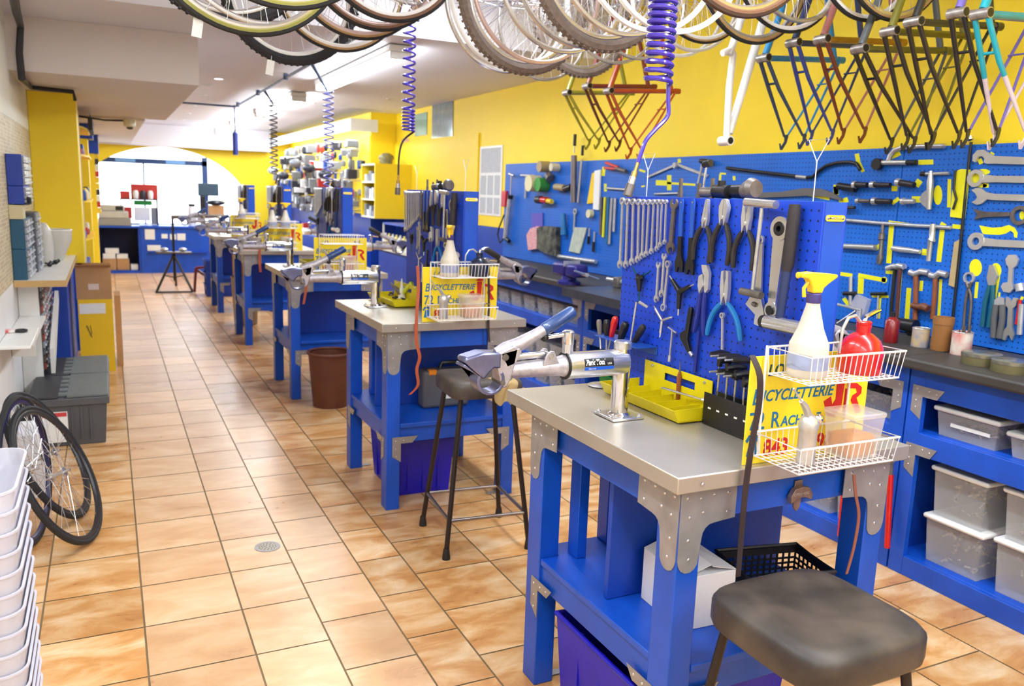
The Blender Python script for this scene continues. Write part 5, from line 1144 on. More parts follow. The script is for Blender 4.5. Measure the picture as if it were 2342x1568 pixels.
# farther part of the board, crop 2 / crop 9
wt('floor_pump', 'tall silver floor pump hanging at the far end of the pegboard', 'pump', W2, [('rod', STEEL, 't', [(305, 400), (298, 580)], .008, .04), ('handle', STEEL, 't', [(285, 382), (330, 400)], .012, .04), ('barrel', SM_, 't', [(295, 580), (288, 640), (250, 960)], [.022, .024, .024], .04), ('cap', BLACKP, 't', [(297, 572), (293, 605)], .028, .04), ('base', BLACKP, 't', [(245, 955), (285, 985)], .02, .04), ('hose', BLACKR, 't*', [(240, 750), (195, 860), (180, 930), (200, 1000), (240, 960)], .008, .04)])
wt('t_bar', 'silver T bar beside the floor pump', 'wrench', W2, [('bar', LG, 't', [(370, 395), (485, 398)], .010), ('shaft', LG, 't', [(418, 395), (410, 600)], .010)])
TAPE = M('masking_tape', (222, 212, 170), .6); 
wt('tape_roll', 'white roll of tape with a green band on the pegboard rod', 'tape', W2, [('roll', TAPE, 'c', [(530, 470)], (.075, .12)), ('band', M('green_tape', (60, 150, 60), .5), 'c', [(595, 480)], (.062, .10))])
wt('tape_roll', 'smaller brown roll of tape above the green banded one', 'tape', W2, [('roll', M('brown_tape', (170, 150, 110), .5), 'c', [(610, 320)], (.05, .10)), ('core', M('pale_core', (215, 205, 180), .6), 'c', [(700, 325)], (.035, .08))])
wt('cable_coils', 'cluster of wheels and brown rolls on the pegboard', 'parts', W2, [('rolls', OLDST, 't', [(640, 400), (660, 430)], .04), ('rolls', M('brown_tape'), 't', [(700, 500), (780, 510)], .03), ('rolls', BLACKP, 't', [(790, 520), (845, 500)], .03)])
wt('spool', 'red and black cable spool below the tape rolls', 'spool', W2, [('flange', BLACKP, 't', [(545, 615), (590, 615)], .035, .05), ('wire', REDP, 't', [(590, 617), (640, 620)], .03, .05), ('label', YEL, 't', [(640, 625), (680, 632)], .022, .05)])
wt('large_file', 'long steel file with a black handle rising above the pegboard', 'file', W2, [('handle', BLACKP, 't', [(890, 30), (885, 135)], .014, .05), ('tang', STEEL, 't', [(885, 135), (882, 200)], .006, .05), ('blade', M('file_steel', (130, 120, 120), .4, .7), 't', [(880, 220), (875, 640)], .026, .05)])
wt('spoke_ruler', 'silver bar with a black tip beside the long file', 'tool', W2, [('handle', BLACKP, 't', [(950, 130), (945, 220)], .012, .04), ('bar', LG, 't', [(940, 260), (905, 640)], .010, .04)])
wt('spirit_gauge', 'white notched gauge with a yellow back leaning on the pegboard', 'ruler', W2, [('back', YEL, 'p', [(1005, 380), (1040, 360), (1035, 640), (960, 650)], .008), ('face', WHITEPL, 'p', [(1035, 355), (1085, 345), (1072, 705), (1020, 700)], .014)])
for k, (a, b, m, lb) in enumerate((((1095, 590), (1085, 930), OLDST, 'dark steel strip'), ((1130, 590), (1110, 950), YPAINT, 'pale yellow strip'), ((1160, 590), (1140, 1010), M('teal_strip', (20, 110, 170), .4), 'teal strip'), ((1190, 600), (1165, 1010), LG, 'silver strip'), ((1220, 600), (1205, 900), SM_, 'grey strip'))):
    wt('spoke_bundle', lb+' in the hanging row left of the nearest bench board', 'strip', W2, [('strip', m, 't', [a, b], .012)], 'hanging strips on the pegboard')
BDN = M('bandana', (205, 60, 70), .8, var=.6, scale=120, col2=(240, 225, 225))
wt('bandana', 'red and white dotted cloth hanging on the pegboard', 'cloth', W2, [('cloth', BDN, 'p', [(470, 870), (540, 850), (545, 1050), (450, 1065), (435, 930)], .03), ('tag', M('violet_card', (90, 80, 180), .5), 'p', [(460, 735), (560, 730), (560, 860), (465, 875)], .006)])
wt('black_cloth', 'black gloves bundle hanging beside the dotted cloth', 'gloves', W2, [('gloves', M('dark_cloth', (34, 32, 40), .8, var=.4, scale=12, col2=(110, 108, 90)), 'p', [(545, 870), (600, 850), (720, 860), (715, 1120), (610, 1090), (545, 1050)], .05)])
wt('packet', 'clear packet with printed card hanging at a slant', 'packet', W2, [('bag', M('pale_packet', (200, 208, 190), .3, var=.2, scale=20), 'p', [(850, 860), (960, 865), (895, 1095), (800, 1075)], .012)])
wt('blue_tool', 'blue handled tool hanging beside the slanted packet', 'tool', W2, [('handle', M('teal_strip'), 't', [(765, 740), (770, 930)], [.02, .03], .03)])
wt('big_wrench', 'silver ring wrench hanging over the slanted packet', 'wrench', W2, [('ring', LG, 'r', [(855, 720)], (.012, .028), .012), ('bar', LG, 't', [(852, 745), (845, 890)], .009)])
wt('brush', 'white round brush head below the gauge', 'brush', W2, [('head', TAPE, 'c', [(1000, 740)], (.035, .04))])
wt('straight_bar', 'long grey square bar fixed low on the pegboard', 'bar', W2, [('bar', SM_, 't', [(715, 1120), (1050, 1170)], .018)])
for k, (a, b, lb) in enumerate((((985, 870), (975, 1010), 'short dark chisel hanging right of the packet'), ((1030, 900), (1020, 1080), 'dark file hanging right of the short chisel'))):
    wt('chisel', lb, 'tool', W2, [('blade', SM_, 't', [a, ((a[0]+b[0])/2, (a[1]+b[1])/2)], .008), ('handle', BLACKP, 't', [((a[0]+b[0])/2, (a[1]+b[1])/2), b], .012)])
wt('wheel_gauge', 'wide V shaped alignment gauge above the nearest bench board', 'gauge', W9, [('arms', SM_, 'p', [(160, 515), (480, 375), (520, 368), (855, 500), (850, 525), (520, 400), (480, 400), (170, 532)], .01), ('knob', TOOLST, 'c', [(500, 390)], (.02, .03))])
wt('bar_tool', 'tool with a black handle top hanging right of the V gauge', 'tool', W9, [('shaft', LG, 't', [(820, 380), (800, 480), (770, 600)], .008, .03), ('grip', BLACKP, 't', [(800, 340), (860, 345), (925, 360)], .017, .03)])
wt('snap_ring_pliers', 'red handled pliers behind the air hose on the pegboard', 'pliers', W2, [('handle', REDP, 't*', [(1150, 285), (1260, 325)], .012, .03), ('handle', REDP, 't*', [(1140, 330), (1240, 340)], .012, .03), ('jaws', OLDST, 't', [(1240, 335), (1330, 360)], .016, .03)])
wt('ledge_bar', 'silver bar fixed level behind the air hose', 'bar', W2, [('bar', LG, 't', [(1135, 510), (1320, 525)], .009)])
wt('ring_spanner', 'small socket tool at the top of the board behind the bench hooks', 'tool', W9, [('bar', LG, 't', [(560, 705), (250, 715)], .007)])
# painted yellow outlines of the tools, on the board itself
YP = []
def ypoly(F, pts, th=.0006):
    Q = [at_x(*F(*p), WX) for p in pts]; v = [(WX-.0002, q.y, q.z) for q in Q]; w_ = [(WX-th-.0002, q.y, q.z) for q in Q]; n = len(Q)
    YP.append(MB().add(v+w_, [list(range(n)), list(range(2*n-1, n-1, -1))]+[[i, n+i, n+(i+1) % n, (i+1) % n] for i in range(n)]))
def yline(F, a, b, w_):
    d = Vector((b[0]-a[0], b[1]-a[1])); n = Vector((-d.y, d.x)).normalized()*w_/2; ypoly(F, [(a[0]+n.x, a[1]+n.y), (b[0]+n.x, b[1]+n.y), (b[0]-n.x, b[1]-n.y), (a[0]-n.x, a[1]-n.y)])
def ydisc(F, c, rx, ry): ypoly(F, [(c[0]+rx*cos(2*pi*i/16), c[1]+ry*sin(2*pi*i/16)) for i in range(16)])
for a, b, w_ in (((665, 215), (768, 212), 34), ((455, 190), (540, 150), 30), ((240, 155), (250, 205), 30), ((250, 205), (285, 280), 24), ((480, 395), (520, 395), 36), ((645, 345), (680, 370), 50), ((620, 470), (680, 470), 44), ((500, 470), (515, 490), 60),
                 ((880, 330), (875, 525), 24), ((460, 625), (660, 652), 22), ((900, 655), (980, 662), 30), ((815, 640), (850, 660), 40), ((480, 650), (460, 910), 34), ((830, 680), (805, 900), 34), ((690, 830), (745, 838), 44), ((375, 790), (392, 810), 44),
                 ((115, 980), (210, 995), 26), ((250, 992), (440, 1028), 30), ((270, 1010), (265, 1120), 40), ((345, 1135), (460, 1140), 18), ((400, 1140), (390, 1290), 20), ((540, 960), (512, 1330), 30), ((600, 1080), (582, 1345), 32), ((688, 1030), (682, 1100), 24), ((820, 1020), (805, 1285), 20), ((440, 970), (490, 972), 24),
                 ((115, 640), (98, 975), 12), ((85, 1020), (75, 1260), 12), ((95, 380), (100, 440), 34), ((120, 490), (180, 470), 34), ((150, 1150), (185, 1200), 26), ((1110, 372), (1150, 375), 30), ((1160, 150), (1185, 165), 24), ((1070, 1040), (1060, 1150), 22), ((1222, 1000), (1195, 1150), 16), ((1085, 190), (1100, 225), 30), ((1385, 1140), (1370, 1170), 20), ((1225, 1110), (1220, 1150), 14)):
    yline(W4, a, b, w_)
ydisc(W4, (800, 440), 30, 68); ydisc(W4, (1115, 280), 45, 20); ydisc(W4, (1060, 940), 44, 60); ydisc(W4, (1200, 960), 38, 52); ydisc(W4, (1100, 375), 40, 14); ydisc(W4, (430, 1025), 20, 22); ydisc(W4, (1060, 325), 30, 36); ydisc(W4, (1380, 580), 18, 30)
ypoly(W4, [(1085, 648), (1120, 655), (1180, 665), (1240, 660), (1290, 645), (1330, 665), (1350, 700), (1345, 735), (1325, 730), (1322, 700), (1300, 685), (1270, 705), (1220, 715), (1160, 712), (1110, 708), (1098, 680)])
for a, b, w_ in (((250, 585), (380, 590), 60), ((380, 590), (700, 610), 26), ((402, 500), (402, 672), 50), ((520, 385), (850, 510), 26), ((515, 315), (520, 360), 36), ((60, 440), (130, 462), 26), ((85, 630), (125, 622), 18), ((980, 480), (1050, 485), 20), ((985, 490), (980, 560), 26), ((1140, 510), (1145, 560), 30), ((2305, 610), (2300, 720), 60), ((1960, 715), (2230, 770), 34)):
    yline(W9, a, b, w_)
for a, b, w_ in (((1105, 320), (1095, 400), 30), ((1115, 470), (1118, 540), 24), ((1015, 390), (985, 640), 34), ((790, 1190), (810, 1190), 40)): yline(W2, a, b, w_)
pw = thing('wall_pegboard', 'long blue pegboard on the right wall, painted with yellow tool outlines', 'pegboard')
mbp.part('board', PEGW, pw)
for q in YP: q.part('painted_outline', YPAINT, pw, smooth=0)
# ---- things on the yellow wall beyond the board
def wall_rect(name, lab, cat, px0, py0, px1, py1, mat, th=.008, X=X1, extra=None, X2=None):
    a = at_x(px0, py0, X-.001); b = at_x(px1, py1, X-.001); t = thing(name, lab, cat, (X-.001-th, b.y, b.z))
    w_, h = a.y-b.y, a.z-b.z; MB().box((0, 0, 0), (th, w_, h)).part('sheet' if not X2 else 'panel', mat, t, .001); return t, w_, h
t, w_, h = wall_rect('wall_chart', 'tall white chart on the yellow wall next to the pegboard', 'poster', 1100, 336, 1146, 495, WHITEPL)
PR = M('grey_print', (190, 194, 198), .6, var=.1, scale=20)
random.seed(2)
for (a, b, c, d) in ((.06, .94, .62, .97), (.06, .3, .3, .58), (.36, .62, .3, .58), (.68, .94, .3, .58), (.06, .3, .03, .26), (.36, .62, .03, .26), (.68, .94, .03, .26)):
    MB().box((-.001, w_*a, h*c), (0, w_*b, h*d)).part('printed_block', PR, t)
MB().box((0, 0, 0), (.05, .1, .16)).solo('fire_alarm', REDP, 'small red box on the wall edge beside the tall white chart', 'alarm', (X1-.053, 7.62, 1.48), bevel=.008)
t, w_, h = wall_rect('poster', 'shiny silver grey poster high on the yellow wall', 'poster', 990, 228, 1036, 318, M('silver_poster', (150, 165, 170), .12, .3, var=.2))
wall_rect('poster', 'small green grey poster beside the silver one', 'poster', 950, 262, 977, 308, M('green_poster', (125, 165, 150), .3, var=.15))
wall_rect('poster', 'pale poster with orange print low behind the air hose', 'poster', 920, 318, 935, 362, M('pale_poster', (232, 200, 180), .4, var=.3, scale=20, col2=(200, 120, 90)))
wall_rect('picture', 'narrow grey framed picture on the yellow wall', 'picture', 943, 337, 956, 388, M('grey_picture', (176, 172, 150), .4, var=.3, scale=25), th=.015)
# ================================================================ HANGING FRAMES, WHEELS, HOSES, PIPES
SHELL = M('bare_shell', (190, 182, 175), .35, .8, var=.4, scale=30)
def bike_frame(name, label, loc, main, stay, seatc=None, rz=0, L=.5, cs=.43, dx=.10, tip=None, group=None):
    """frame hung upside down from its head: crank shell at the origin, seat tube towards the wall, drop-outs at the bottom"""
    t = thing(name, label, 'bike frame', loc, (0, 0, rz), group); seatc = seatc or main
    mb = MB().tube([(0, .036, 0), (0, -.036, 0)], .0205, 16); mb.part('bottom_bracket_shell', SHELL, t)
    MB().tube([(0, -.0365, 0), (0, -.0375, 0)], .016, 14).part('shell_bore', BLACKP, t)
    MB().cyl((.02, 0, .002), (L, 0, .04), .0145, n=12).part('seat_tube', seatc, t)
    HX, HZ = .22, .60
    MB().cyl((.008, 0, .018), (HX, 0, HZ), .0165, n=12).part('down_tube', main, t)
    MB().cyl((L-.03, 0, .05), (HX+.06, 0, HZ+.03), .0145, n=12).part('top_tube', main, t)
    MB().cyl((HX-.02, 0, HZ-.02), (HX+.11, 0, HZ+.055), .02, n=14).part('head_tube', main, t)
    MB().cyl((L-.005, 0, .04), (L+.035, 0, .042), .018, n=12).part('seat_lug', seatc, t)
    DX, DZ = dx, -cs
    for s in (-1, 1):
        pts = [(0.004, s*.026, -.015), (DX*.35, s*.034, DZ*.4), (DX, s*.064, DZ)]
        if tip:
            MB().tube([pts[0], pts[1], Vector(pts[1]).lerp(Vector(pts[2]), .2)], [.0105, .0105, .0095], 10).part('chain_stay', stay, t)
            MB().tube([Vector(pts[1]).lerp(Vector(pts[2]), .2), pts[2]], [.0095, .006], 10).part('chain_stay_tip', tip, t)
        else: MB().tube(pts, [.0105, .010, .006], 10).part('chain_stay', stay, t)
        MB().tube([(L-.01, s*.018, .03), (DX+.02, s*.062, DZ+.01)], [.007, .0055], 8).part('seat_stay', main if not tip else tip, t)
        # hooked drop-out plate
        P = Matrix(((1, 0, 0, 0), (0, 0, 1, s*.064-.002), (0, 1, 0, 0), (0, 0, 0, 1)))
        d = [(DX-.012, DZ+.006), (DX+.002, DZ-.004), (DX+.004, DZ-.022), (DX-.016, DZ-.052), (DX-.024, DZ-.034), (DX-.03, DZ-.036), (DX-.02, DZ-.068), (DX-.008, DZ-.068), (DX+.018, DZ-.03), (DX+.026, DZ+.004), (DX+.018, DZ+.012)]
        MB().at(P).slab(d, 0, .005).part('drop_out', stay if not tip else tip, t)
    MB().cyl((DX*.3, -.03, DZ*.32), (DX*.3, .03, DZ*.32), .006, n=8).part('stay_bridge', stay, t)
    MB().cyl((L-.01-(L-DX)*.33, -.034, .03+DZ*.33), (L-.01-(L-DX)*.33, .034, .03+DZ*.33), .004, n=8).part('brake_bridge', main, t)
    return t
def fm(n, c, r=.3, v=.15): return M('frame_'+n, c, r, var=v, scale=20, coat=.3)
FB = [(1747, 133, fm('sky_blue', (40, 140, 200)), fm('dark_blue', (28, 52, 84)), 'sky blue steel frame, leftmost of the hanging row on the right'),
      (1815, 98, fm('navy', (40, 56, 100)), fm('navy2', (30, 50, 120)), 'navy blue frame, second from the left in the hanging row'),
      (1880, 90, fm('rose', (176, 110, 105)), fm('dark_red', (96, 34, 24)), 'dark red frame with a rose main tube in the hanging row'),
      (1966, 112, fm('grey', (86, 90, 92)), fm('black', (24, 22, 20)), 'thick black frame hanging lower than its neighbours'),
      (2035, 72, fm('olive', (110, 105, 35)), fm('black'if 0 else 'black2', (30, 28, 26)), 'slim black frame with an olive seat tube in the hanging row'),
      (2090, 50, fm('black3', (38, 36, 34)), fm('brown_black', (32, 26, 22)), 'black frame with bare shell, third from the right in the hanging row'),
      (2190, 30, fm('violet', (110, 95, 170)), fm('black4', (26, 24, 24)), 'black frame with a violet tube beside the teal one')]
for i, (px, py, a, b, lb) in enumerate(FB):
    bike_frame('bike_frame', lb, at_x(px, py, 2.95), a, b, seatc=[None, None, fm('ochre', (170, 120, 25)), fm('olive'if 0 else 'olive2', (104, 100, 40)), fm('olive3', (96, 88, 20)), None, None][i], rz=[0, .05, 0, -.06, .03, .0, .04][i], cs=[.36, .39, .38, .36, .40, .42, .42][i], dx=[.24, .24, .25, .30, .26, .26, .24][i])
bike_frame('bike_frame', 'teal frame fading to pale pink, rightmost of the hanging row', at_x(2245, 32, 2.95), fm('teal', (20, 150, 165)), fm('teal2', (24, 150, 165)), cs=.41, dx=.25, tip=fm('pale_pink', (205, 185, 190)))
for (px, py, a, b, lb, cs) in ((1297, 212, fm('lime', (150, 145, 40)), fm('lime2', (140, 130, 30)), 'olive green frame, leftmost of the three farther hanging frames', .42), (1343, 197, fm('maroon', (130, 50, 34)), fm('maroon2', (90, 34, 26)), 'maroon frame between the olive and the orange hanging frames', .46), (1392, 208, fm('orange', (190, 78, 34)), fm('orange2', (170, 66, 30)), 'orange frame, rightmost of the three farther hanging frames', .46)):
    bike_frame('bike_frame', lb, at_x(px, py, 2.82), a, b, cs=cs-.125, dx=.22)
# white frame: crank shell at the bottom
WF = fm('white', (236, 232, 228), .35, .05)
P = at_x(1665, 325, 2.85); t = thing('mountain_bike_frame', 'white frame hanging with its crank shell down, left of the row', 'bike frame', P)
def rel(px, py): return at_y(px, py, P.y)-P
MB().tube([rel(1660, 322)+Vector((0, .04, 0)), rel(1660, 322)+Vector((0, -.036, 0))], .024, 16).part('bottom_bracket_shell', WF, t)
MB().tube([rel(1660, 322)+Vector((0, -.0365, 0)), rel(1660, 322)+Vector((0, -.0372, 0))], .017, 14).part('shell_bore', BLACKP, t)
MB().tube([rel(1662, 312), rel(1668, 200), rel(1677, 125), rel(1670, 108)], [.017, .018, .017, .017], 12).part('seat_tube', WF, t)
MB().tube([rel(1668, 305), rel(1700, 200), rel(1727, 110), rel(1760, 0)], [.018, .021, .022, .022], 12).part('down_tube', WF, t)
MB().tube([rel(1668, 125), rel(1700, 30), rel(1740, -60)], .018, 12).part('top_tube', WF, t); MB().tube([rel(1652, 122), rel(1674, 112)], .016, 12).part('seat_clamp', WF, t)
MB().tube([rel(1750, -20), rel(1772, -90)], .024, 12).part('head_tube', WF, t)
# rails the frames and wheels hang on
RAILM = M('rail_steel', (150, 148, 150), .35, .9)
MB().tube([(3.2, .9, 2.98), (3.2, 5.65, 2.98)], .014, 10).solo('hanging_rail', RAILM, 'steel rail under the high ceiling that carries the frames', 'rail')
for k, x in enumerate((.75, 1.7, 2.5)):
    MB().tube([(x, 1.2, 2.99), (x, 5.65, 2.99)], .012, 10).solo('hanging_rail', RAILM, ['left', 'middle', 'right'][k]+' steel rail under the high ceiling that carries the wheels', 'rail')
# wheels: axis along local z, hung with axis along world y
RIMS = M('rim_silver', (205, 200, 198), .25, .85, var=.1); RIMW = M('rim_white', (238, 236, 234), .35); RIMP = M('rim_pinkish', (205, 180, 176), .3, .7); GUM = M('gum_wall', (172, 134, 84), .6, var=.1); BRW = M('brown_wall', (120, 82, 58), .6); OLW = M('olive_wall', (128, 122, 48), .6); KNOB = M('knobby_grey', (120, 104, 94), .75, var=.25, scale=60, bump=.6, bscale=220)
def wheel(label, tyre=True, R=.335, rim=None, wall=None, w_=.011, tm=None, knobby=False, hubm=None, group=None, refl=None):
    t = thing('bike_wheel', label, 'bike wheel', group=group); rim = rim or RIMS; Rr = R-(2*w_ if tyre else 0)
    if tyre:
        o = MB().torus(R-w_, w_, 60, 8, 1.0)
        if knobby:
            for i in range(72):
                a = 2*pi*i/72; o.at(Matrix.Rotation(a, 4, 'Z'))
                for z in (-.5, .5): o.box((R-.006, -.005, z*w_-.005), (R+.0005, .005, z*w_+.005))
            o.at()
        o.part('tyre', tm or (KNOB if knobby else TYRE), t)
        if wall:
            for s in (-1, 1): MB().torus(R-w_*1.35, w_*.62, 60, 6, .5, z=s*w_*.72).part('side_wall', wall, t)
    r = MB(); n = 60; prof = [(Rr, -.0095), (Rr+.002, -.0085), (Rr-.002, 0), (Rr+.002, .0085), (Rr, .0095), (Rr-.012, .0085), (Rr-.017, 0), (Rr-.012, -.0085)]
    vs = []; fs = []; m = len(prof)
    for i in range(n): a = 2*pi*i/n; vs += [(q*cos(a), q*sin(a), z) for q, z in prof]
    for i in range(n):
        for k in range(m): fs.append([i*m+k, ((i+1) % n)*m+k, ((i+1) % n)*m+(k+1) % m, i*m+(k+1) % m])
    r.add(vs, fs).part('rim', rim, t)
    MB().lathe([(.005, -.055), (.005, -.034), (.021, -.032), (.021, -.028), (.010, -.024), (.009, 0), (.010, .024), (.021, .028), (.021, .032), (.005, .034), (.005, .055)], 16).part('hub', hubm or RIMS, t)
    sp = MB(); N = 28
    for i in range(N):
        a = 2*pi*i/N; s = 1 if i % 2 else -1; b = a+(.95 if (i//2) % 2 else -.95)
        sp.tube([(.019*cos(b), .019*sin(b), s*.030), ((Rr-.015)*cos(a), (Rr-.015)*sin(a), 0)], .0011, 4, cap=False)
    sp.part('spokes', STEEL, t)
    if refl: MB().box((.13, -.02, .006), (.20, .02, .014)).part('reflector', refl, t, .004)
    return t
def hung(px, py, Y, **k): 
    R = k.get('R', .335); B = at_y(px, py, Y); return Vector((B.x, Y, B.z+R)), k
OLIVE = dict(wall=OLW); KN = dict(knobby=True, w_=.026, R=.335); 
KB = dict(knobby=True, w_=.024, tm=M('knobby_black', (38, 36, 40), .75, var=.2, scale=60, bump=.6, bscale=220))
LW = [
 ('black tyred wheel with an olive side wall, lowest of the left hanging cluster', (568, 84, 2.95), dict(wall=OLW, w_=.013), (.05, 0)),
 ('black tyred wheel with an olive side wall, highest of the left hanging cluster', (648, 24, 2.75), dict(wall=OLW, w_=.013), (-.03, 0)),
 ('grey bare rimmed wheel behind the lowest olive walled wheel', (598, 58, 3.3), dict(tyre=False, R=.315), (0, 0)),
 ('knobbly black tyred wheel at the far left of the hanging cluster', (520, 62, 3.46), dict(**KB, R=.34), (.04, 0)),
 ('thin grey rimmed wheel near the top of the left hanging cluster', (655, 12, 3.12), dict(tyre=False, R=.31), (.05, 0)),
 ('knobbly black tyred wheel with a white rim, hanging lowest over the aisle', (668, 150, 4.3), dict(**KB, R=.335, rim=RIMW), (0, 0)),
 ('gum walled wheel with a white rim hanging in front of the knobbly one', (775, 120, 4.15), dict(wall=GUM, rim=RIMW, w_=.012), (.05, 0)),
 ('gum walled wheel hanging third from the right in the left cluster', (822, 92, 4.0), dict(wall=GUM, rim=RIMP, w_=.012), (-.04, 0)),
 ('brown walled wheel hanging second from the right in the left cluster', (858, 72, 3.85), dict(wall=BRW, rim=RIMP, w_=.013), (.03, 0)),
 ('black tyred wheel with a white rim, rightmost of the left cluster', (892, 52, 3.7), dict(wall=BRW, rim=RIMW, w_=.014), (0, 0)),
 ('bare silver wheel partly hidden in the right half of the left cluster', (945, 12, 3.9), dict(tyre=False, R=.315), (0, 0)),
 ('clear bare rim wheel, leftmost of the big right cluster', (1150, 166, 3.75), dict(tyre=False, R=.32), (.12, 0)),
 ('bright rimmed wheel next to the leftmost one of the big right cluster', (1165, 160, 3.62), dict(tyre=False, R=.318, rim=RIMW), (.1, 0)),
 ('knobbly tyred wheel at the left of the big right cluster', (1195, 172, 3.48), dict(**KN), (.08, 0)),
 ('pinkish bare wheel with a red reflector in the right cluster', (1225, 146, 3.34), dict(tyre=False, R=.318, rim=RIMP, refl=REDP), (.06, 0)),
 ('bare grey wheel, fifth from the left of the right cluster', (1285, 122, 3.2), dict(tyre=False, R=.315), (.04, 0)),
 ('bare grey wheel, sixth from the left of the right cluster', (1325, 110, 3.08), dict(tyre=False, R=.315), (.02, 0)),
 ('broad knobbly tyred wheel in the middle of the right cluster', (1372, 120, 2.95), dict(**KN), (.05, 0)),
 ('bare wheel right of the broad knobbly tyre', (1425, 82, 2.83), dict(tyre=False, R=.315), (0, 0)),
 ('white rimmed bare wheel, left one in front of the big coiled hose', (1480, 74, 2.71), dict(tyre=False, R=.318, rim=RIMW), (.03, 0)),
 ('white rimmed bare wheel, right one in front of the big coiled hose', (1532, 76, 2.59), dict(tyre=False, R=.318, rim=RIMW), (0, 0)),
 ('bare wheel hanging low at the back of the right cluster, leftmost', (1240, 184, 4.55), dict(tyre=False, R=.315), (.1, 0)),
 ('knobbly tyred wheel hanging low at the back of the right cluster', (1325, 178, 4.4), dict(**KN), (.04, 0)),
 ('bare wheel right of the low back knobbly tyre', (1402, 146, 4.24), dict(tyre=False, R=.315), (0, 0)),
 ('bare wheel behind the big coiled hose, left one', (1455, 136, 4.1), dict(tyre=False, R=.315), (0, 0)),
 ('pale rimmed wheel behind the big coiled hose, lower one', (1545, 130, 3.97), dict(tyre=False, R=.318, rim=RIMW), (0, 0)),
 ('pale rimmed wheel behind the big coiled hose, upper one', (1580, 118, 3.84), dict(tyre=False, R=.318, rim=RIMW), (.05, 0)),
 ('gum walled wheel hanging right of the big coiled hose', (1600, 100, 3.70), dict(wall=GUM, rim=RIMW), (0, 0)),
 ('brown tyred wheel nearest the top, right of the big coiled hose', (1690, 42, 2.5), dict(wall=BRW, w_=.015, tm=M('brown_tyre', (80, 58, 44), .6)), (-.04, 0)),
 ('gum walled wheel hanging in front of the white frame', (1715, 102, 3.15), dict(wall=GUM, w_=.013), (.03, 0)),
 ('white rimmed wheel with a thin black tyre in front of the frames', (1792, 76, 3.05), dict(rim=RIMW, w_=.008), (.0, 0)),
 ('silver wheel between the white rimmed one and the right gum walled one', (1820, 50, 2.95), dict(tyre=False, R=.318), (.0, 0)),
 ('thin black tyred wheel left of the rightmost hanging wheel', (1968, 50, 2.75), dict(rim=RIMW, w_=.008), (.05, 0)),
 ('gum walled wheel, rightmost of the hanging wheels', (2032, 50, 2.65), dict(wall=GUM, rim=RIMS, w_=.012), (.0, 0))]
for lb, (px, py, Y), k, (rz, _) in LW:
    R = k.get('R', .335); o = wheel(lb, **k); B = at_y(px, py, Y); o.location = (B.x, Y, B.z+R); o.rotation_euler = (pi/2, 0, rz)
    z = B.z+2*R
    hk = MB().tube([(0, .0, 0), (0, -.018, .0), (0, -.028, .018), (0, -.015, .035), (0, 0, .045), (0, 0, max(.06, 3.015-z+.045))], .0035, 6); hk.part('hook', RAILM, None).location = (0, 0, 0)
    h = bpy.context.scene.collection.objects[-1]
    h.name = 'ceiling_hook'; h.location = (B.x, Y+.014, z-.045); props(h, 'steel hook above the '+' '.join(lb.split()[:12]), 'hook')
# price tags
for k, (px, py, Y, lb) in enumerate(((452, 60, 3.46, 'white paper tag hanging under the far left wheel'), (618, 152, 4.28, 'white paper tag hanging under the lowest knobbly wheel'))):
    p = at_y(px, py, Y); MB().box((-.018, -.001, -.04), (.018, .001, .03)).box((-.001, -.001, .03), (.001, .001, .055)).solo('paper_tag', WHITEPL, lb, 'tag', p, (0, .15, 0))
# ---- coiled air hoses
PURP = M('violet_hose', (72, 52, 168), .25, coat=.5); DHOSE = M('dark_hose', (40, 38, 52), .4)
def coil(label, pts_drop, x, y, z0, z1, r, turns, hr, mat, tail, fitting=True, dense=.25):
    """coil from z0 (top) to z1 stretched, tightening at the bottom; tail = points down to the fitting"""
    t = thing('air_hose', label, 'air hose', (x, y, z1)); P = []; n = 18*turns
    for i in range(n+1):
        s = i/n; q = 1-(1-s)**1.0; f = s if dense >= 1 else (s*(1-dense)/.62 if s < .62 else (1-dense)+(s-.62)*dense/.38)
        a = 2*pi*turns*s; P.append((r*cos(a), r*sin(a), (z0-z1)*(1-f)))
    MB().tube(P, hr, 8).part('coil', mat, t)
    last = P[-1]; T = [last]+[tuple(Vector(q)-Vector((x, y, z1))) for q in tail]
    Q = []; V = [Vector(p) for p in T]
    for i in range(len(V)-1):
        p0, p1, p2, p3 = V[max(i-1, 0)], V[i], V[i+1], V[min(i+2, len(V)-1)]
        for k in range(6): s = k/6; Q.append(.5*((2*p1)+(p2-p0)*s+(2*p0-5*p1+4*p2-p3)*s*s+(3*p1-p0-3*p2+p3)*s**3))
    Q.append(V[-1]); MB().tube(Q, hr*.9, 8).part('tail', mat if len(tail) > 3 else DHOSE, t)
    if fitting:
        d = (V[-1]-V[-2]).normalized(); e = V[-1]
        MB().tube([e, e+d*.03, e+d*.031, e+d*.05], [.006, .006, .010, .010], 12).part('brass_fitting', M('brass', (200, 160, 90), .3, .9), t)
        MB().tube([e+d*.05, e+d*.075], .012, 12).part('coupler', STEEL, t); MB().tube([e+d*.075, e+d*.115], [.0155, .0155], 14).part('blow_gun_end', OLDST, t)
    return t
Y1 = 2.35; c = at_y(1505, 190, Y1); top = at_y(1512, -60, Y1)
coil('thick violet coiled air hose hanging above the nearest bench board', None, c.x, Y1, top.z, c.z, .042, 14, .0082, PURP, [at_y(1528, 230, Y1), at_y(1527, 265, Y1), at_y(1500, 295, Y1), at_y(1478, 320, Y1), at_y(1466, 350, Y1), at_y(1459, 372, Y1-.0)], dense=.42)
Y2 = 4.75; c = at_y(934, 300, Y2); top = at_y(942, 48, Y2)
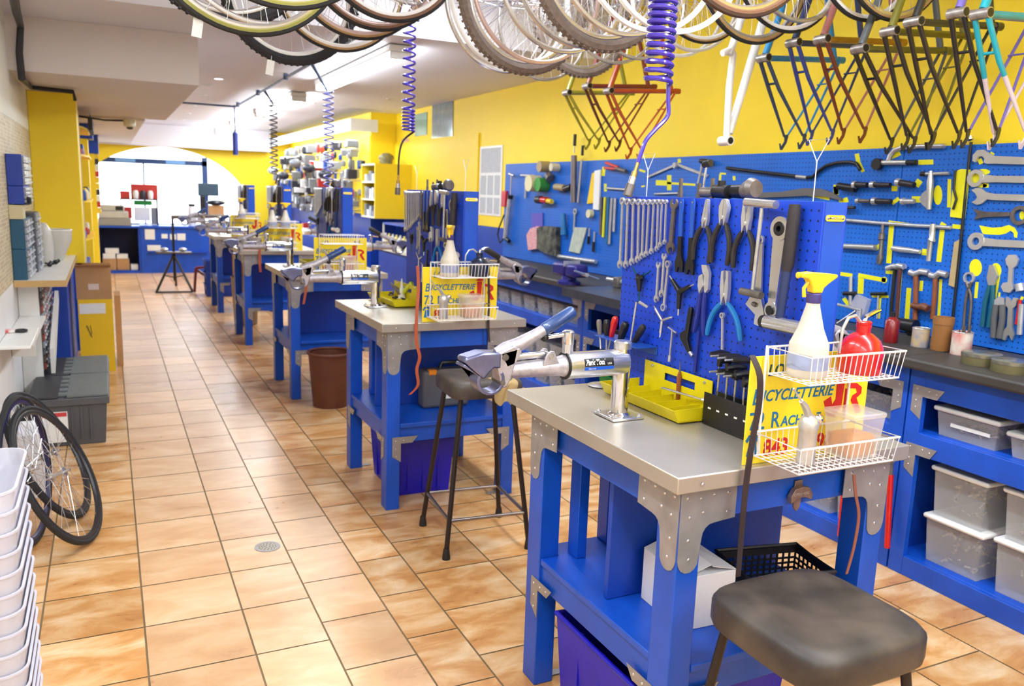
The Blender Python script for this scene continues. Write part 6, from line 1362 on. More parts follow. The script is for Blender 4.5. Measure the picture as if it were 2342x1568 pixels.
coil('violet coiled air hose hanging above the second bench', None, c.x, Y2, top.z, c.z, .034, 17, .0065, PURP, [at_y(922, 322, Y2), at_y(913, 355, Y2), at_y(911, 400, Y2)], dense=.2)
Y3 = 7.1; c = at_y(752, 430, Y3); top = at_y(749, 208, Y3)
coil('thin violet coiled air hose hanging above the third bench', None, c.x, Y3, top.z, c.z, .042, 15, .006, M('violet_grey_hose', (92, 92, 165), .3, coat=.3), [at_y(765, 440, Y3), at_y(772, 470, Y3)], False, dense=.45)
Y4 = 9.4; c = at_y(627, 400, Y4); top = at_y(625, 238, Y4)
coil('grey coiled air hose hanging above the fourth bench', None, c.x, Y4, top.z, c.z, .040, 15, .007, M('grey_hose', (90, 92, 110), .4), [at_y(630, 420, Y4)], False, dense=.4)
Y5 = 11.7; a = at_y(541, 305, Y5); b = at_y(539, 354, Y5)
t = thing('hose_reel_drop', 'bundled blue hose hanging straight below the far ceiling light', 'air hose', b)
MB().tube([(0, 0, 0), (0, 0, (a-b).z), (0, 0, (a-b).z+.02)], [.035, .035, .015], 12).part('bundle', M('dark_blue_bundle', (30, 44, 120), .4), t); MB().tube([(0, 0, (a-b).z), (0, 0, 2.64-b.z)], .012, 8).part('drop', M('grey_hose'), t)
# the air line: pipe along the ceiling with drops
PIPE = M('air_pipe', (70, 84, 110), .35, .6)
t = thing('air_line', 'dark air pipe running under the ceiling above the benches', 'pipe', (1.56, 0, 2.61))
MB().tube([(0, 5.75, 0), (0, 11.6, 0)], .013, 10).part('pipe', PIPE, t); MB().tube([(0, 11.6, 0), (-.95, 11.6, 0)], .013, 10).part('branch', PIPE, t)
for y in (6.6, 8.2, 9.8, 11.4): MB().box((-.02, y-.02, -.018), (.02, y+.02, .037)).part('pipe_clip', PIPE, t, .004)
for (Y, px, py0) in ((Y3, 749, 208), (Y4, 625, 238)):
    top = at_y(px, py0, Y); MB().tube([(0, Y, 0), (top.x-1.56, Y, top.z-2.61)], [.014, .010], 8).part('drop_pipe', PIPE, t)
t = thing('air_line', 'air pipe along the high ceiling over the near benches', 'pipe', (1.56, 0, 3.004)); MB().tube([(0, 1.6, 0), (0, 5.62, 0)], .013, 10).part('pipe', PIPE, t)
for (Y, px) in ((Y1, 1512), (Y2, 942)):
    tp = at_y(px, -60 if Y < 3 else 48, Y); MB().tube([(0, Y, 0), (tp.x-1.56+.04, Y, tp.z-3.004)], .009, 8).part('drop_pipe', PIPE, t)
# recessed ceiling lights
def spot(px, py, lit, k):
    p = at_z(px, py, CL-.003); t = thing('recessed_light', 'small round ceiling spot, %s' % k, 'ceiling light', (p.x, p.y, CL-.0005))
    MB().ring(0, 0, .04, .055, -.006, 0, 20).part('trim_ring', WHITEPL, t); MB().lathe([(.002, -.004), (.04, -.004), (.04, -.002)], 20).part('lens', M('lit_spot', (255, 255, 255), emit=6) if lit else M('dim_spot', (120, 112, 110), .3), t)
for px, py, lit, k in ((500, 180, 1, 'lit, in front of the white bulkhead'), (475, 195, 0, 'unlit, next beyond the lit one by the bulkhead'), (462, 217, 0, 'unlit, second beyond the lit one by the bulkhead'), (441, 241, 0, 'unlit, just past the pipe branch'), (428, 259, 0, 'unlit, second past the pipe branch'), (415, 274, 0, 'unlit, third past the pipe branch'), (692, 214, 1, 'lit, right of the air pipe between two tube lights'), (712, 236, 0, 'unlit, right of the second tube light'), (893, 227, 0, 'unlit, near the yellow wall')):
    spot(px, py, lit, k)
# black cable bundle in the corner of the left wall and bulkhead
CB = M('black_cable', (28, 26, 30), .5)
t = thing('cable_bundle', 'black cable bundle running down the bulkhead and over the yellow pier', 'cables', (0, 0, 0))
for k in range(3):
    o = .012*(k-1); pts = [at_y(22+k*6, -30, 5.2), at_y(32+k*5, 25, 5.9), at_y(44+k*3, 60, 6.5), at_y(44+o*300, 120, 6.52), at_y(50+o*300, 180, 6.53)]
    pts = [Vector((max(p.x, X0+.03), p.y, p.z)) for p in pts]; q = at_z(72, 197+k*2, 2.285); e = at_z(168, 208+k*2, 2.285)
    pts += [Vector((q.x, q.y-.06, 2.28+o)), Vector((e.x, e.y-.08, 2.28+o)), Vector((e.x+.01, e.y-.06, 2.22+o))]
    MB().tube(pts, .013, 8).part('cable', CB, t)
t = thing('dome_camera', 'small white dome camera under the bulkhead with a black cable', 'camera', at_z(296, 272, 2.28)+Vector((0, 0, -.001)))
MB().lathe([(.03, -.09), (.06, -.075), (.065, -.03), (.06, 0)], 20).part('dome', CREAM, t); MB().lathe([(.002, -.115), (.03, -.105), (.035, -.088)], 16).part('lens', BLACKP, t); MB().tube([(-.05, 0, -.02), (-.25, -.03, -.03), (-.5, -.1, -.01)], .011, 6).part('cable', CB, t)
# ================================================================ LEFT SIDE
XL = X0+.002
WMEL = M('white_melamine', (232, 230, 226), .4, var=.05); EDGE = M('bare_wood_edge', (196, 160, 104), .7, var=.1)
t = thing('work_top', 'white work top with a bare wood edge along the left wall', 'worktop', (XL, 5.92, 0))
MB().box((0, .004, .93), (.285, 2.80, .97)).part('top', WMEL, t); MB().box((0, 0, .93), (.289, .0035, .97)).part('front_edge', EDGE, t); MB().box((.2855, .004, .93), (.289, 2.8, .97)).part('side_edge', EDGE, t)
t = thing('end_panel', 'white end panel standing under the left work top', 'panel', (XL, 6.12, 0)); MB().box((0, 0, 0), (.115, .022, .929)).part('panel', WMEL, t, .001)
t = thing('low_desk', 'low white desk board fixed in front of the white end panel', 'desk', (XL, 5.06, 0)); MB().box((0, 0, .70), (.15, 1.058, .72)).part('board', WMEL, t, .002); MB().box((0, .5, .56), (.12, .53, .699)).part('bracket', WMEL, t)
t = thing('cutting_board', 'white tray lying at the near end of the low white desk', 'tray', (XL+.0, 4.9, .7205)); MB().box((0, 0, 0), (.152, .62, .018)).part('board', WHITEPL, t, .004)
t = thing('scissors', 'black handled scissors in red and white sleeve on the white tray', 'scissors', (-.475, 5.35, .7395)); MB().torus(.026, .008, 20, 8, z=.009).part('handle', BLACKP, t); MB().box((-.09, -.02, 0), (-.028, .02, .018)).part('sleeve', M('red_white_sleeve', (235, 230, 228), .4, var=.5, scale=30, col2=(220, 30, 30)), t, .004)
# blue cupboard front and post under the top
MB().box((0, 0, 0), (.23, 1.42, .929)).solo('base_cupboard', BLUE2, 'plain blue cupboard under the far part of the left work top', 'cupboard', (XL, 7.28, 0), bevel=.003)
MB().box((0, 0, 0), (.045, .05, .929)).solo('table_leg', BLUE, 'light blue wooden leg at the far corner of the left work top', 'leg', (-.318, 8.72, 0))
MB().add([(0, 0, .05), (.025, 0, .05), (.025, .9, .42), (0, .9, .42), (0, 0, .22), (.025, 0, .22), (.025, .9, .50), (0, .9, .50)], [(0, 3, 2, 1), (4, 5, 6, 7), (0, 1, 5, 4), (1, 2, 6, 5), (2, 3, 7, 6), (3, 0, 4, 7)]).solo('shelf_plank', WMEL, 'slanting white plank leaning below the small drawers on the left', 'plank', (-.392, 6.18, .27))
def drawers(name, label, loc, w, L, H, nrow, ncol, shell, faces, group=None, cat='drawer cabinet'):
    """open fronted block of small drawers, fronts towards +x"""
    t = thing(name, label, cat, loc); MB().box((0, 0, 0), (w, L, H)).part('shell', shell, t, .003)
    dh, dl = (H-.012)/nrow, (L-.012)/ncol
    for r in range(nrow):
        for c in range(ncol):
            o = MB().box((w+.0005, .006+c*dl+.003, .006+r*dh+.003), (w+.012, .006+(c+1)*dl-.003, .006+(r+1)*dh-.003)).part('drawer', faces[(r*3+c) % len(faces)], t, .001)
            MB().box((w+.0125, .006+(c+.3)*dl, .006+(r+.25)*dh), (w+.02, .006+(c+.7)*dl, .006+(r+.45)*dh)).part('pull', M('clear_pull', (215, 220, 228), .2), o)
TEAL = M('petrol_blue_metal', (24, 84, 116), .5, var=.1); BB2 = M('cobalt_metal', (28, 62, 170), .45, var=.1)
F1 = [M('drawer_clear', (150, 155, 165), .2), M('drawer_grey', (92, 96, 104), .25), M('drawer_pale', (196, 200, 206), .2)]
for k, (z0, h, m, lb) in enumerate(((.971, .19, TEAL, 'lowest petrol blue drawer cabinet on the left work top'), (1.162, .185, TEAL, 'second petrol blue drawer cabinet under the cream box'), (1.44, .11, BB2, 'cobalt blue drawer cabinet behind the black pouch'), (1.552, .19, BB2, 'topmost cobalt blue drawer cabinet on the left'))):
    drawers('drawer_cabinet', lb, (XL, 5.96, z0), .085 if z0 > 1.4 else .075, .5, h, 4, 6, m, F1)
drawers('drawer_cabinet', 'grey fronted drawer stack beside the petrol blue cabinets', (XL, 6.47, .971), .10, .34, .40, 7, 3, GREYP, F1)
MB().box((0, 0, 0), (.075, .16, .085)).solo('card_box', M('cream_card', (206, 196, 158), .7, var=.08), 'cream card box wedged between the drawer cabinets on the left', 'box', (XL, 5.95, 1.349))
MB().lathe([(.04, 0), (.055, .01), (.055, .045), (.03, .055)], 16).solo('pouch', BLACKP, 'black pouch lying on the cream card box', 'pouch', (XL+.066, 6.02, 1.4345), bevel=0)
F2 = [M('drawer_red', (150, 60, 50), .4), F1[0], F1[1], M('drawer_brown', (96, 70, 60), .4)]
drawers('drawer_cabinet', 'tall block of small mixed drawers under the left work top', (XL, 6.15, .345), .12, 1.1, .58, 12, 8, GREYP, F2)
# things on the work top
BAG = M('milky_bag', (222, 220, 212), .35, alpha=.75)
def blob(name, label, cat, loc, r, h, m, seed, lean=0):
    random.seed(seed); mb = MB(); N = 14; K = 7; vs = []; fs = []
    for k in range(K):
        q = k/(K-1); rr = r*(.55+.55*sin(pi*min(1, q*.75+.15)))*(1 if k < K-1 else .5)
        vs += [(rr*(1+.18*random.uniform(-1, 1))*cos(2*pi*i/N)+lean*q, rr*(1+.18*random.uniform(-1, 1))*sin(2*pi*i/N), h*q+(.0 if k in (0,) else .008*random.uniform(-1, 1))) for i in range(N)]
    for k in range(K-1):
        for i in range(N): fs.append([k*N+i, k*N+(i+1) % N, (k+1)*N+(i+1) % N, (k+1)*N+i])
    fs += [list(range(N))[::-1], [(K-1)*N+i for i in range(N)]]
    return mb.add(vs, fs).solo(name, m, label, cat, loc, smooth=70)
blob('plastic_bag', 'milky plastic bag standing tall beside the small drawers', 'bag', (-.435, 6.95, .9785), .06, .30, BAG, 1)
t = thing('mixing_bowl', 'large milky plastic bowl on the left work top', 'bowl', (-.40, 7.4, .9705)); MB().lathe([(.06, 0), (.07, .01), (.132, .16), (.137, .24), (.132, .24), (.126, .16), (.065, .015), (.001, .012)], 26, cap=False).part('bowl', BAG, t); MB().at(Matrix.Translation((0, 0, .24))).torus(.134, .006, 26, 6).part('rim', WHITEPL, t)
blob('plastic_bag', 'crumpled clear bag lying in front of the milky bowl', 'bag', (-.44, 7.22, .9785), .045, .09, BAG, 3)
MB().lathe([(.05, 0), (.052, .008), (.036, .13), (.02, .15), (.012, .15)], 22).solo('green_funnel', M('sea_green_plastic', (50, 150, 120), .4), 'sea green funnel shaped cup right of the milky bowl', 'funnel', (-.325, 8.0, .9705))
MB().box((0, 0, 0), (.12, .35, .014)).solo('paper_pad', WHITEPL, 'white paper pad lying on the green funnel cup and the bowl', 'paper', (-.42, 7.9, 1.121))
for k, (x, y, lb) in enumerate(((-.40, 6.85, 'black spiky part beside the drawer stack on the work top'), (-.37, 7.05, 'second black spiky part on the left work top'))):
    mb = MB(); random.seed(k+8)
    for j in range(7): a = random.random()*6.3; mb.cyl((0, 0, .015), (.03*cos(a), .03*sin(a), .02+.02*random.random()), .006, n=6)
    mb.ball((0, 0, .018), .018, 10); mb.solo('cog_part', BLACKP, lb, 'bike part', (x, y, .9705))
# grey attached-lid totes
def tote(label, loc):
    t = thing('tote_crate', label, 'crate', loc); G1 = M('tote_grey', (84, 86, 90), .5, var=.08); G2 = M('tote_lid_grey', (112, 118, 118), .5, var=.12)
    w, d, h = .42, .62, .30
    b = MB().add([(.02, .02, 0), (w-.02, .02, 0), (w-.02, d-.02, 0), (.02, d-.02, 0), (0, 0, h), (w, 0, h), (w, d, h), (0, d, h)], [(3, 2, 1, 0), (4, 5, 6, 7), (0, 1, 5, 4), (1, 2, 6, 5), (2, 3, 7, 6), (3, 0, 4, 7)]); b.part('bin', G1, t, .006)
    MB().box((-.012, -.012, h-.045), (w+.012, d+.012, h+.001)).part('rim', G1, t, .005)
    lid = MB().box((.2, 0, h+.002), (w+.005, d, h+.018)); lid2 = MB().box((0, 0, h+.002), (.155, d, h+.014))
    for k in range(5):
        y = .04+k*.12; lid.box((.155, y, h+.002), (.2, y+.06, h+.018)); lid2.box((.155, y+.065, h+.002), (.195, y+.105, h+.013))
    lid.part('lid_flap', G2, t, .003); lid2.part('lid_flap', M('tote_dark_flap', (48, 50, 54), .5), t, .003)
    for k in range(3): MB().box((.22+k*.05, -.004, .04), (.228+k*.05, .02, h-.05)).part('rib', G1, t)
    s = MB().box((.06, .003, .03), (.20, .006, .22)).part('label_sheet', WHITEPL, t, 0); MB().box((.065, .0015, .19), (.195, .003, .215)).part('red_strip', M('red_print', (200, 60, 60), .6), s)
    return t
tote('front grey folding lid crate with a white paper label on the floor', (-.478, 5.50, .0005))
tote('rear grey folding lid crate behind the labelled one', (-.478, 6.15, .0005)).scale = (1, .98, 1)
# cartons
def carton(name, label, loc, w, d, h, m, open_=False, rz=0):
    t = thing(name, label, 'box', loc, (0, 0, rz)); T = .005
    b = MB().box((0, 0, 0), (w, d, T)).box((0, 0, T), (T, d, h)).box((w-T, 0, T), (w, d, h)).box((T, 0, T), (w-T, T, h)).box((T, d-T, T), (w-T, d, h))
    if not open_: b.box((T, T, h-T), (w-T, d-T, h))
    b.part('box_body', m, t)
    if open_:
        MB().add([(0, 0, h), (w, 0, h), (w, -.05, h+.02), (0, -.05, h+.02), (0, 0, h+.004), (w, 0, h+.004), (w, -.05, h+.024), (0, -.05, h+.024)], [(0, 1, 2, 3), (7, 6, 5, 4), (0, 4, 5, 1), (3, 2, 6, 7), (0, 3, 7, 4), (1, 5, 6, 2)]).part('flap', m, t)
    return t
YC = M('yellow_carton', (246, 200, 20), .55, var=.04)
t = carton('yellow_carton', 'yellow shipping carton standing on the floor at the left', (-.262, 7.68, .0005), .26, .42, .62, YC)
MB().box((.01, -.001, .50), (.205, 0, .585)).part('white_label', WHITEPL, t); MB().box((.262, .02, 0), (.264, .06, .62)).part('edge_strip', WHITEPL, t); MB().box((.2605, .10, .0), (.2625, .16, .10)).part('black_mark', BLACKP, t)
v = MB().at(Matrix.Translation((.05, -.0008, .30)) @ FRONT); v.slab([(0, .1), (.012, .1), (.045, 0), (.035, 0)], 0, .0005); v.slab([(.03, .1), (.036, .1), (.045, .03), (.04, .02)], 0, .0005); v.part('printed_mark', M('dark_ochre', (130, 100, 20), .6), t)
t = carton('brown_carton', 'open brown carton standing on the yellow one', (-.268, 7.68, .6215), .265, .40, .27, CARD, True); MB().box((.09, -.001, .08), (.17, 0, .13)).part('print', M('pale_print', (225, 205, 190), .6), t)
carton('slim_carton', 'slim brown carton standing right behind the yellow one', (.012, 7.9, .0005), .05, .35, .62, CARD)
# wheels leaning at the left
def lean_wheel(label, px, py, ratio, ang, **k):
    """wheel whose disc is seen as an ellipse of the given ratio, standing on the floor"""
    w_ = wheel(label, **k); R = k.get('R', .335)
    d = ray(px, py).normalized(); r_ = _r-d*_r.dot(d); r_.normalize(); u_ = r_.cross(d); a = radians(ang)
    s = r_*cos(a)+u_*sin(a); n = (s*sqrt(1-ratio**2)-d*ratio).normalized()
    drop = R*sqrt(1-n.z**2)+.011*abs(n.z)+.001; tt = (drop-CAMH)/ray(px, py).z; c = _O+ray(px, py)*tt
    w_.location = c; w_.rotation_mode = 'QUATERNION'; w_.rotation_quaternion = n.to_track_quat('Z', 'Y'); return w_
RR = dict(w_=.013, rim=M('black_rim', (40, 38, 42), .35))
lean_wheel('black road wheel leaning foremost by the white end panel', 133, 1085, .40, 27, **RR)
lean_wheel('black road wheel leaning just behind the foremost one', 112, 1040, .36, 29, **RR)
lean_wheel('blue black road wheel leaning upright at the left edge', 58, 1075, .30, 8, w_=.013, rim=M('blue_black_rim', (30, 30, 80), .35))
carton('small_carton', 'small white carton standing on the floor behind the wheels', (-.50, 4.62, .0005), .14, .3, .33, M('white_carton'))
# nested clear tubs at the bottom left
TUBM = M('translucent_tub', (226, 226, 240), .18, alpha=.6, coat=.3)
sx, sy = -.50, 2.0
def rrect(w, d, r, ins, n=5):
    P = []
    for cx_, cy_, a0 in ((w-r, d-r, 0), (r, d-r, 90), (r, r, 180), (w-r, r, 270)):
        for k in range(n+1): a = radians(a0+90*k/n); P.append((cx_+(r-ins)*cos(a), cy_+(r-ins)*sin(a)))
    return P
def tub_mesh(w, d, h, r=.05, T=.0015, tp=.016):
    L_ = [(tp+.012, .0), (tp, .012), (.001, h-.006), (-.004, h-.003), (-.004, h+.002), (.002, h+.002), (T+.001, h-.006), (tp+T, .014), (tp+.014, T)]
    vs = []; N = 24
    for ins, z in L_: vs += [(x, y, z) for x, y in rrect(w, d, r, ins)]
    fs = [list(range(N))[::-1], [(len(L_)-1)*N+i for i in range(N)]]
    for k in range(len(L_)-1): fs += [[k*N+i, k*N+(i+1) % N, (k+1)*N+(i+1) % N, (k+1)*N+i] for i in range(N)]
    return MB().add(vs, fs)
tub0 = tub_mesh(.285, .36, .16).solo('clear_tub', TUBM, 'translucent tub nested in the tall stack at the lower left corner', 'tub', (sx, sy, .002), (0, 0, 0), 'nested translucent tubs at the lower left', smooth=50)
for k in range(1, 17): dup(tub0, (sx, sy, .002+k*.0475))
# drain
t = thing('floor_drain', 'round steel floor drain in the tiled aisle', 'drain', (.578, 3.608, 0))
MB().ring(0, 0, .046, .056, 0, .0025, 32).part('ring', GALV, t); MB().lathe([(.001, .0008), (.0455, .0008), (.0455, .002), (.001, .002)], 28).part('grate', M('drain_steel', (168, 158, 140), .4, .7), t)
hl = MB()
for r, n in ((.012, 5), (.024, 10), (.036, 14)):
    for i in range(n): a = 2*pi*i/n+r*40; hl.at(Matrix.Translation((r*cos(a), r*sin(a), .0021))).lathe([(.0032, 0), (.0032, .0003)], 8)
hl.part('holes', BLACKP, t)['kind'] = 'stuff'
# ---- yellow shelves beyond the pier
SY = 9.2
t = thing('yellow_shelf', 'tall yellow shelf unit with a rounded end beyond the yellow pier', 'shelf', (XL, SY, 0)); YS2 = M('yellow_shelf_paint', (255, 214, 30), .5)
MB().box((0, 0, .75), (.02, 1.6, 2.25)).part('back', YS2, t)
MB().box((.02, .0, .75), (.335, .02, 2.25)).part('side', CREAM, t)
for z in (1.0, 1.38, 1.83, 2.1):
    MB().slab([(.02, .021), (.30, .021), (.36, .2), (.40, .6), (.40, 1.6), (.02, 1.6)], z, z+.02).part('shelf', YS2, t)
random.seed(12)
cols_ = [M('pack_white', (230, 232, 236), .3), M('pack_silver', (170, 176, 186), .25, .4), M('pack_dark', (44, 48, 62), .4), M('pack_blue', (40, 80, 180), .4), M('pack_red', (190, 50, 44), .4), M('pack_yellow', (235, 205, 60), .4), M('pack_grey', (128, 132, 140), .4)]
for z in (1.02, 1.40, 1.85):
    for k in range(7):
        h = random.uniform(.05, .13); r = random.uniform(.02, .045)
        MB().lathe([(r, 0), (r, h*.8), (r*.5, h)], 12).solo('bottle', cols_[random.randrange(7)], 'small bottle or tin on the curved yellow shelves at the left', 'bottle', (XL+.28+.06*random.random(), SY+.14+k*.19, z+.0005), (0, 0, 0), 'bottles on the curved yellow shelves')
MB().box((0, 0, 0), (.33, 1.9, .70)).solo('base_cupboard', BLUE2, 'blue cupboard under the curved yellow shelves', 'cupboard', (XL, SY, 0), bevel=.004)
for k in range(7):
    y = SY+.1+.16*k; z = 1.9+.1*(k % 2)
    MB().box((-.02, -.03, -.12), (.02, .03, 0)).box((-.002, -.002, 0), (.002, .002, .05)).solo('hanging_pouch', [BLACKP, BB2, cols_[2]][k % 3], 'dark pouch hanging in front of the curved yellow shelves', 'pouch', (XL+.43, y, 2.2), (0, 0, 0), 'dark pouches hanging on the left')
t = thing('wall_column', 'yellow column with a blue head at the far left', 'column', (XL, 11.6, 0)); MB().box((0, 0, .0), (.36, .5, 2.1)).part('shaft', YELLOW, t); MB().box((0, -.02, 2.1), (.42, .52, 2.275)).part('head', BLUE2, t)
t = thing('wall_column', 'farther yellow column with a blue head beside the shop window', 'column', (XL, 14.3, 0)); MB().box((0, 0, .0), (.40, .5, 2.0)).part('shaft', YELLOW, t); MB().box((0, -.02, 2.0), (.46, .52, 2.275)).part('head', BLUE2, t)
for k in range(10):
    MB().box((0, 0, 0), (.05, .05, .09)).solo('glove_pack', cols_[[5, 4, 0, 2, 5][k % 5]], 'small yellow or dark pack hanging by the farther column', 'pack', (-.1475, 14.33+.06*(k % 2), 1.1+.092*k), (0, 0, 0), 'packs hanging by the farther left column')
# ================================================================ FAR END
# blue counter under the window
def P16(px, py, Y=16.2): return at_y(px, py, Y)
t = thing('service_counter', 'blue service counter with paper notes in front of the window', 'counter', (.50, 16.1, 0))
MB().box((0, 0, 0), (2.3, .03, .80)).part('front', BLUE, t); MB().box((0, -.03, .801), (2.3, .7, .84)).part('top', BLUE, t, .004); MB().box((.1, -.05, .36), (1.1, 0, .385)).part('ledge', BLUE2, t)
for (x, z, w_, h) in ((.07, .60, .16, .18), (.34, .62, .10, .08), (.48, .60, .10, .1), (.60, .59, .14, .12), (.1, .40, .22, .1)): MB().box((x, -.012, z), (x+w_, -.001, z+h)).part('note', WHITEPL, t)
t = thing('open_cabinet', 'dark blue open cabinet with cartons inside, left of the service counter', 'cabinet', (-.18, 16.1, 0))
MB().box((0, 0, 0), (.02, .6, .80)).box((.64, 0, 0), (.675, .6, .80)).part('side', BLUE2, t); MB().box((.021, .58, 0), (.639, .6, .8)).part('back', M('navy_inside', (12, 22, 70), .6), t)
MB().box((-.02, -.03, .801), (.675, .6, .83)).part('top', BLUE, t); MB().box((.021, 0, .0), (.639, .58, .05)).part('floor_board', BLUE, t)
random.seed(6)
for k, (x, z, w_, h, m, lb) in enumerate(((.05, .051, .22, .2, CARD, 'brown carton at the left inside the dark open cabinet'), (.28, .051, .2, .2, CARD, 'second brown carton inside the dark open cabinet'), (.5, .051, .12, .1, WHITEPL, 'white carton at the right inside the dark open cabinet'), (.06, .252, .2, .09, WHITEPL, 'white packet stacked on the brown cartons in the cabinet'), (.28, .252, .18, .08, WHITEPL, 'second white packet stacked on the cartons in the cabinet'), (.1, .343, .22, .09, WHITEPL, 'topmost white packet inside the dark open cabinet'))):
    MB().box((0, 0, 0), (w_, .2, h)).solo('packet' if m is WHITEPL else 'carton', m, lb, 'box', (-.18+x, 16.16, z+.0005), (0, 0, .0), bevel=.006)
t = thing('cash_register', 'beige till machine on the dark open cabinet', 'till', (-.16, 16.1, .8305)); BE = M('beige_machine', (196, 192, 180), .5, var=.08)
MB().box((0, 0, 0), (.52, .28, .13)).part('base', M('grey_beige', (150, 148, 140), .5), t, .01); MB().box((.01, .02, .131), (.48, .26, .25)).part('middle', BE, t, .015); MB().box((.05, .05, .2505), (.42, .24, .36)).part('head', BE, t, .02); MB().box((.28, .046, .27), (.40, .05, .34)).part('display', BLACKP, t)
t = thing('display_rack', 'wire rack of red and green packs beside the till', 'rack', (.20, 16.42, .8305))
MB().box((0, 0, .45), (.62, .3, .47)).box((0, 0, .0), (.02, .3, .45)).box((.60, 0, 0), (.62, .3, .45)).part('frame', M('dark_rack', (60, 66, 84), .5), t)
for k, (x, z, w_, h, m, lb) in enumerate(((.0, .471, .16, .13, 4, 'red pack at the left on the wire rack'), (.18, .471, .44, .26, 4, 'red boxed row on top of the wire rack'), (.22, .36, .3, .08, None, 'green tray hanging in the wire rack'), (.04, .12, .14, .2, 4, 'red bag standing inside the wire rack'), (.22, .08, .26, .24, 0, 'white bag standing inside the wire rack'), (.5, .02, .09, .3, 6, 'grey pack at the right inside the wire rack'))):
    MB().box((0, 0, 0), (w_, .2, h)).solo('product_pack', GR if m is None else cols_[m], lb, 'pack', (.205+x if x > 0 else .205, 16.44, .831+z), (0, 0, 0), bevel=.01)
for k in range(3): MB().lathe([(.04, 0), (.05, .1), (.03, .15)], 12).solo('helmet_sample', [cols_[0], cols_[2], cols_[0]][k], ['left', 'middle', 'right'][k]+' rounded sample standing before the red boxed row', 'helmet', (.46+k*.12, 16.41, 1.303))
# monitor and cartons on the right of the counter
t = thing('monitor', 'dark monitor and keyboard stack on the service counter', 'monitor', (1.50, 16.3, .8405)); MB().box((0, 0, .55), (.36, .12, .78)).part('screen', M('dark_screen', (50, 74, 92), .3), t, .01); MB().box((.03, .0, 0), (.12, .12, .549)).part('stand', BLACKP, t, .01)
MB().box((0, 0, 0), (.26, .25, .38)).solo('carton', CARD, 'brown carton standing on the service counter under black bags', 'box', (1.68, 16.25, .8405))
MB().ball((0, 0, .04), .17, 16, .3).solo('saddle_bag', BLACKP, 'black saddle bag lying on the carton on the counter', 'bag', (1.81, 16.36, 1.232))
t = thing('spray_bottle_box', 'silver and white pump bottle left of the monitor', 'bottle', (1.38, 16.3, .8405)); MB().lathe([(.07, 0), (.07, .28), (.05, .36)], 14).part('body', cols_[0], t); MB().lathe([(.06, .361), (.06, .40)], 12).part('cap', BLACKP, t)
for k in range(5): MB().lathe([(.035, 0), (.04, .12), (.02, .2)], 10).solo('small_bottle', cols_[[1, 2, 0, 6, 1][k]], 'small bottle in the row at the right end of the service counter', 'bottle', (1.56+k*.12, 16.2, .8405), (0, 0, 0), 'bottles at the right end of the service counter')
# repair stand with folding legs, red frame, blue crates
t = thing('portable_repair_stand', 'black portable repair stand with splayed legs before the counter', 'repair stand', (.86, 13.4, 0))
for (x, y) in ((-.28, -.35), (.22, -.35), (.05, .5)):
    MB().tube([(0, 0, .55), (x, y, .018)], .018, 8).part('leg', BLACKP, t); MB().tube([(0, 0, .2), (x*.55, y*.55, .25)], .010, 6).part('strut', BLACKP, t)
MB().tube([(-.28, -.35, .02), (.22, -.35, .02)], .014, 8).part('foot_bar', BLACKP, t)
MB().tube([(0, 0, .15), (0, 0, 1.1)], .018, 10).part('pole', BLACKP, t); MB().box((-.25, -.06, .56), (.25, .08, .59)).part('tray', OLDST, t, .01); MB().tube([(-.02, 0, 1.1), (.4, -.05, 1.12), (.75, -.1, 1.13)], .03, 10).part('head', OLDST, t)
for s in (-1, 1): MB().ball((s*.13, 0, .62), .06, 12, .5).part('tray_dish', TOOLST, t)
t = thing('red_bike_frame', 'dark red bike frame standing on the floor by the blue crates', 'bike frame', (1.10, 13.0, 0)); RDF = fm('wine', (120, 24, 48))
MB().tube([(0, 0, .02), (.03, 0, .38)], .02, 8).part('seat_tube', RDF, t); MB().tube([(.03, 0, .36), (.38, -.05, .1)], .02, 8).part('down_tube', RDF, t); MB().tube([(.03, 0, .38), (.32, -.05, .40)], .02, 8).part('top_tube', RDF, t)
for k in range(3):
    big_bin(.40, .35, .17, BLUE2, ['lowest', 'middle', 'topmost'][k]+' blue crate stacked on the floor before the fifth bench', (1.22, 12.55, .0005+k*.172), name='blue_crate')
# tall beige bin and orange brown carton between the fourth and fifth bench
t = thing('waste_bin', 'tall beige waste bin on the floor behind the fourth bench', 'bin', (1.40, 9.98, .0005)); MB().lathe([(.12, 0), (.13, .005), (.155, .55), (.15, .55), (.12, .01)], 26).part('pail', M('beige_plastic', (176, 156, 124), .55), t); MB().at(Matrix.Translation((0, 0, .552))).torus(.155, .009, 26, 6).part('rim', M('beige_plastic'), t)
MB().box((0, 0, 0), (.24, .24, .24)).solo('carton', M('orange_card', (190, 128, 66), .7), 'orange brown carton resting on the tall beige bin', 'box', (1.28, 9.86, .565))
MB().box((0, 0, 0), (.42, .50, .012)).solo('paper_sheets', M('pinkish_paper', (225, 190, 185), .6), 'pink paper sheets lying on the fourth bench top', 'paper', (1.19, BY[3]+.03, BH+.0005))
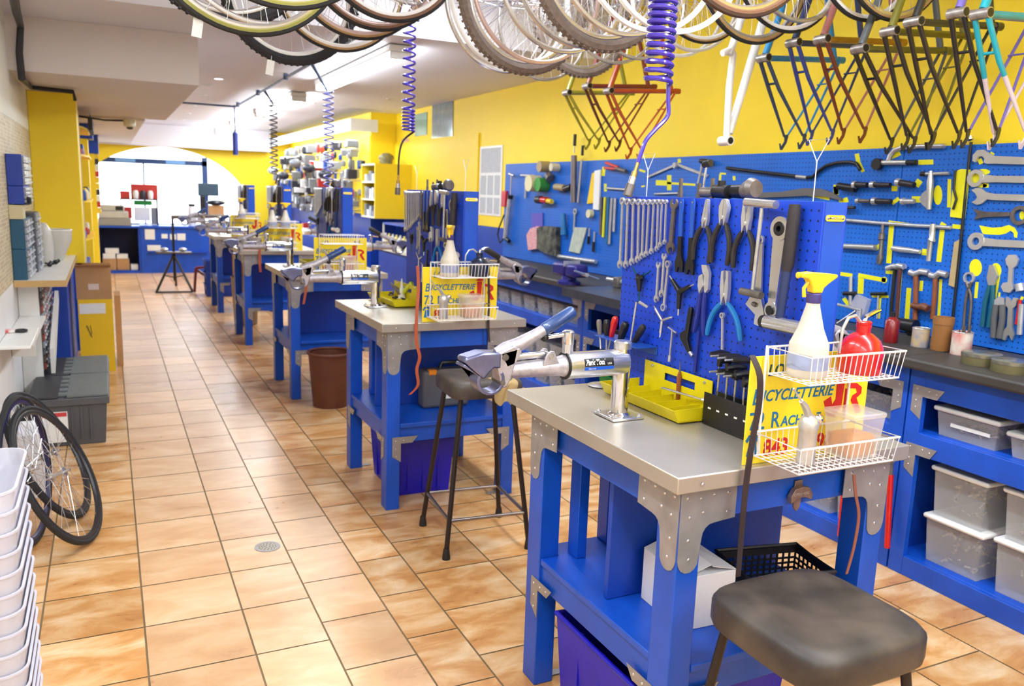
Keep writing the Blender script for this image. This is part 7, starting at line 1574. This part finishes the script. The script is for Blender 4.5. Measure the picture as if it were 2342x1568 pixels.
# yellow shelf unit against the right wall
t = thing('yellow_cabinet', 'yellow open fronted cabinet high on the right wall', 'cabinet', (3.14, 10.6, 1.235)); L = .66; W_ = X1-.002-3.14; H_ = .71
MB().box((0, 0, 0), (W_, .03, H_)).part('side', YELLOW, t); MB().box((0, L-.03, 0), (W_, L, H_)).part('side', YELLOW, t); MB().box((W_-.02, .031, 0), (W_, L-.031, H_)).part('back', YELLOW, t)
for k in range(4): MB().box((0, .031, k*(H_-.022)/3), (W_-.021, L-.031, k*(H_-.022)/3+.022)).part('shelf', CREAM, t)
random.seed(15)
for z in range(3):
    for k in range(5):
        h = random.uniform(.07, .16); MB().box((0, 0, 0), (.07, .09, h)).solo('white_pack', [cols_[0], cols_[6], cols_[1]][(z+k) % 3], 'pale pack standing inside the yellow open fronted cabinet', 'pack', (3.17, 10.65+k*.115, 1.235+z*(H_-.022)/3+.0225), (0, 0, 0), 'pale packs inside the yellow cabinet')
blob('plastic_bag', 'bag of small parts lying on top of the yellow open fronted cabinet', 'bag', (3.40, 10.95, 1.9535), .09, .14, M('olive_bag', (150, 140, 100), .5, var=.4, scale=30), 4)
# low display unit with white bottles
t = thing('display_cabinet', 'low blue display cabinet with white bottles on the right', 'cabinet', (3.12, 8.6, 0)); MB().box((0, 0, 0), (.53, 1.75, .86)).part('body', BLUE2, t); MB().box((-.02, -.02, .861), (.53, 1.77, .90)).part('top', CREAM, t)
MB().box((.05, .02, 1.18), (.53, 1.75, 1.20)).part('shelf', BLUE, t); MB().box((.05, .0, .901), (.07, .02, 1.2)).box((.05, 1.73, .901), (.07, 1.75, 1.2)).part('post', CREAM, t)
for k in range(11):
    t = MB().lathe([(.04, 0), (.045, .09), (.03, .13), (.014, .15), (.014, .17)], 14).solo('white_bottle', [WHITEPL, M('yellow_white_bottle', (240, 225, 130), .4)][k % 2], 'white or pale yellow bottle on the low blue display cabinet', 'bottle', (3.18, 8.75+k*.15, .9005), (0, 0, 0), 'bottles on the low blue display cabinet')
# light cornice over the merchandise wall
t = thing('light_cornice', 'white lit cornice above the hanging goods on the right', 'light cornice', (2.92, 11.0, 2.36)); MB().box((0, 0, 0), (.012, 6.0, .16)).box((0, -.012, 0), (.37, 0, .16)).part('board', WHITEPL, t); MB().box((.0125, .0, .15), (.37, 6.0, .16)).part('lid', WHITEPL, t)
for k in range(2): MB().tube([(.15, .1+k*2.9, .09), (.15, 2.8+k*2.9, .09)], .016, 8).part('tube', TUBE, t)
a = area('lamp', (.15, 3.0, .05), (0, 0, 0), .2, 5.6, 24, (.95, .98, 1)); a.parent = t
# goods hanging on the far right wall: each pack on its own peg
PW = MB().box((XM-.012, YS+.01, 1.3), (XM-.001, YF-.01, 2.34)).solo('slat_wall', YELLOW, 'pale yellow display panel behind the hanging goods', 'panel')
random.seed(21)
for yi in range(36):
    y = YS+.10+yi*.156
    for zi in range(8):
        z = 1.32+zi*.137+random.uniform(-.02, .02)
        if random.random() < .06: continue
        dpt = random.uniform(.06, .36); h = random.uniform(.08, .15); w_ = random.uniform(.05, .11); x = XM-.012-dpt
        m = cols_[random.choice([0, 1, 1, 2, 2, 2, 6, 6, 6, 3, 4, 1])]; kind = random.random()
        t = thing('hanging_pack', 'small retail pack hanging on the display panel of the far right wall', 'pack', (x, y, z), group='goods hanging on the far right wall')
        MB().cyl((0, 0, 0), (dpt-.001, 0, 0), .004, n=5).part('peg', STEEL, t)
        if kind < .5: MB().box((.01, -w_/2, -h), (.01+dpt*.5, w_/2, -.004)).part('pack', m, t, .006)
        elif kind < .8: MB().at(Matrix.Translation((.03, 0, -h*.5))).lathe([(.012, -h*.5), (w_*.42, -h*.3), (w_*.42, h*.3), (.012, h*.49)], 8).part('pack', m, t)
        else: MB().at(Matrix.Translation((.02, 0, -w_*.55)) @ Matrix.Rotation(pi/2, 4, 'Y')).torus(w_*.42, .010, 14, 6).part('ring', cols_[random.choice([1, 2, 6])], t)
for k in range(5):
    t = thing('bike_helmet', 'helmet hanging in front of the goods on the far right wall', 'helmet', (2.84, 12.1+k*1.05, 1.80+.10*(k % 3)), group='helmets hanging at the far right')
    MB().ball((0, 0, 0), .10, 14, .7).part('shell', cols_[[2, 2, 6, 2, 1][k]], t); MB().cyl((.08, 0, .03), (XM-.0125-2.84, 0, .03), .004, n=6).part('peg', STEEL, t)
MB().box((0, 0, 0), (.42, 5.3, .86)).solo('base_cupboard', BLUE2, 'long blue cupboard below the hanging goods on the far right', 'cupboard', (2.86, YS+.2, 0), bevel=.004)
random.seed(31)
for k in range(18):
    MB().box((0, 0, 0), (.10, .16, random.uniform(.06, .2))).solo('stock_box', cols_[random.randrange(7)], 'small stock box on the long blue cupboard at the far right', 'box', (2.9+.04*(k % 2), YS+.3+k*.28, .8605), (0, 0, 0), 'stock boxes on the long blue cupboard')

t = thing('desk_brush', 'yellow handled brush leaning on the second bench board', 'brush', (1.50, BY[1]+.72, BH+.0005))
MB().tube([(0, 0, .05), (.05, -.04, .12)], .014, 10).part('handle', M('lime_handle', (200, 205, 60), .4), t); MB().tube([(0, 0, .05), (-.05, .05, .11)], [.02, .006], 8).part('bristles', OLDST, t); MB().lathe([(.03, 0), (.008, .10), (.004, .14)], 12).part('cone_stand', WHITEPL, t)
